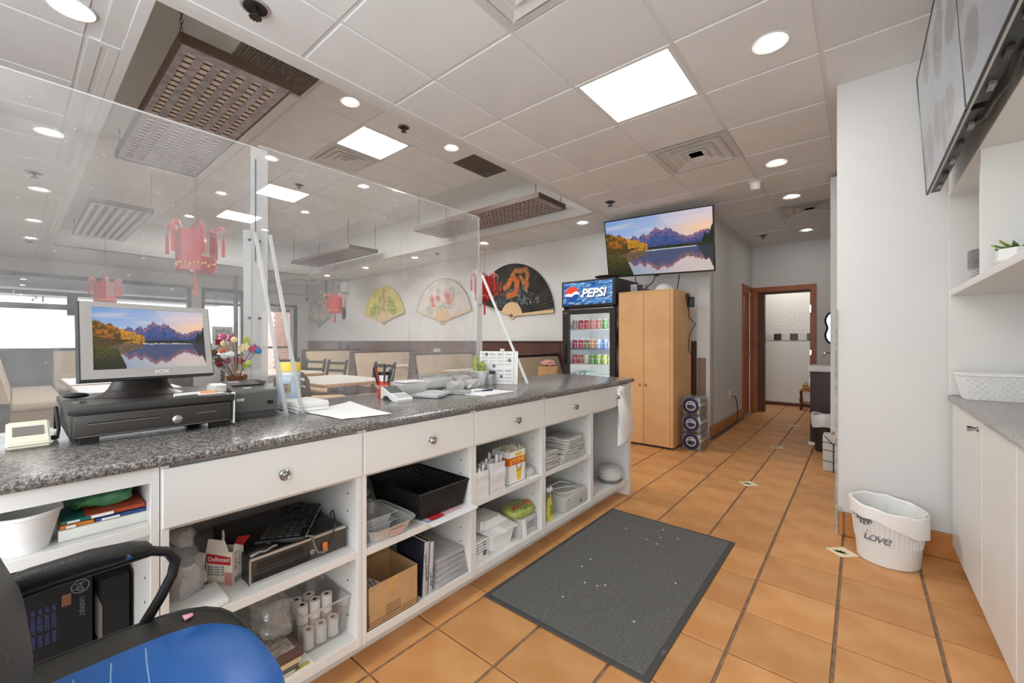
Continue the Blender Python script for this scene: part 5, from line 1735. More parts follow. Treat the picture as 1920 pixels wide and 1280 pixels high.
# cactus, jars
t = thing('cactus_pot', 'small cactus in a white pot beside the menu stand', 'plant', (-1.955, 2.0, ZT))
ob('pot', B().lathe([(.04, 0), (.055, .085), (.058, .087), (.058, .094), (.05, .094), (.048, .085), (0, .083)], -1.955, 2.0, 24, M=Matrix.Translation((0, 0, ZT))), WHITE, t)
CAC = mat('cactus_green', c(112, 142, 62), .6, col2=c(176, 184, 104), vscale=60)
b = B()
rg = []
for f in range(11):
    k = f / 10
    r_ = .031 * math.sin(PI * (.16 + .84 * k)) ** .6 if f < 10 else .002
    rg.append([(-1.947 + r_ * (1 - .13 * (q % 2)) * math.cos(q * PI / 12), 2.018 + r_ * (1 - .13 * (q % 2)) * math.sin(q * PI / 12), ZT + .085 + .075 * k) for q in range(24)])
b.loft(rg)
ob('cactus_ball', b, CAC, t)
b = B()
rg = []
for f in range(11):
    k = f / 10
    r_ = .017 * (1 - .1 * k) * (1 if f < 9 else .7 if f == 9 else .1)
    rg.append([(-1.955 + r_ * (1 - .14 * (q % 2)) * math.cos(q * PI / 9), 1.966 + r_ * (1 - .14 * (q % 2)) * math.sin(q * PI / 9), ZT + .085 + .115 * k) for q in range(18)])
b.loft(rg)
ob('cactus_column', b, CAC, t)
t = thing('shaker_jar', 'glass shaker jar with a dark lid before the menu stand', 'jar', (-1.925, 2.085, ZT))
ob('glass', B().lathe([(.02, 0), (.023, .004), (.023, .06), (.018, .07)], -1.915, 2.085, 20, M=Matrix.Translation((0, 0, ZT))), clear('jar_glass', film=.3, gloss=.15), t)
ob('lid', B().lathe([(.021, .07), (.022, .088), (.019, .09), (0, .09)], -1.915, 2.085, 20, M=Matrix.Translation((0, 0, ZT))), DGREY, t)
t = thing('glass_tumbler', 'small clear tumbler between cactus pot and shaker jar', 'glass', (-1.88, 2.05, ZT))
ob('tumbler', B().lathe([(.018, 0), (.021, .07), (.019, .07), (.016, .005), (0, .005)], -1.885, 2.035, 18, M=Matrix.Translation((0, 0, ZT)), cap=False), clear('tumbler_glass', film=.25, gloss=.15), t)
# menu stand
t = thing('menu_board', 'white printed menu board leaning at the end of the screen', 'menu', (-1.9, 2.15, ZT))
a0, a1 = Vector((-2.02, 2.068, ZT + .001)), Vector((-1.768, 2.176, ZT + .001))
ux = (a1 - a0).normalized()
bk = Vector((-ux.y, ux.x, 0))
upv = (Vector((0, 0, 1)) + bk * .07).normalized()
Mm = frame_mat(a0, ux, upv)
wid, hei = (a1 - a0).length, .222
ob('sheet', B().box(0, wid, 0, hei, 0, .003, M=Mm), PAPER, t, smooth=0)
ob('fold_line', B().box(.0, wid - .03, hei * .42, hei * .425, .003, .0034, M=Mm).box(wid - .028, wid - .026, 0, hei, .003, .0034, M=Mm), GINK, t, smooth=0)
rows = ['NOODLES', 'beef 9.95', 'pork 8.95', 'duck 11.5', 'tofu 8.50']
for ci in range(4):
    for ri_ in range(9):
        if ri_ == 4:
            continue
        text(rows[(ci + ri_) % 5] if ri_ not in (0, 5) else 'MENU', .0115 if ri_ not in (0, 5) else .015, INK if ri_ in (0, 5) else GINK, t, Mm @ Vector((.035 + ci * .058, hei - .022 - ri_ * .0225, .0032)), ux, upv)
for ci, ri_ in ((0, .2), (1, .12), (2, .05), (3, .16)):
    ob('dish_picture', B().lathe([(0, .0008), (.011, .0006), (.012, 0)], 0, 0, 12, M=Mm @ Matrix.Translation((.05 + ci * .055, ri_, .003))), GINK, t)
one('menu_clip', B().box(-1.878, -1.862, 2.125, 2.15, ZT + .2225, ZT + .24), WHITE, 'small white clip on the top edge of the menu board', 'clip')
# papers and phone by the cactus
b = B()
P4 = [Vector((-1.748, 1.56, 0)), Vector((-1.52, 1.60, 0)), Vector((-1.515, 1.84, 0)), Vector((-1.78, 1.80, 0))]
b.loft([[p + Vector((0, 0, ZT + .001)) for p in P4], [p + Vector((0, 0, ZT + .006)) for p in P4]])
one('order_sheets', b, PAPER, 'white order sheets with a pen near the middle drawers', 'paper')
t = thing('ballpoint_pen', 'dark ballpoint pen lying on the white order sheets', 'pen', (-1.64, 1.74, ZT))
ob('barrel', B().cyl((-1.665, 1.665, ZT + .0105), (-1.635, 1.755, ZT + .0105), .0045, n=8), mat('pen_clear', c(170, 180, 190), .3), t)
ob('grip', B().cyl((-1.650, 1.71, ZT + .0107), (-1.628, 1.776, ZT + .0107), .005, n=8), mat('pen_navy', c(40, 50, 80), .4), t)
t = thing('stapler', 'grey stapler lying before the white order sheets', 'stapler', (-1.70, 1.565, ZT), .55)
ob('base', B().box(-.075, .075, -.016, .016, .0005, .008, bev=.002), GREYM, t)
ob('arm', B().prism([(-.075, .008), (.075, .010), (.078, .022), (.02, .030), (-.075, .026)], .028, Matrix(((1, 0, 0, 0), (0, 0, 1, -.014), (0, 1, 0, 0), (0, 0, 0, 1)))), mat('stapler_grey', c(150, 150, 146), .35, .4), t)

# ================================================================ CLEAR SCREENS
XS = -2.05
ACR = clear('acrylic_sheet', film=.085, fcol=(.93, .95, .97, 1), gloss=.04, rough=.03, scratch=.07, nscale=2.6)  # film holds scratched haze plus a painted veil of room reflections
ACR2 = clear('acrylic_sheet_left', film=.105, fcol=(.93, .95, .97, 1), gloss=.04, rough=.03, scratch=.075, nscale=2.6)  # same painted reflection veil and scratches, a little denser
EDGE = clear('acrylic_bar', film=.55, fcol=(.92, .94, .94, 1), gloss=.2, rough=.1)
t = thing('acrylic_screen', 'hazy clear acrylic screen behind the touch screen', 'screen', (XS, -.2, ZT))
ob('sheet', B().box(XS - .004, XS, -1.1, .690, ZT + .001, 2.052), ACR2, t, smooth=0)
ob('top_edge', B().box(XS - .0042, XS + .0002, -1.1, .690, 2.050, 2.056), EDGE, t, smooth=0)
t = thing('acrylic_screen', 'clear acrylic screen behind the card reader and cactus', 'screen', (XS, 1.4, ZT))
ob('sheet', B().box(XS - .004, XS, .700, 2.095, ZT + .001, 2.066), ACR, t, smooth=0)
ob('top_edge', B().box(XS - .0042, XS + .0002, .700, 2.095, 2.064, 2.070), EDGE, t, smooth=0)
ob('end_edge', B().box(XS - .0045, XS + .0005, 2.093, 2.099, ZT + .001, 2.070), EDGE, t, smooth=0)
t = thing('acrylic_post', 'clear acrylic joining post between the two screens', 'post', (XS, .695, ZT))
ob('post_strip', B().box(XS + .001, XS + .007, .668, .735, ZT + .001, 2.052), EDGE, t, smooth=0)
ob('dark_seam', B().box(XS + .0075, XS + .009, .683, .687, 1.55, 2.0), GREYM, t, smooth=0)
for z in (1.64, 1.30):
    for y in (.66, .70):
        ob('screw', B().cyl((XS + .006, y, z), (XS + .013, y, z), .006), GREYM, t)
ob('side_strip', B().box(XS + .001, XS + .012, .640, .666, ZT + .001, 1.68), EDGE, t, smooth=0)


def brace(ya, yb, fx, fy, ztop, label):
    t = thing('acrylic_brace', label, 'brace', (XS + .2, (ya + yb) / 2, ZT), 0, 'slanting acrylic braces of the screens')
    for k, y in enumerate((ya, yb)):
        p, q = Vector((XS + .012, y - .0, ztop)), Vector((fx, fy + (y - ya), ZT + .006))
        d = (q - p).normalized()
        e = Vector((0, 1, 0)) * .0055
        n = d.cross(Vector((0, 1, 0))).normalized() * .007
        ob('slanting_bar', B().loft([[p + e + n, p - e + n, p - e - n, p + e - n], [q + e + n, q - e + n, q - e - n, q + e - n]]), EDGE, t, smooth=0)
        ob('foot_bar', B().box(XS + .004, fx + .01, fy + (y - ya) - .0055, fy + (y - ya) + .0055, ZT + .0005, ZT + .012), EDGE, t, smooth=0)


brace(.683, .742, -1.715, .683, 1.675, 'slanting acrylic brace standing over the white napkins')
t = thing('acrylic_brace', 'slanting acrylic brace behind the menu board', 'brace', (XS + .2, 2.13, ZT), 0, 'slanting acrylic braces of the screens')
p, q = Vector((XS + .012, 2.115, 1.66)), Vector((-1.72, 2.225, ZT + .006))
d = (q - p).normalized()
e, n = Vector((0, 1, 0)) * .0055, d.cross(Vector((0, 1, 0))).normalized() * .007
ob('slanting_bar', B().loft([[p + e + n, p - e + n, p - e - n, p + e - n], [q + e + n, q - e + n, q - e - n, q + e - n]]), mat('brace_white', c(232, 234, 234), .3), t, smooth=0)
t = thing('acrylic_post', 'clear acrylic end post by the black dragon fan', 'post', (XS, 2.1, ZT))
ob('post_strip', B().box(XS + .001, XS + .010, 2.07, 2.118, ZT + .001, 1.70), EDGE, t, smooth=0)
for z in (1.69, 1.45):
    ob('screw', B().cyl((XS + .009, 2.093, z), (XS + .016, 2.093, z), .006), GREYM, t)

# ================================================================ CHAIR, MAT, BASKET
LEA = mat('black_leather', c(44, 43, 41), .42, bump=.35, bscale=120)
BLU = mat('blue_leather', c(22, 92, 168), .36, bump=.1, bscale=90)
t = thing('office_chair', 'black and blue office chair pulled up to the counter', 'chair', (-.97, .10, 0), PI / 2)


def superr(hx, hy, z, n=40, e=3.6, ox=0, oy=0):
    q = []
    for k in range(n):
        a = 2 * PI * k / n
        ca, sa = math.cos(a), math.sin(a)
        r_ = 1 / (abs(ca) ** e + abs(sa) ** e) ** (1 / e)
        q.append((ox + hx * ca * r_, oy + hy * sa * r_, z))
    return q


SZ = .60
b = B().loft([superr(.17, .18, SZ - .12), superr(.21, .22, SZ - .10), superr(.228, .24, SZ - .055), superr(.221, .232, SZ - .018), superr(.19, .20, SZ - .002), superr(.10, .11, SZ + .004)])
ob('seat', b, LEA, t)
b = B().loft([superr(.205, .172, SZ - .103, ox=.012, oy=-.056), superr(.221, .188, SZ - .055, ox=.013, oy=-.056), superr(.213, .181, SZ - .014, ox=.013, oy=-.056), superr(.188, .165, SZ + .006, ox=.010, oy=-.054), superr(.10, .09, SZ + .011, ox=.005, oy=-.05)])
bl = ob('blue_panel', b, BLU, t)
b = B()
for k in range(4):
    x = -.10 + k * .048
    b.tube([(x + .02, .085, SZ + .0080), (x + .014, .04, SZ + .0108), (x + .008, -.02, SZ + .0125), (x - .006, -.14, SZ + .0122)], .0011, 4)
ob('stitch_line', b, mat('pale_thread', c(150, 190, 220), .6), bl, kind='stuff')
ob('piping', B().tube([(x, y, SZ - .018) for x, y, z in superr(.224, .236, 0)], .004, 6, closed=True), LEA, t)
b = B()
rg = []
for f, (z, px, hy) in enumerate(((.56, -.13, .16), (.60, -.108, .20), (.66, -.085, .22), (.72, -.080, .225), (.79, -.088, .225), (.87, -.115, .22), (.95, -.15, .20), (1.0, -.185, .14), (1.02, -.21, .05))):
    rg.append([(px - .045 + .045 * math.cos(a), hy * math.sin(a), z) for a in [q * 2 * PI / 28 for q in range(28)]])
b.loft(rg)
ob('backrest', b, mat('grey_black_leather', c(62, 62, 60), .5, bump=.3, bscale=120), t)
for s in (1,):
    a_ = ob('armrest', B().tube([(-.165, s * .212, SZ + .135), (-.15, s * .215, SZ + .145), (-.08, s * .216, SZ + .158), (0, s * .216, SZ + .162), (.055, s * .216, SZ + .158), (.082, s * .216, SZ + .152), (.092, s * .216, SZ + .148)], .018, 12, rs=[.010, .016, .0195, .0195, .018, .016, .009]), LEA, t)
    ob('arm_tube', B().tube([(-.17, s * .216, SZ + .125), (-.05, s * .216, SZ + .138), (.04, s * .216, SZ + .14), (.095, s * .216, SZ + .142), (.122, s * .216, SZ + .130), (.135, s * .216, SZ + .105), (.130, s * .216, SZ + .075), (.11, s * .216, SZ + .035), (.075, s * .226, SZ - .03), (.05, s * .22, SZ - .09), (.02, s * .12, SZ - .122)], .0105, 10), BLK, a_)
    ob('arm_screw', B().cyl((.055, s * .216 - .015, SZ + .152), (.055, s * .216 - .021, SZ + .150), .005), CHROME, a_)
ob('gas_stem', B().cyl((0, 0, .09), (0, 0, SZ - .11), .028, .03), BLK, t)
for k in range(5):
    a = k * 2 * PI / 5 + .3
    l_ = ob('base_leg', B().tube([(0, 0, .11), (.14 * math.cos(a), .14 * math.sin(a), .095), (.27 * math.cos(a), .27 * math.sin(a), .075)], .02, 8), BLK, t)
    ob('caster', B().cyl((.27 * math.cos(a) - .02 * math.sin(a), .27 * math.sin(a) + .02 * math.cos(a), .03), (.27 * math.cos(a) + .02 * math.sin(a), .27 * math.sin(a) - .02 * math.cos(a), .03), .0295), BLK, l_)
one('pink_wrapper', crumple(B().box(-1.125, -1.108, .235, .252, SZ + .0035, SZ + .006), .003, 60, 3), mat('wrapper_pink', c(240, 168, 186), .4), 'tiny pink wrapper scrap lying on the chair seat', 'wrapper')
# floor mat
t = thing('floor_mat', 'charcoal rubber-edged mat on the tiles before the counter', 'mat', (-.96, 2.09, 0))
ob('rubber_edge', B().box(-1.36, -.566, 1.418, 2.745, 0.001, .006, bev=.003, seg=1), mat('mat_rubber', c(70, 69, 67), .7), t)
ob('carpet', B().box(-1.335, -.592, 1.444, 2.72, .004, .0095, bev=.002, seg=1), mat('mat_pile', c(118, 118, 115), .95, col2=c(88, 88, 87), vscale=260, bump=.8, bscale=420), t)
text('3M', .022, GINK, t, (-.579, 1.60, .0064), (0, -1, 0), (1, 0, 0), bold=.0006)
b = B()
for k in range(14):
    x, y = R.uniform(-1.3, -.62), R.uniform(1.5, 2.7)
    b.box(x - .004, x + .004, y - .003, y + .003, .0095, .011)
ob('lint', b, PAPER, t, kind='stuff')
# waste basket
t = thing('waste_basket', 'white lattice waste basket lined with a bag by the pillar', 'waste basket', (.118, 3.085, 0))
bx, by = .118, 3.085
pr_ = [(.128, .001), (.132, .004), (.139, .10), (.146, .20), (.152, .285), (.156, .288), (.156, .294), (.148, .294), (.140, .2), (.134, .10), (.126, .008), (0, .008)]
ob('basket_wall', B().lathe(pr_, bx, by, 48, cap=False).lathe([(0, .001), (.128, .001)], bx, by, 48, cap=False), WHITE, t)
b = B()
for k in range(48):
    a = k * 2 * PI / 48
    ca, sa = math.cos(a), math.sin(a)
    b.cyl((bx + .1405 * ca, by + .1405 * sa, .112), (bx + .1535 * ca, by + .1535 * sa, .225), .0022, n=5)
ob('ribs', b, WHITE, t, kind='stuff')
for a0 in (-2.35, -.1):
    b = B()
    for r_ in range(8):
        for k in range(7):
            if (r_ - 3.5) ** 2 + (k - 3) ** 2 * 1.2 > 15:
                continue
            a = a0 + (k - 3) * .085 + (r_ % 2) * .04
            z = .205 + r_ * .0085
            rr = .1475 + (z - .2) * .118 + .002
            b.box(-.0052, .0052, -.0008, .0008, -.0032, .0032, M=Matrix.Translation((bx + rr * math.cos(a), by + rr * math.sin(a), z)) @ Matrix.Rotation(a + PI / 2, 4, 'Z'))
    ob('lattice_motif', b, GINK, t, kind='stuff')
for i, ch in enumerate('Love'):
    a = -2.25 + i * .20
    text(ch, .075, GINK, t, (bx + .1462 * math.cos(a), by + .1462 * math.sin(a), .150), (-math.sin(a), math.cos(a), 0), (0, 0, 1), shear=.3)
b = B()
rg = []
NN = 48
for (r0, z0, k) in ((.136, .16, 0), (.142, .24, 0), (.147, .297, 0), (.155, .305, 1), (.163, .298, 1), (.164, .275, 2), (.163, .245, 3)):
    q = []
    for i in range(NN):
        a = 2 * PI * i / NN
        sag = max(0, math.cos(a + .35)) ** 1.3
        rr = r0 + .0015 * math.sin(7 * a + z0 * 40) + .001 * math.sin(13 * a)
        lift = .018 * math.cos(a - 2.9) if z0 > .25 else 0
        q.append((bx + rr * math.cos(a) * (1.02 if k else 1), by + rr * math.sin(a), z0 + lift - (.075 * sag if k == 3 else .02 * sag if k == 2 else 0) + .003 * math.sin(9 * a)))
    rg.append(q)
b.loft(rg, cap=False)
ob('bag_liner', b, mat('liner_film', c(238, 238, 236), .35, bump=.3, bscale=40), t)
# ================================================================ RIGHT SIDE UNIT
def granite2():
    return mat('grey_worktop', c(176, 172, 167), .2, col2=c(138, 133, 128), vscale=190)


t = thing('side_worktop', 'pale grey worktop over the white cupboards by the pillar', 'countertop', (.57, 1.45, .877))
ob('slab', B().box(.366, .78, -.38, 3.262, .877, .906, bev=.006), granite2(), t)
for k, (y0, y1, lb) in enumerate(((2.545, 3.255, 'white cupboard next to the pillar, with a chrome bar knob'), (2.055, 2.54, 'second white cupboard from the pillar'), (1.57, 2.05, 'third white cupboard from the pillar'), (1.09, 1.565, 'fourth white cupboard from the pillar'))):
    t = thing('base_cupboard', lb, 'cupboard', (.58, (y0 + y1) / 2, 0), 0, 'white cupboards under the pale grey worktop')
    ob('body', B().box(.402, .775, y0, y1, .10, .876), W, t, smooth=0)
    ob('plinth', B().box(.45, .775, y0, y1, 0, .10), WIN, t, smooth=0)
    d = ob('door', B().box(.384, .402, y0 + .002, y1 - .002, .098, .868, bev=.002, seg=1), W, t, smooth=0)
    yk = y0 + .075
    if k in (1, 3):
        continue
    ob('knob', B().cyl((.384, yk, .826), (.366, yk, .826), .007).cyl((.352, yk, .826), (.368, yk, .826), .012, .010).lathe([(.014, 0), (.011, .003)], 0, 0, 16, M=frame_mat((.384, yk, .826), (0, 1, 0), (0, 0, -1))), KNOB, d)
t = thing('wall_shelf_unit', 'white open shelf unit above the pale grey worktop', 'shelf unit', (.58, 1.4, .906))
ob('end_panel', B().box(.372, .779, 3.263, 3.283, .908, 2.02, bev=.001, seg=1), W, t, smooth=0)
ob('back_panel', B().box(.765, .779, -.38, 3.263, .908, 2.0), W, t, smooth=0)
ob('shelf', B().box(.376, .765, -.38, 3.263, 1.444, 1.474, bev=.0015, seg=1), W, t, smooth=0)
ob('divider', B().box(.378, .765, 2.535, 2.553, 1.474, 1.985, bev=.0015, seg=1), W, t, smooth=0)
ob('top_box', B().box(.372, .765, -.38, 3.263, 1.985, 2.75, bev=.001, seg=1), W, t, smooth=0)
# plates
PLW = mat('plate_white', c(232, 232, 230), .25)
PLG = mat('plate_edge', c(150, 150, 152), .4)
ORD = ['lowest', 'second', 'third', 'fourth', 'fifth', 'sixth', 'seventh', 'eighth', 'ninth', 'tenth', 'eleventh', 'topmost']
px, py = .535, 2.93
for k in range(6):
    z = 1.4745 + k * .0095
    t = thing('serving_dish', 'white serving dish under the grey-rimmed plates, %s of six' % (ORD[k] if k < 5 else 'topmost'), 'dish', (px, py, z), 0, 'white dishes stacked under the plates')
    ob('dish', B().lathe([(.06, 0), (.105, .010), (.13, .013), (.13, .0155), (.10, .0135), (.06, .004), (0, .004)], px, py, 36, M=Matrix.Translation((0, 0, z))), PLW, t)
for k in range(10):
    z = 1.538 + k * .0088
    t = thing('dinner_plate', 'grey-rimmed white plate in the stack on the shelf, %s of ten' % (ORD[k] if k < 9 else 'topmost'), 'plate', (px, py, z), 0, 'grey-rimmed plates stacked on the dishes')
    ob('plate', B().lathe([(.075, 0), (.10, .004), (.138, .0075), (.138, .0095), (.10, .007), (.075, .003), (0, .003)], px, py, 40, M=Matrix.Translation((0, 0, z))), PLW, t)
    ob('rim_line', B().lathe([(.1382, .006), (.1392, .0072), (.1388, .0098), (.136, .0100)], px, py, 40, M=Matrix.Translation((0, 0, z)), cap=False), PLG, t)
# succulent
t = thing('succulent_pot', 'green and yellow succulent in a white faceted pot on the shelf', 'plant', (.455, 2.415, 1.474))
cx, cy = .455, 2.415
b = B().lathe([(.042, 0), (.062, .028), (.056, .072), (.050, .072), (.052, .03), (.03, .02)], cx, cy, 7, M=Matrix.Translation((0, 0, 1.4745)))
ob('pot', b, WHITE, t, smooth=0)
SUC = [mat('succulent_green', c(84, 124, 60), .5), mat('succulent_yellow', c(206, 178, 76), .5, col2=c(120, 150, 70), vscale=30)]
for k in range(34):
    a = k * 2.4
    tl_ = .35 + .95 * (k / 34)
    ln = .035 + .038 * (k / 34)
    M = Matrix.Translation((cx, cy, 1.545)) @ Matrix.Rotation(a, 4, 'Z') @ Matrix.Rotation(-.15 + (1.25 - tl_), 4, 'Y')
    q = B()
    q.loft([[M @ Vector((ln * f, w_ * math.cos(th), .004 * math.sin(th) + .02 * f * f)) for th in [i * PI / 3 for i in range(6)]] for f, w_ in ((.1, .004), (.45, .009), (.8, .006), (1.0, .0008))])
    ob('leaf', q, SUC[1 if k < 14 else k % 3 == 0], t)
# white basket
t = thing('white_basket', 'white woven plastic basket on the pale grey worktop', 'basket', (.56, 3.13, .906))
basket(t, .575, 3.13, .9065, 1.03, .165, .065, .19, .085, mat('basket_white', c(238, 238, 236), .45), 8, .030, wall=.005)

# menu screens
def blobs(seed):
    rr = random.Random(seed)
    return [(rr.uniform(.05, .95), rr.uniform(.08, .92), rr.uniform(.07, .13), rr.uniform(.12, .2)) for _ in range(9)]


MENU = attr_mat('menu_picture_glare', .18, emit=.20)  # screens are off: pale ceiling reflection painted in and glowing, over dish shapes
for n, (y0, y1, lb) in enumerate(((2.045, 3.10, 'menu screen nearest the pillar, tilted out from the shelf unit'), (.975, 2.035, 'menu screen above the camera side of the shelf unit'))):
    t = thing('menu_screen', lb, 'screen', (.28, (y0 + y1) / 2, 1.97), 0, 'tilted menu screens above the shelf')
    A0, A1, A2, A3 = Vector((.273, y1, 1.973)), Vector((.273, y0, 1.973)), Vector((.236, y0, 2.595)), Vector((.236, y1, 2.595))
    b = B()
    slab(b, [A0, A1, A2, A3], .0, .012)
    ob('bezel', b, mat('bezel_pale_%d' % n, c(196, 196, 196), .3, .3), t, smooth=0)
    bl_ = blobs(5 + n)

    def mc(u, v, bl_=bl_):
        base = mixc((lin(196), lin(197), lin(201)), (lin(182), lin(185), lin(194)), .5 + .8 * nz(u * 3, v * 5, 3))
        for (x, y, a, bb) in bl_:
            d = ((u - x) / a) ** 2 + ((v - y) / bb) ** 2
            if d < 1:
                base = mixc((lin(150), lin(143), lin(140)), (lin(172), lin(166), lin(162)), d + nz(u * 20, v * 20))
            elif d < 1.18:
                base = (lin(202), lin(203), lin(206))
        return base
    n_ = (A1 - A0).cross(A3 - A0).normalized()
    paint('display', 90, 60, lambda u, v: (A0 * (1 - u) + A1 * u) * (1 - v) + (A3 * (1 - u) + A2 * u) * v + n_ * .0012 + (A2 - A0) * 0, mc, MENU, t)
    ob('edge_line', B().tube([A1, A0, A3, A2], .0045, 5), BLK, t)
    b = B()
    P = [A0 - Vector((0, .02, 0)), A1 + Vector((0, .02, 0)), A2 + Vector((0, .02, 0)), A3 - Vector((0, .02, 0))]
    slab(b, P, .012, .035)
    ob('back_shell', b, BLK, t, smooth=0)
    for k in range(5):
        yv = y1 - .12 - k * .19
        ob('vent_block', B().box(.296, .312, yv - .05, yv, 1.963, 1.974), GREYM if k % 2 == 0 else DGREY, t, smooth=0)
    ob('bracket', B().box(.31, .372, (y0 + y1) / 2 - .1, (y0 + y1) / 2 + .1, 2.15, 2.4), DGREY, t, smooth=0)
one('screen_cable', B().tube([(.31, 2.2, 1.975), (.325, 2.1, 1.955), (.33, 2.0, 1.965), (.335, 1.85, 1.95), (.33, 1.7, 1.972)], .006, 6), BLK, 'black cable sagging under the two menu screens', 'cable')

# ================================================================ FRIDGE END
FB = mat('fridge_black', c(44, 42, 42), .4)
FIN = mat('fridge_inside', c(240, 242, 240), .4)
t = thing('drinks_fridge', 'drinks fridge with a blue lit sign and glass door of cans', 'fridge', (-2.645, 5.0, 0))
fx0, fx1, fy0, fy1 = -3.02, -2.268, 4.70, 5.36
ob('back_wall', B().box(fx0, fx1, fy1 - .04, fy1, .02, 1.965), FB, t, smooth=0)
ob('side_wall', B().box(fx0, fx0 + .045, fy0, fy1 - .04, .02, 1.965), FB, t, smooth=0)
sw = ob('side_wall', B().box(fx1 - .045, fx1, fy0, fy1 - .04, .02, 1.965), FB, t, smooth=0)
ob('side_wrap', paint('side_wrap', 24, 60, lambda u, v: (fx1 + .001, fy0 + u * (fy1 - fy0), .1 + v * 1.86), lambda u, v: mixc((lin(40), lin(90), lin(170)), mixc((lin(70), lin(60), lin(80)), (lin(206), lin(204), lin(206)), .5 + 1.5 * nz(u * 3, v * 9, 8)), min(1, (1 - v) * 4)), attr_mat('wrap_print', .35), sw).data and B().box(fx1, fx1 + .0005, fy0, fy0 + .01, .1, .11), FB, sw)
ob('liner', B().box(fx0 + .045, fx1 - .045, fy1 - .05, fy1 - .04, .1, 1.62).box(fx0 + .045, fx0 + .05, fy0 + .04, fy1 - .04, .1, 1.62).box(fx1 - .05, fx1 - .045, fy0 + .04, fy1 - .04, .1, 1.62).box(fx0 + .045, fx1 - .045, fy0 + .04, fy1 - .04, 1.60, 1.62), FIN, t, smooth=0)
ob('bottom_tray', B().box(fx0, fx1, fy0, fy1 - .04, .02, .12), FB, t, smooth=0)
ob('lamp', B().box(fx1 - .075, fx1 - .052, fy0 + .05, fy0 + .075, .2, 1.56), emat('fridge_lamp', (.95, 1, .98, 1), 45), t, smooth=0)
hd = ob('header', B().box(fx0 - .005, fx1 + .005, fy0 - .05, fy1, 1.64, 1.972, bev=.006), FB, t, smooth=0)
ob('hood', B().box(fx0, fx1, fy0, fy1 - .04, 1.62, 1.65), FB, t, smooth=0)


def wave(u, v):
    k = nz(u * 3 + v * 2, v * 9 - u * 5, 2)
    cc = mixc((lin(22), lin(74), lin(150)), (lin(66), lin(140), lin(206)), .5 + 1.4 * k)
    s_ = max(0, nz(u * 5 + v * 6, v * 22 - u * 9, 9) - .12) * 3
    return mixc(cc, (lin(190), lin(220), lin(240)), s_)


paint('sign_panel', 70, 34, lambda u, v: (fx0 + .02 + u * (fx1 - fx0 - .05), fy0 - .0512, 1.665 + v * .285), wave, attr_mat('sign_print', .3, emit=.55), hd)
GB = Vector((fx0 + .155, fy0 - .0525, 1.800))
RR = .102
for nm, cc, pts in (('globe_red', (222, 66, 48), [(math.cos(a), math.sin(a)) for a in [.18 + i * (PI - .25) / 16 for i in range(17)]] + [(-.45, .14), (-.1, .06), (.35, .34), (.7, .38)]),
                    ('globe_white', (238, 236, 234), [(1.0, .18), (.7, .38), (.35, .34), (-.1, .06), (-.45, .14), (-.99, .07), (-.98, -.2), (-.6, -.22), (-.1, -.30), (.3, -.05), (.65, .03), (.99, -.1)]),
                    ('globe_blue', (30, 72, 150), [(math.cos(a), math.sin(a)) for a in [PI + .2 + i * (PI - .3) / 16 for i in range(17)]] + [(.65, .03), (.3, -.05), (-.1, -.30), (-.6, -.22)])):
    ob(nm, B().prism([(x * RR, y * RR) for x, y in pts], .001, frame_mat(GB, (1, 0, 0), (0, 0, 1)) @ Matrix.Translation((0, 0, 0))), mat(nm, c(*cc), .35, emit=c(*cc), estr=.25), hd, smooth=0)
PWM = mat('sign_white', c(240, 240, 240), .35, emit=(1, 1, 1, 1), estr=.35)
text('PEPSI', .15, mat('sign_navy', c(26, 44, 92), .4), hd, (fx0 + .466, fy0 - .0522, 1.795), (1, 0, 0), (0, 0, 1), shear=.25, wx=1.02, bold=.009)
text('PEPSI', .15, PWM, hd, (fx0 + .460, fy0 - .0535, 1.800), (1, 0, 0), (0, 0, 1), shear=.25, wx=1.02, bold=.004)
fd = ob('door', B().box(fx0, fx0 + .10, fy0 - .04, fy0 - .002, .12, 1.605, bev=.004).box(fx1 - .075, fx1, fy0 - .04, fy0 - .002, .12, 1.605, bev=.004).box(fx0 + .1, fx1 - .075, fy0 - .04, fy0 - .002, 1.545, 1.605, bev=.004).box(fx0 + .1, fx1 - .075, fy0 - .04, fy0 - .002, .12, .2, bev=.004), FB, t, smooth=0)
ob('door_glass', B().box(fx0 + .1, fx1 - .075, fy0 - .024, fy0 - .020, .2, 1.545), clear('fridge_glass', film=.0, gloss=.03, rough=.02), fd, smooth=0)
ob('handle', B().box(fx0 + .03, fx0 + .055, fy0 - .065, fy0 - .035, .9, 1.15, bev=.006), BLK, fd)
ob('badge', B().lathe([(0, .001), (.026, .001), (.028, 0)], 0, 0, 18, M=frame_mat((fx0 + .05, fy0 - .041, 1.565), (1, 0, 0), (0, 0, 1)) @ Matrix.Diagonal((1, .45, 1, 1))), GREYM, fd)
SHELVES = (1.355, 1.10, .905, .745)
for i, z in enumerate(SHELVES):
    sh = ob('shelf', B().box(fx0 + .05, fx1 - .05, fy0 + .03, fy0 + .042, z - .018, z).box(fx0 + .05, fx1 - .05, fy0 + .03, fy1 - .05, z - .004, z), FIN if i != 1 else mat('shelf_blue', c(120, 132, 176), .4), t, smooth=0)
    if i < 3:
        b = B().tube([(fx0 + .06, fy0 + .034, z + .07), (fx1 - .06, fy0 + .034, z + .07)], .0025, 5)
        for k in range(8):
            x = fx0 + .07 + k * (fx1 - fx0 - .14) / 7
            b.tube([(x, fy0 + .034, z), (x, fy0 + .034, z + .07)], .002, 5)
        ob('wire_guard', b, FIN, sh)
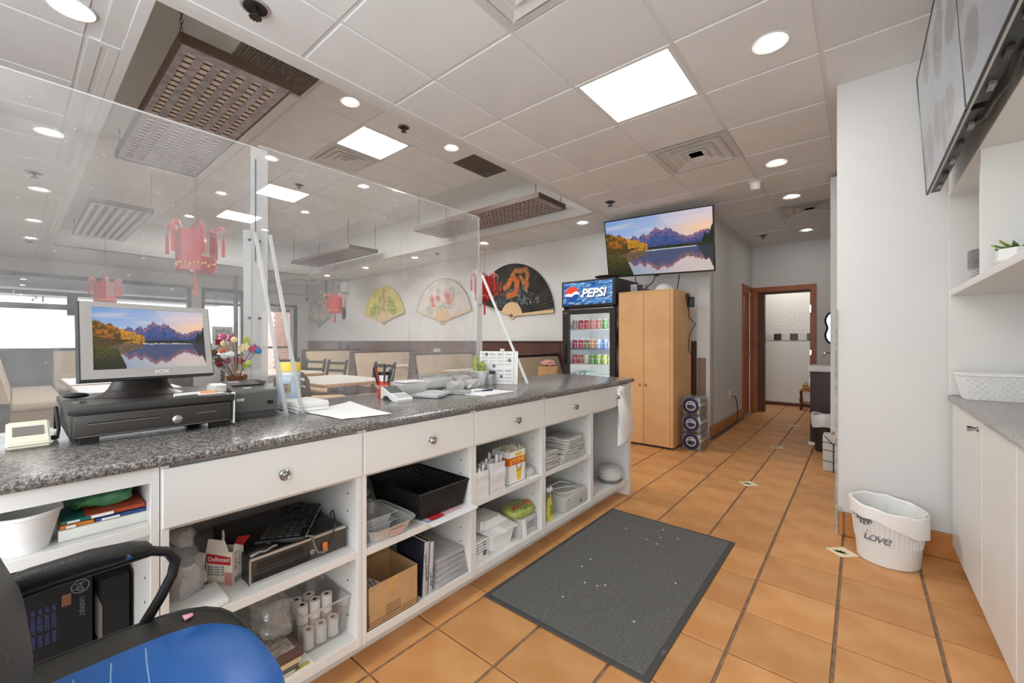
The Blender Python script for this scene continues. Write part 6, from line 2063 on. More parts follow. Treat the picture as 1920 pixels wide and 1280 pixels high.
CANC = [['grey', 'red', 'red', 'rose', 'rose', 'green', 'pale green'], ['crimson', 'crimson', 'olive', 'orange', 'pale blue', 'blue', 'white'], ['crimson', 'brick red', 'cream', 'green', 'lime', 'lime', 'yellow']]
CRGB = {'grey': (186, 186, 184), 'red': (200, 70, 80), 'rose': (202, 128, 132), 'green': (96, 160, 90), 'pale green': (170, 206, 160), 'crimson': (186, 52, 84), 'olive': (130, 134, 92), 'orange': (226, 150, 84), 'pale blue': (160, 190, 216), 'blue': (120, 150, 214), 'white': (226, 230, 238),
        'brick red': (172, 84, 70), 'cream': (222, 214, 190), 'lime': (170, 190, 90), 'yellow': (214, 208, 120)}
TOPM = mat('can_metal', c(214, 214, 212), .25, .9)
canm = {k: mat('can_' + k.replace(' ', '_'), c(*v), .3, .2) for k, v in CRGB.items()}
POS = ['first', 'second', 'third', 'fourth', 'fifth', 'sixth', 'seventh']
for r_, row in enumerate(CANC):
    for k, cn in enumerate(row):
        x = fx0 + .118 + k * .0865
        z = SHELVES[r_] + .0005
        for dpt in range(2):
            y = fy0 + .085 + dpt * .085
            if dpt:
                continue
            t2 = thing('drink_can', '%s drink can on the %s fridge shelf, %s from the door hinge-free side' % (cn, ['top', 'middle', 'lower'][r_], POS[k]) if False else '%s drink can on the %s shelf of the fridge, %s from the handle' % (cn, ['top', 'middle', 'lower'][r_], POS[k]), 'can', (x, y, z), 0, 'drink cans on the %s fridge shelf' % ['top', 'middle', 'lower'][r_])
            ob('can_body', B().lathe([(.026, 0), (.033, .008), (.033, .104), (.027, .116)], x, y, 16, M=Matrix.Translation((0, 0, z))), canm[cn], t2)
            ob('can_top', B().lathe([(.0275, .115), (.0275, .119), (.025, .118), (0, .1175)], x, y, 16, M=Matrix.Translation((0, 0, z))), TOPM, t2)
for k in range(3):
    t2 = thing('water_bottle', 'small clear bottle lying on the bottom fridge shelf, %s from the handle' % POS[k], 'bottle', (fx0 + .16 + k * .06, fy0 + .18, .746), 0, 'bottles lying on the bottom fridge shelf')
    x, z = fx0 + .17 + k * .07, .776
    ob('bottle', B().cyl((x, fy0 + .10, z), (x, fy0 + .26, z), .029, n=14).cyl((x, fy0 + .07, z), (x, fy0 + .10, z), .013, .029, 14), clear('bottle_%d' % k, tint=(.85, .95, 1, 1), film=.25, fcol=(.6, .8, .86, 1), gloss=.2), t2)
    ob('cap', B().cyl((x, fy0 + .055, z), (x, fy0 + .072, z), .014), WHITE, t2)
t = thing('flat_hat_box', 'dark flat tray lying on top of the drinks fridge', 'tray', (-2.9, 4.95, 1.973))
ob('tray', crumple(B().box(-2.99, -2.72, 4.85, 5.05, 1.9735, 2.0, bev=.01), .012, 14, 4), DGREY, t)
t = thing('brown_bowl', 'brown shallow bowl on top of the drinks fridge by the television', 'bowl', (-2.5, 4.95, 1.973))
ob('bowl', B().lathe([(.06, 0), (.10, .035), (.16, .05), (.165, .056), (.15, .056), (.09, .04), (0, .03)], -2.50, 4.92, 24, M=Matrix.Translation((0, 0, 1.9735))), mat('bowl_brown', c(92, 74, 62), .6), t)

# tall cupboard
MAP = mat('maple', c(224, 180, 128), .4, col2=c(214, 166, 114), vscale=2.5, bump=.03)
t = thing('tall_cupboard', 'tall maple cupboard with two doors beside the drinks fridge', 'cupboard', (-1.885, 4.93, 0))
ob('body', B().box(-2.205, -1.568, 4.642, 5.26, .02, 1.758, bev=.002, seg=1), MAP, t, smooth=0)
ob('top_board', B().box(-2.207, -1.566, 4.630, 5.262, 1.758, 1.776, bev=.002, seg=1), MAP, t, smooth=0)
ob('plinth', B().box(-2.19, -1.58, 4.66, 5.24, 0.0, .022), DGREY, t, smooth=0)
for x0, x1, xk in ((-2.203, -1.900, -1.935), (-1.896, -1.600, -1.865)):
    d = ob('door', B().box(x0, x1, 4.622, 4.641, .03, 1.756, bev=.0015, seg=1), MAP, t, smooth=0)
    ob('knob', B().cyl((xk, 4.622, .70), (xk, 4.606, .70), .006).lathe([(.006, 0), (.014, .006), (.012, .014), (0, .016)], 0, 0, 16, M=frame_mat((xk, 4.61, .70), (1, 0, 0), (0, 0, 1))), mat('knob_brass_%d' % (xk < -1.9), c(190, 168, 128), .25, 1.0), d)
ob('side_stile', B().box(-1.597, -1.566, 4.622, 4.641, .03, 1.756, bev=.0015, seg=1), MAP, t, smooth=0)
# things on the cupboard
t = thing('router_box', 'grey box with a screen standing on the maple cupboard', 'device', (-2.1, 4.98, 1.776))
ob('box', B().box(-2.19, -2.02, 4.92, 5.06, 1.7765, 1.90, bev=.004), mat('router_grey', c(186, 190, 194), .4), t)
ob('screen', B().box(-2.10, -2.03, 4.9185, 4.92, 1.81, 1.89), DGREY, t)
ob('router_base', B().box(-2.20, -2.02, 4.86, 4.92, 1.7765, 1.80, bev=.003), DGREY, t)
t = thing('white_lamp_dome', 'white dome on the maple cupboard under the television', 'dome', (-1.80, 4.98, 1.776))
ob('dome', B().lathe([(.112, 0), (.110, .03), (.095, .062), (.068, .088), (.035, .103), (0, .108)], -1.80, 5.0, 24, M=Matrix.Translation((0, 0, 1.7765))), WHITE, t)
t = thing('set_top_box', 'flat black box on the maple cupboard by the white dome', 'device', (-1.93, 4.80, 1.776))
ob('box', B().box(-2.0, -1.88, 4.74, 4.86, 1.7765, 1.80, bev=.004), BLK, t)
ob('light', B().box(-1.96, -1.95, 4.7385, 4.74, 1.786, 1.791), mat('green_led', c(60, 160, 80), .4), t)
for k, (pts, lb) in enumerate((([(-2.15, 5.0, 2.0), (-2.12, 4.9, 1.95), (-2.05, 4.8, 1.88), (-2.02, 4.78, 1.80), (-1.96, 4.82, 1.802)], 'black cable looping from the television to the flat black box'),
                               ([(-1.93, 5.06, 2.0), (-1.91, 4.95, 1.92), (-1.95, 4.85, 1.84), (-2.03, 4.86, 1.80), (-2.08, 4.88, 1.803)], 'black cable dropping behind the grey box on the cupboard'),
                               ([(-1.64, 5.06, 1.99), (-1.645, 5.03, 1.88), (-1.65, 5.0, 1.78)], 'thin black cable hanging from the television to the cupboard edge'))):
    one('tv_cable', B().tube(pts, .006, 6), BLK, lb, 'cable')
t = thing('power_adapter', 'black power adapter hung on the side of the maple cupboard', 'adapter', (-1.545, 5.15, 1.62))
ob('adapter', B().box(-1.567, -1.50, 5.10, 5.17, 1.60, 1.72, bev=.006).box(-1.567, -1.54, 5.05, 5.12, 1.70, 1.755, bev=.004), BLK, t)
ob('adapter_cord', B().tube([(-1.555, 5.13, 1.60), (-1.553, 5.14, 1.48), (-1.50, 5.2, 1.40), (-1.555, 5.16, 1.28), (-1.556, 5.12, 1.10), (-1.555, 5.2, 1.05)], .005, 6), BLK, t)
one('leaning_board', B().box(-1.562, -1.462, 5.485, 5.525, .012, .99, bev=.004), mat('board_taupe', c(146, 118, 98), .7, bump=.1, bscale=40), 'taupe board leaning on the wall behind the water packs', 'board')

# television
t = thing('television', 'large television showing a mountain lake above the maple cupboard', 'television', (-1.9, 5.0, 2.0))
BLt, BRt, TRt, TLt = Vector((-2.567, 5.08, 2.037)), Vector((-1.253, 5.08, 1.988)), Vector((-1.226, 4.90, 2.690)), Vector((-2.540, 4.90, 2.739))
b = B()
slab(b, [BLt, BRt, TRt, TLt], 0, .025)
ob('bezel', b, BLK, t, smooth=0)
ct = (BLt + TRt) / 2
sc_ = lambda p, kx, ky: ct + (BRt - BLt) * kx + (TLt - BLt) * ky
b = B()
slab(b, [sc_(0, -.3, -.35), sc_(0, .3, -.35), sc_(0, .3, .3), sc_(0, -.3, .3)], .025, .04)
ob('back_shell', b, DGREY, t, smooth=0)
nn_ = (BRt - BLt).cross(TLt - BLt).normalized()
paint('display', 220, 120, lambda u, v: sc_(0, -.49 + .98 * u, -.474 + .955 * v) + nn_ * .0015, landscape, SCREEN, t)
ob('sensor_bump', B().box(-1.95, -1.89, 5.068, 5.085, 1.996, 2.012, bev=.003), BLK, t)
ob('wall_arm', B().box(-1.95, -1.85, 5.08, 5.549, 2.28, 2.36), DGREY, t, smooth=0)

# water packs
def water_pack(x0, x1, y0, y1, z0, lb):
    t = thing('water_pack', lb, 'water pack', ((x0 + x1) / 2, (y0 + y1) / 2, z0), 0, 'shrink-wrapped water packs by the cupboard')
    nx, ny = 3, 4
    src = None
    for i in range(nx):
        for j in range(ny):
            x, y = x0 + (i + .5) * (x1 - x0) / nx, y0 + (j + .5) * (y1 - y0) / ny
            if src is None:
                src = ob('bottle', B().lathe([(.026, 0), (.032, .006), (.0325, .04), (.0305, .05), (.0325, .06), (.0305, .07), (.0325, .08), (.0325, .12), (.026, .148), (.013, .166), (.013, .18), (.0145, .18), (.0145, .194), (0, .194)], 0, 0, 14), clear('pet_bottle', tint=(.93, .96, .98, 1), film=.32, fcol=(.66, .72, .78, 1), gloss=.2, rough=.08) if 'pet_bottle' not in bpy.data.materials else bpy.data.materials['pet_bottle'], None)
                src.parent = t
                src.location = Vector((x, y, z0)) - ORG[t.name]
                lab = ob('bottle_label', B().lathe([(.0330, .098), (.0332, .10), (.0332, .122), (.0328, .124)], 0, 0, 14, cap=False), PAPER, None)
                lab.parent = src
                lab.location = (0, 0, .098)
            else:
                o = piece(src, t, Vector((x, y, z0)) - ORG[t.name])
                q = lab.copy()
                COL.objects.link(q)
                q.parent = o
    WR = bpy.data.materials.get('shrink_wrap') or clear('shrink_wrap', film=.10, gloss=.12, rough=.1, fcol=(.8, .84, .88, 1))
    ob('wrap', B().box(x0 - .003, x1 + .003, y0 - .003, y1 + .003, z0 + .002, z0 + .19, bev=.02, seg=3), WR, t)
    LB = bpy.data.materials.get('logo_blue') or mat('logo_blue', c(34, 40, 78), .4)
    cx_ = (x0 + x1) / 2
    ob('logo_ring', B().lathe([(.048, .001), (.055, .002), (.082, .002), (.086, .001)], 0, 0, 28, M=frame_mat((cx_, y0 - .004, z0 + .098), (1, 0, 0), (0, 0, 1)), cap=False), LB, t)
    ob('logo_white', B().lathe([(.046, .001), (.050, .0022), (.053, .001)], 0, 0, 28, M=frame_mat((cx_, y0 - .0042, z0 + .098), (1, 0, 0), (0, 0, 1)), cap=False), PAPER, t)
    ob('logo_core', B().lathe([(0, .0015), (.026, .0015), (.028, .001)], 0, 0, 18, M=frame_mat((cx_, y0 - .004, z0 + .09), (1, 0, 0), (0, 0, 1)) @ Matrix.Diagonal((1.2, .7, 1, 1))), LB, t)


for k, lb in enumerate(('bottom shrink-wrapped pack of water bottles beside the maple cupboard', 'middle shrink-wrapped pack of water bottles beside the maple cupboard', 'top shrink-wrapped pack of water bottles beside the maple cupboard')):
    water_pack(-1.525 + .003 * k, -1.315 - .002 * k, 4.765 - .006 * k, 5.045, .001 + k * .1965, lb)

# hall things
t = thing('wall_outlet', 'white wall outlet with a grey plug on the left hall wall', 'outlet', (-1.418, 6.55, .42))
ob('plate', B().box(-1.42, -1.413, 6.51, 6.59, .38, .50, bev=.003), WHITE, t)
ob('plug', B().box(-1.413, -1.38, 6.56, 6.59, .40, .43, bev=.004), GREYM, t)
ob('cord', B().tube([(-1.385, 6.575, .42), (-1.36, 6.6, .41), (-1.365, 6.72, .30), (-1.385, 6.86, .12), (-1.39, 6.84, .02), (-1.385, 6.3, .008), (-1.38, 5.4, .008)], .008, 6), mat('cord_grey', c(70, 70, 72), .5), t)
t = thing('wash_stand', 'dark brown wash stand with a white top in the hall', 'cabinet', (-.30, 6.15, 0))
ob('body', B().box(-.445, .1, 5.95, 6.45, .01, .845, bev=.003), mat('espresso', c(62, 48, 42), .5), t)
ob('white_top', B().box(-.465, .1, 5.93, 6.46, .845, .905, bev=.006), WHITE, t)
ob('foot_trim', B().box(-.46, -.35, 5.925, 5.95, .0, .03), PAPER, t)
ob('tap', B().tube([(-.26, 6.3, .90), (-.26, 6.3, 1.02), (-.28, 6.27, 1.06), (-.32, 6.2, 1.05), (-.33, 6.17, 1.02)], .012, 8), CHROME, t)
t = thing('hall_bin', 'dark bin with a white liner before the wash stand', 'bin', (-.28, 5.72, 0))
ob('bin_wall', B().lathe([(.09, 0), (.115, .32), (.118, .36), (.10, .36), (.08, .02)], -.285, 5.66, 24), mat('bin_brown', c(50, 42, 38), .5), t)
b = B()
rg = []
for (r0, z0) in ((.118, .27), (.128, .30), (.132, .38), (.125, .405), (.10, .40), (.098, .30)):
    rg.append([(-.285 + (r0 + .005 * math.sin(6 * a + z0 * 20)) * math.cos(a), 5.66 + (r0 + .005 * math.sin(6 * a)) * math.sin(a), z0 + .012 * math.sin(3 * a)) for a in [i * 2 * PI / 36 for i in range(36)]])
b.loft(rg, cap=False)
ob('liner', b, bpy.data.materials['liner_film'], t)
t = thing('tied_parcel', 'grey-white parcel tied with dark string at the pillar corner', 'parcel', (-.18, 4.86, 0))
ob('parcel', B().box(-.265, -.10, 4.80, 4.96, .002, .335, bev=.012), mat('parcel_grey', c(196, 196, 190), .7, bump=.3, bscale=30), t)
b = B()
for z in (.10, .2, .27):
    b.tube([(-.268, 4.798, z), (-.18, 4.7965, z - .01), (-.098, 4.798, z)], .003, 5)
b.tube([(-.185, 4.7965, .0), (-.185, 4.7965, .25), (-.25, 4.7968, .325)], .004, 5)
b.tube([(-.185, 4.7965, .25), (-.12, 4.7968, .325)], .004, 5)
ob('string', b, INK, t)
ob('top_knot', B().sph((-.18, 4.86, .345), .02), mat('knot_tan', c(176, 140, 110), .8), t)
t = thing('wall_mirror', 'black hourglass-shaped mirror on the hall end wall', 'mirror', (-.33, 8.09, 1.17))
hp = [(.10 * math.sin(a) * (1 - .45 * math.exp(-((math.cos(a)) / .35) ** 2)), .24 * math.cos(a)) for a in [i * 2 * PI / 40 for i in range(40)]]
ob('glass', B().prism([(x * .85, y * .93) for x, y in hp], .006, frame_mat((-.33, 8.098, 1.40), (1, 0, 0), (0, 0, 1))), mat('mirror_glass', c(150, 152, 154), .08, .9), t)
ob('frame', B().tube([(-.33 + x, 8.088, 1.40 + y) for x, y in hp], .013, 8, closed=True), BLK, t)
t = thing('wooden_stool', 'small reddish wooden stool inside the restroom doorway', 'stool', (-.72, 8.85, 0))
ob('seat', B().box(-.80, -.62, 8.76, 8.94, .33, .355, bev=.004), WOODR, t)
for x in (-.79, -.63):
    for y in (8.775, 8.925):
        ob('leg', B().lathe([(.014, 0), (.018, .05), (.012, .1), (.02, .17), (.012, .24), (.016, .33)], x, y, 10), WOODD, t)
ob('shelf', B().box(-.79, -.63, 8.77, 8.93, .12, .135), WOODR, t)
t = thing('gold_figurine', 'small golden figurine standing on the wooden stool', 'figurine', (-.72, 8.85, .355))
GOLD = mat('gold', c(206, 168, 96), .3, .8)
ob('body', B().lathe([(.03, .0005), (.04, .02), (.022, .06), (.03, .09), (.014, .11), (.018, .125), (0, .14)], -.72, 8.83, 16, M=Matrix.Translation((0, 0, .355))), GOLD, t)
ob('candle', B().cyl((-.76, 8.85, .3555), (-.76, 8.85, .44), .012).cyl((-.67, 8.85, .3555), (-.67, 8.85, .40), .02), GOLD, t)
# ================================================================ DINING ROOM
# --- wall fans
def seg(p, a, b):
    ab = (b[0] - a[0], b[1] - a[1])
    t = max(0, min(1, ((p[0] - a[0]) * ab[0] + (p[1] - a[1]) * ab[1]) / (ab[0] ** 2 + ab[1] ** 2 + 1e-9)))
    return math.hypot(p[0] - a[0] - t * ab[0], p[1] - a[1] - t * ab[1])


def pl(p, pts):
    return min(seg(p, a, b) for a, b in zip(pts, pts[1:]))


def L3(r, g, b):
    return (lin(r), lin(g), lin(b))


def art_dragon(x, y):
    base = mixc(L3(44, 43, 42), L3(66, 64, 62), .5 + nz(x * 3, y * 3))
    d = pl((x, y), [(.02, .78), (.12, .86), (.26, .84), (.37, .86), (.40, .74), (.37, .64), (.39, .55), (.35, .50)])
    d2 = pl((x, y), [(-.16, .55), (-.08, .60), (-.02, .69), (.08, .72), (.15, .64), (.13, .52), (.11, .42), (.02, .40), (-.08, .38)])
    d3 = pl((x, y), [(.22, .74), (.28, .66), (.30, .60)])
    k = nz(x * 26, y * 26, 4)
    if min(d, d3 + .01) < .045 + .012 * k:
        return mixc(L3(214, 150, 70), L3(176, 104, 84), .5 + 1.5 * k)
    if d2 < .055 + .015 * k:
        return mixc(L3(226, 140, 60), L3(196, 96, 60), .5 + 1.5 * k)
    w_ = abs(nz(x * 13, y * 13, 7, 2))
    if .18 < y < .60 - .5 * abs(x - .12) and -.42 < x < .66 and w_ < .045:
        return mixc(L3(208, 212, 206), L3(96, 136, 150), .5 + nz(x * 5, y * 5, 2) * 2)
    if .2 < y < .62 and .14 < x < .40 and nz(x * 9, y * 9, 12) > .12:
        return L3(88, 112, 122)
    if abs(x + .36) < .12 and abs(y - .54) < .13 and k > .02:
        return L3(200, 70, 52)
    return base


def art_peony(x, y):
    base = mixc(L3(228, 222, 214), L3(214, 206, 198), .5 + nz(x * 4, y * 4))
    k = nz(x * 24, y * 24, 4)
    for cx, cy, r_ in ((-.36, .52, .10), (-.33, .40, .09), (-.16, .55, .10), (.20, .56, .11), (.24, .46, .10), (.14, .62, .07), (-.38, .60, .06)):
        d = math.hypot(x - cx, y - cy)
        if d < r_ * (1 + .5 * k):
            return mixc(L3(196, 92, 86), L3(226, 170, 160), d / r_ + k)
    if pl((x, y), [(-.5, .32), (-.3, .34), (-.1, .30), (.05, .36), (.3, .36), (.36, .62)]) < .07 and k > -.01:
        return mixc(L3(120, 144, 118), L3(160, 176, 150), .5 + k * 2)
    if (math.hypot(x + .42, y - .28) < .13 or math.hypot(x - .34, y - .68) < .10 or math.hypot(x + .14, y - .72) < .07) and k > -.05:
        return mixc(L3(120, 146, 120), L3(176, 186, 164), .5 + k * 2)
    return base


def art_lady(x, y):
    base = mixc(L3(232, 222, 150), L3(214, 202, 122), .5 + nz(x * 4, y * 4))
    k = nz(x * 22, y * 22, 4)
    if pl((x, y), [(.02, .86), (-.02, .72), (.05, .56), (-.06, .40), (.02, .30)]) < .085 + .03 * k:
        return mixc(L3(206, 170, 112), L3(186, 148, 108), .5 + 2 * k)
    for cx, cy, r_ in ((-.36, .36, .20), (.34, .44, .17), (.46, .34, .14), (-.18, .62, .10), (.28, .60, .10), (-.54, .30, .12)):
        if math.hypot(x - cx, y - cy) < r_ * (1 + .6 * k) and k > -.07:
            return mixc(L3(96, 132, 82), L3(150, 166, 96), .5 + 2.4 * k)
    return base


def art_branch(x, y):
    base = mixc(L3(226, 222, 212), L3(206, 204, 196), .5 + nz(x * 5, y * 5))
    k = nz(x * 18, y * 18, 4)
    if pl((x, y), [(-.1, .35), (.0, .6), (-.15, .8), (.1, .75), (.25, .85)]) < .03 + .02 * k:
        return L3(130, 122, 108)
    if k > .2 and .5 < math.hypot(x, y) < .95:
        return L3(176, 160, 160)
    if abs((math.degrees(math.atan2(y, x)) % 14) - 7) > 5.6:
        return L3(150, 140, 110)
    return base


BAM = mat('bamboo', c(222, 192, 150), .5)


def fan(px, pz, Rr, a0, a1, art, label, gcol, rows=44, cols=168, inner=.30):
    y = 5.545
    t = thing('wall_fan', label, 'fan', (px, y, pz), 0, 'large painted paper fans on the wall')
    a0, a1 = math.radians(a0), math.radians(a1)

    def P(u, v):
        a = a1 + (a0 - a1) * u
        r_ = Rr * (inner + (1 - inner) * v)
        k = int(round(u * cols)) % 4
        dz_ = (.004 + .014 * v) * (0, 1, 2, 1)[k] / 2
        return (px + r_ * math.cos(a), y - .012 - dz_, pz + r_ * math.sin(a))

    def Cc(u, v):
        a = a1 + (a0 - a1) * u
        r_ = inner + (1 - inner) * v
        return art(r_ * math.cos(a), r_ * math.sin(a))
    paint('paper_leaf', cols, rows, P, Cc, FANM, t)
    nst = 26
    b0 = None
    for k in range(nst):
        a = a0 + (a1 - a0) * (k + .5) / nst
        ca, sa = math.cos(a), math.sin(a)
        b = B().prism([(-.08 * Rr, -.006), (inner * Rr * 1.02, -.011), (inner * Rr * 1.02, .011), (-.08 * Rr, .006)], .005, Matrix(((ca, -sa, 0, px), (0, 0, -1, y - .010 - .0008 * (k % 3)), (sa, ca, 0, pz), (0, 0, 0, 1))))
        ob('stick', b, gcol, t, smooth=0)
    for a in (a0, a1):
        ca, sa = math.cos(a), math.sin(a)
        b = B().prism([(-.10 * Rr, -.012), (Rr, -.035 if a == a0 else -.008), (Rr, .02 if a == a0 else .008), (-.10 * Rr, .012)], .012, Matrix(((ca, -sa, 0, px), (0, 0, -1, y - .018), (sa, ca, 0, pz), (0, 0, 0, 1))))
        ob('guard_stick', b, gcol, t, smooth=0)
    ob('rivet', B().cyl((px, y - .034, pz), (px, y - .01, pz), .014), GREYM, t)
    arc = [(px + Rr * math.cos(a1 + (a0 - a1) * q / 40), y - .02, pz + Rr * math.sin(a1 + (a0 - a1) * q / 40)) for q in range(41)]
    ob('edge_binding', B().tube(arc, .005, 5), mat('binding_' + str(round(-px)), c(60, 50, 44), .6) if art is not art_lady else mat('binding_gold', c(196, 170, 90), .5), t)


FANM = attr_mat('fan_paper', .7)
fan(-4.63, 1.64, .89, 3, 162, art_dragon, 'black wall fan painted with a golden dragon', BAM, inner=.26)
fan(-6.44, 1.59, .86, 15, 164, art_peony, 'cream wall fan painted with pink peonies', BAM)
fan(-8.51, 1.64, .83, 15, 166, art_lady, 'yellow wall fan painted with a robed figure and green leaves', BAM)
fan(-11.67, 1.64, .71, 22, 164, art_branch, 'small pale wall fan in the corner painted with branches', mat('grey_bamboo', c(176, 170, 160), .6))

# --- booths along the fan wall
BEI = mat('booth_vinyl', c(214, 196, 168), .5, bump=.08, bscale=60)
BRD = mat('booth_laminate', c(96, 74, 64), .5, var=.25, vscale=8)


def booth(x, label):
    t = thing('booth_bench', label, 'booth', (x, 4.85, 0), 0, 'back-to-back booth benches along the fan wall')
    y0, y1 = 4.18, 5.51
    pf = [(-.62, 0), (.62, 0), (.62, .12), (.20, .14), (.06, .98), (-.06, .98), (-.20, .14), (-.62, .12)]
    for ya in (y0, y1 - .03):
        ob('end_panel', B().prism(pf, .03, Matrix(((1, 0, 0, x), (0, 0, -1, ya + .03), (0, 1, 0, 0), (0, 0, 0, 1)))), BRD, t, smooth=0)
    ob('core_panel', B().box(x - .03, x + .03, y0 + .03, y1 - .03, .1, .98), BRD, t, smooth=0)
    ob('cap_rail', B().box(x - .075, x + .075, y0 - .01, y1, .98, 1.01, bev=.006), BRD, t)
    for s in (1, -1):
        q = [(x + s * .26, y0 + .03, .44), (x + s * .20, y0 + .03, .44), (x + s * .05, y0 + .03, .965), (x + s * .085, y0 + .03, .965)]
        ob('back_cushion', B().loft([q, [(p[0], y1 - .03, p[2]) for p in q]]), BEI, t, smooth=0)
        sc2 = B().box(min(x + s * .2, x + s * .66), max(x + s * .2, x + s * .66), y0 + .03, y1 - .03, .34, .45, bev=.03, seg=3)
        ob('seat_cushion', sc2, BEI, t)
        ob('seat_base', B().box(min(x + s * .2, x + s * .6), max(x + s * .2, x + s * .6), y0 + .03, y1 - .03, 0, .34), BRD, t, smooth=0)


for x, lb in ((-3.72, 'beige booth bench nearest the drinks fridge'), (-5.62, 'beige booth bench below the flower fan, behind the cactus'), (-7.52, 'beige booth bench below the yellow fan'), (-9.6, 'beige booth bench nearest the entrance door')):
    booth(x, lb)
WTOP = mat('table_top', c(226, 222, 214), .25)
WEDGE = mat('table_edge', c(196, 152, 112), .45)


def table(x, y, sx, sy, label, grp, h=.75):
    t = thing('dining_table', label, 'table', (x, y, 0), 0, grp)
    ob('table_top', B().box(x - sx / 2 + .012, x + sx / 2 - .012, y - sy / 2 + .012, y + sy / 2 - .012, h - .004, h, bev=.001, seg=1), WTOP, t, smooth=0)
    ob('edge_band', B().box(x - sx / 2, x + sx / 2, y - sy / 2, y + sy / 2, h - .04, h - .003, bev=.008), WEDGE, t)
    ob('pedestal', B().box(x - .05, x + .05, y - .05, y + .05, .04, h - .04), BRD, t)
    ob('foot', B().box(x - sx * .35, x + sx * .35, y - .04, y + .04, 0.001, .045, bev=.01).box(x - .04, x + .04, y - sy * .35, y + sy * .35, 0.001, .046, bev=.01), BRD, t)


for x, lb in ((-4.67, 'booth table between the first two booth benches from the fridge'), (-6.57, 'booth table between the second and third booth benches'), (-8.53, 'booth table between the last two booth benches')):
    table(x, 4.85, .62, 1.2, lb, 'tables in the wall booths')
table(-4.82, 2.45, 1.15, .80, 'white-topped table nearest the counter, behind the napkins', 'free-standing dining tables')
table(-6.55, 2.50, 1.2, .80, 'white-topped table behind the one nearest the counter', 'free-standing dining tables')
table(-5.45, .72, 1.15, .72, 'white-topped table behind the stand of the touch screen', 'free-standing dining tables')
table(-6.75, .72, 1.15, .72, 'white-topped table farther behind the touch screen', 'free-standing dining tables')


def chair(x, y, rz, label, fm, seatm, sz=.46, top=.9):
    """ladder-back chair, forward = local +x"""
    t = thing('ladder_chair', label, 'chair', (x, y, 0), rz, 'ladder-back dining chairs')
    ob('seat', B().lathe([(0, sz - .05), (.20, sz - .05), (.215, sz - .025), (.20, sz), (0, sz + .006)], 0, 0, 24), seatm, t)
    for s in (1, -1):
        ob('leg', B().tube([(.16, s * .16, sz - .04), (.18, s * .175, .0)], .016, 6), fm, t)
        ob('back_post', B().loft([[(p - .018, s * .185 - .014, z), (p + .018, s * .185 - .014, z), (p + .018, s * .185 + .014, z), (p - .018, s * .185 + .014, z)] for p, z in ((-.21, 0), (-.18, sz), (-.20, sz + .2), (-.255, top))]), fm, t, smooth=0)
    for k in range(3):
        z = sz + (top - sz) * (.34 + .27 * k)
        xx = -.195 - .05 * (k / 2)
        ob('slat', B().box(xx - .009, xx + .009, -.185, .185, z - .022, z + .022, bev=.003, seg=1), fm, t, smooth=0)
    ob('stretcher', B().tube([(-.2, 0, .2), (.17, 0, .2)], .01, 6).tube([(-.2, -.18, .2), (-.2, .18, .2)], .01, 6), fm, t)


CHB = mat('chair_brown', c(84, 64, 50), .5)
CHG = mat('chair_charcoal', c(58, 58, 62), .5)
SEATM = mat('seat_tan', c(196, 170, 132), .5)
chair(-4.12, 2.0, PI / 2 - .2, 'brown ladder-back chair with a tan seat nearest the napkins', CHB, SEATM, .64, .91)
chair(-6.35, 3.10, -PI / 2 + .3, 'charcoal ladder-back chair behind the second table, nearest the yellow fan side', CHG, SEATM)
chair(-6.95, 3.05, -PI / 2 + .4, 'charcoal ladder-back chair behind the second table, nearer the door', CHG, SEATM)
chair(-7.75, 3.0, -PI / 2 + .7, 'charcoal ladder-back chair partly behind the wipes canister', CHG, SEATM)
chair(-5.15, 3.16, -PI / 2 + .2, 'charcoal ladder-back chair behind the pens and the nearest table', CHG, SEATM)
# left bench and far furniture
t = thing('booth_bench', 'beige bench running towards the windows behind the card terminal', 'booth', (-9.1, .1, 0))
ob('seat_cushion', B().box(-10.5, -7.8, -.02, .43, .34, .45, bev=.03, seg=3), BEI, t)
ob('seat_base', B().box(-10.5, -7.83, -.02, .40, 0, .345), BEI, t, smooth=0)
q = [(-7.8, -.02, .45), (-7.8, -.20, .45), (-7.8, -.24, .98), (-7.8, -.14, .98)]
ob('back_cushion', B().loft([q, [(-10.5, p[1], p[2]) for p in q]]), BEI, t, smooth=0)
q = [(-6.4, -.10, .35), (-6.4, -.20, .35), (-6.4, -.20, .96), (-6.4, -.14, .96)]
t = thing('booth_bench', 'pale bench back at the edge of the picture beyond the card terminal', 'booth', (-6.5, -.2, 0))
ob('back_cushion', B().loft([[(-7.7, p[1] - .02, p[2]) for p in q], [(-5.6, p[1] - .02, p[2]) for p in q]]), mat('pale_vinyl', c(226, 224, 216), .5), t, smooth=0)
ob('seat_base', B().box(-7.7, -5.6, -.6, -.2, 0, .36), BEI, t, smooth=0)
t = thing('booth_bench', 'beige bench back under the windows behind the touch screen', 'booth', (-10.9, 1.1, 0))
ob('back_cushion', B().box(-11.05, -10.9, .46, 1.7, .38, 1.02, bev=.02), BEI, t)
ob('seat_cushion', B().box(-10.9, -10.45, .46, 1.7, .34, .45, bev=.03), BEI, t)
ob('seat_base', B().box(-11.05, -10.5, .5, 1.66, 0, .345), BRD, t, smooth=0)

# --- red lanterns
RED = mat('lantern_red', c(184, 36, 38), .35)
REDC = clear('lantern_film', film=.42, fcol=(.74, .26, .28, 1), gloss=.06)
REDT = mat('tassel_red', c(200, 58, 62), .6)
GLD = mat('lantern_gold', c(214, 158, 96), .35, .4)
LT = 2.09


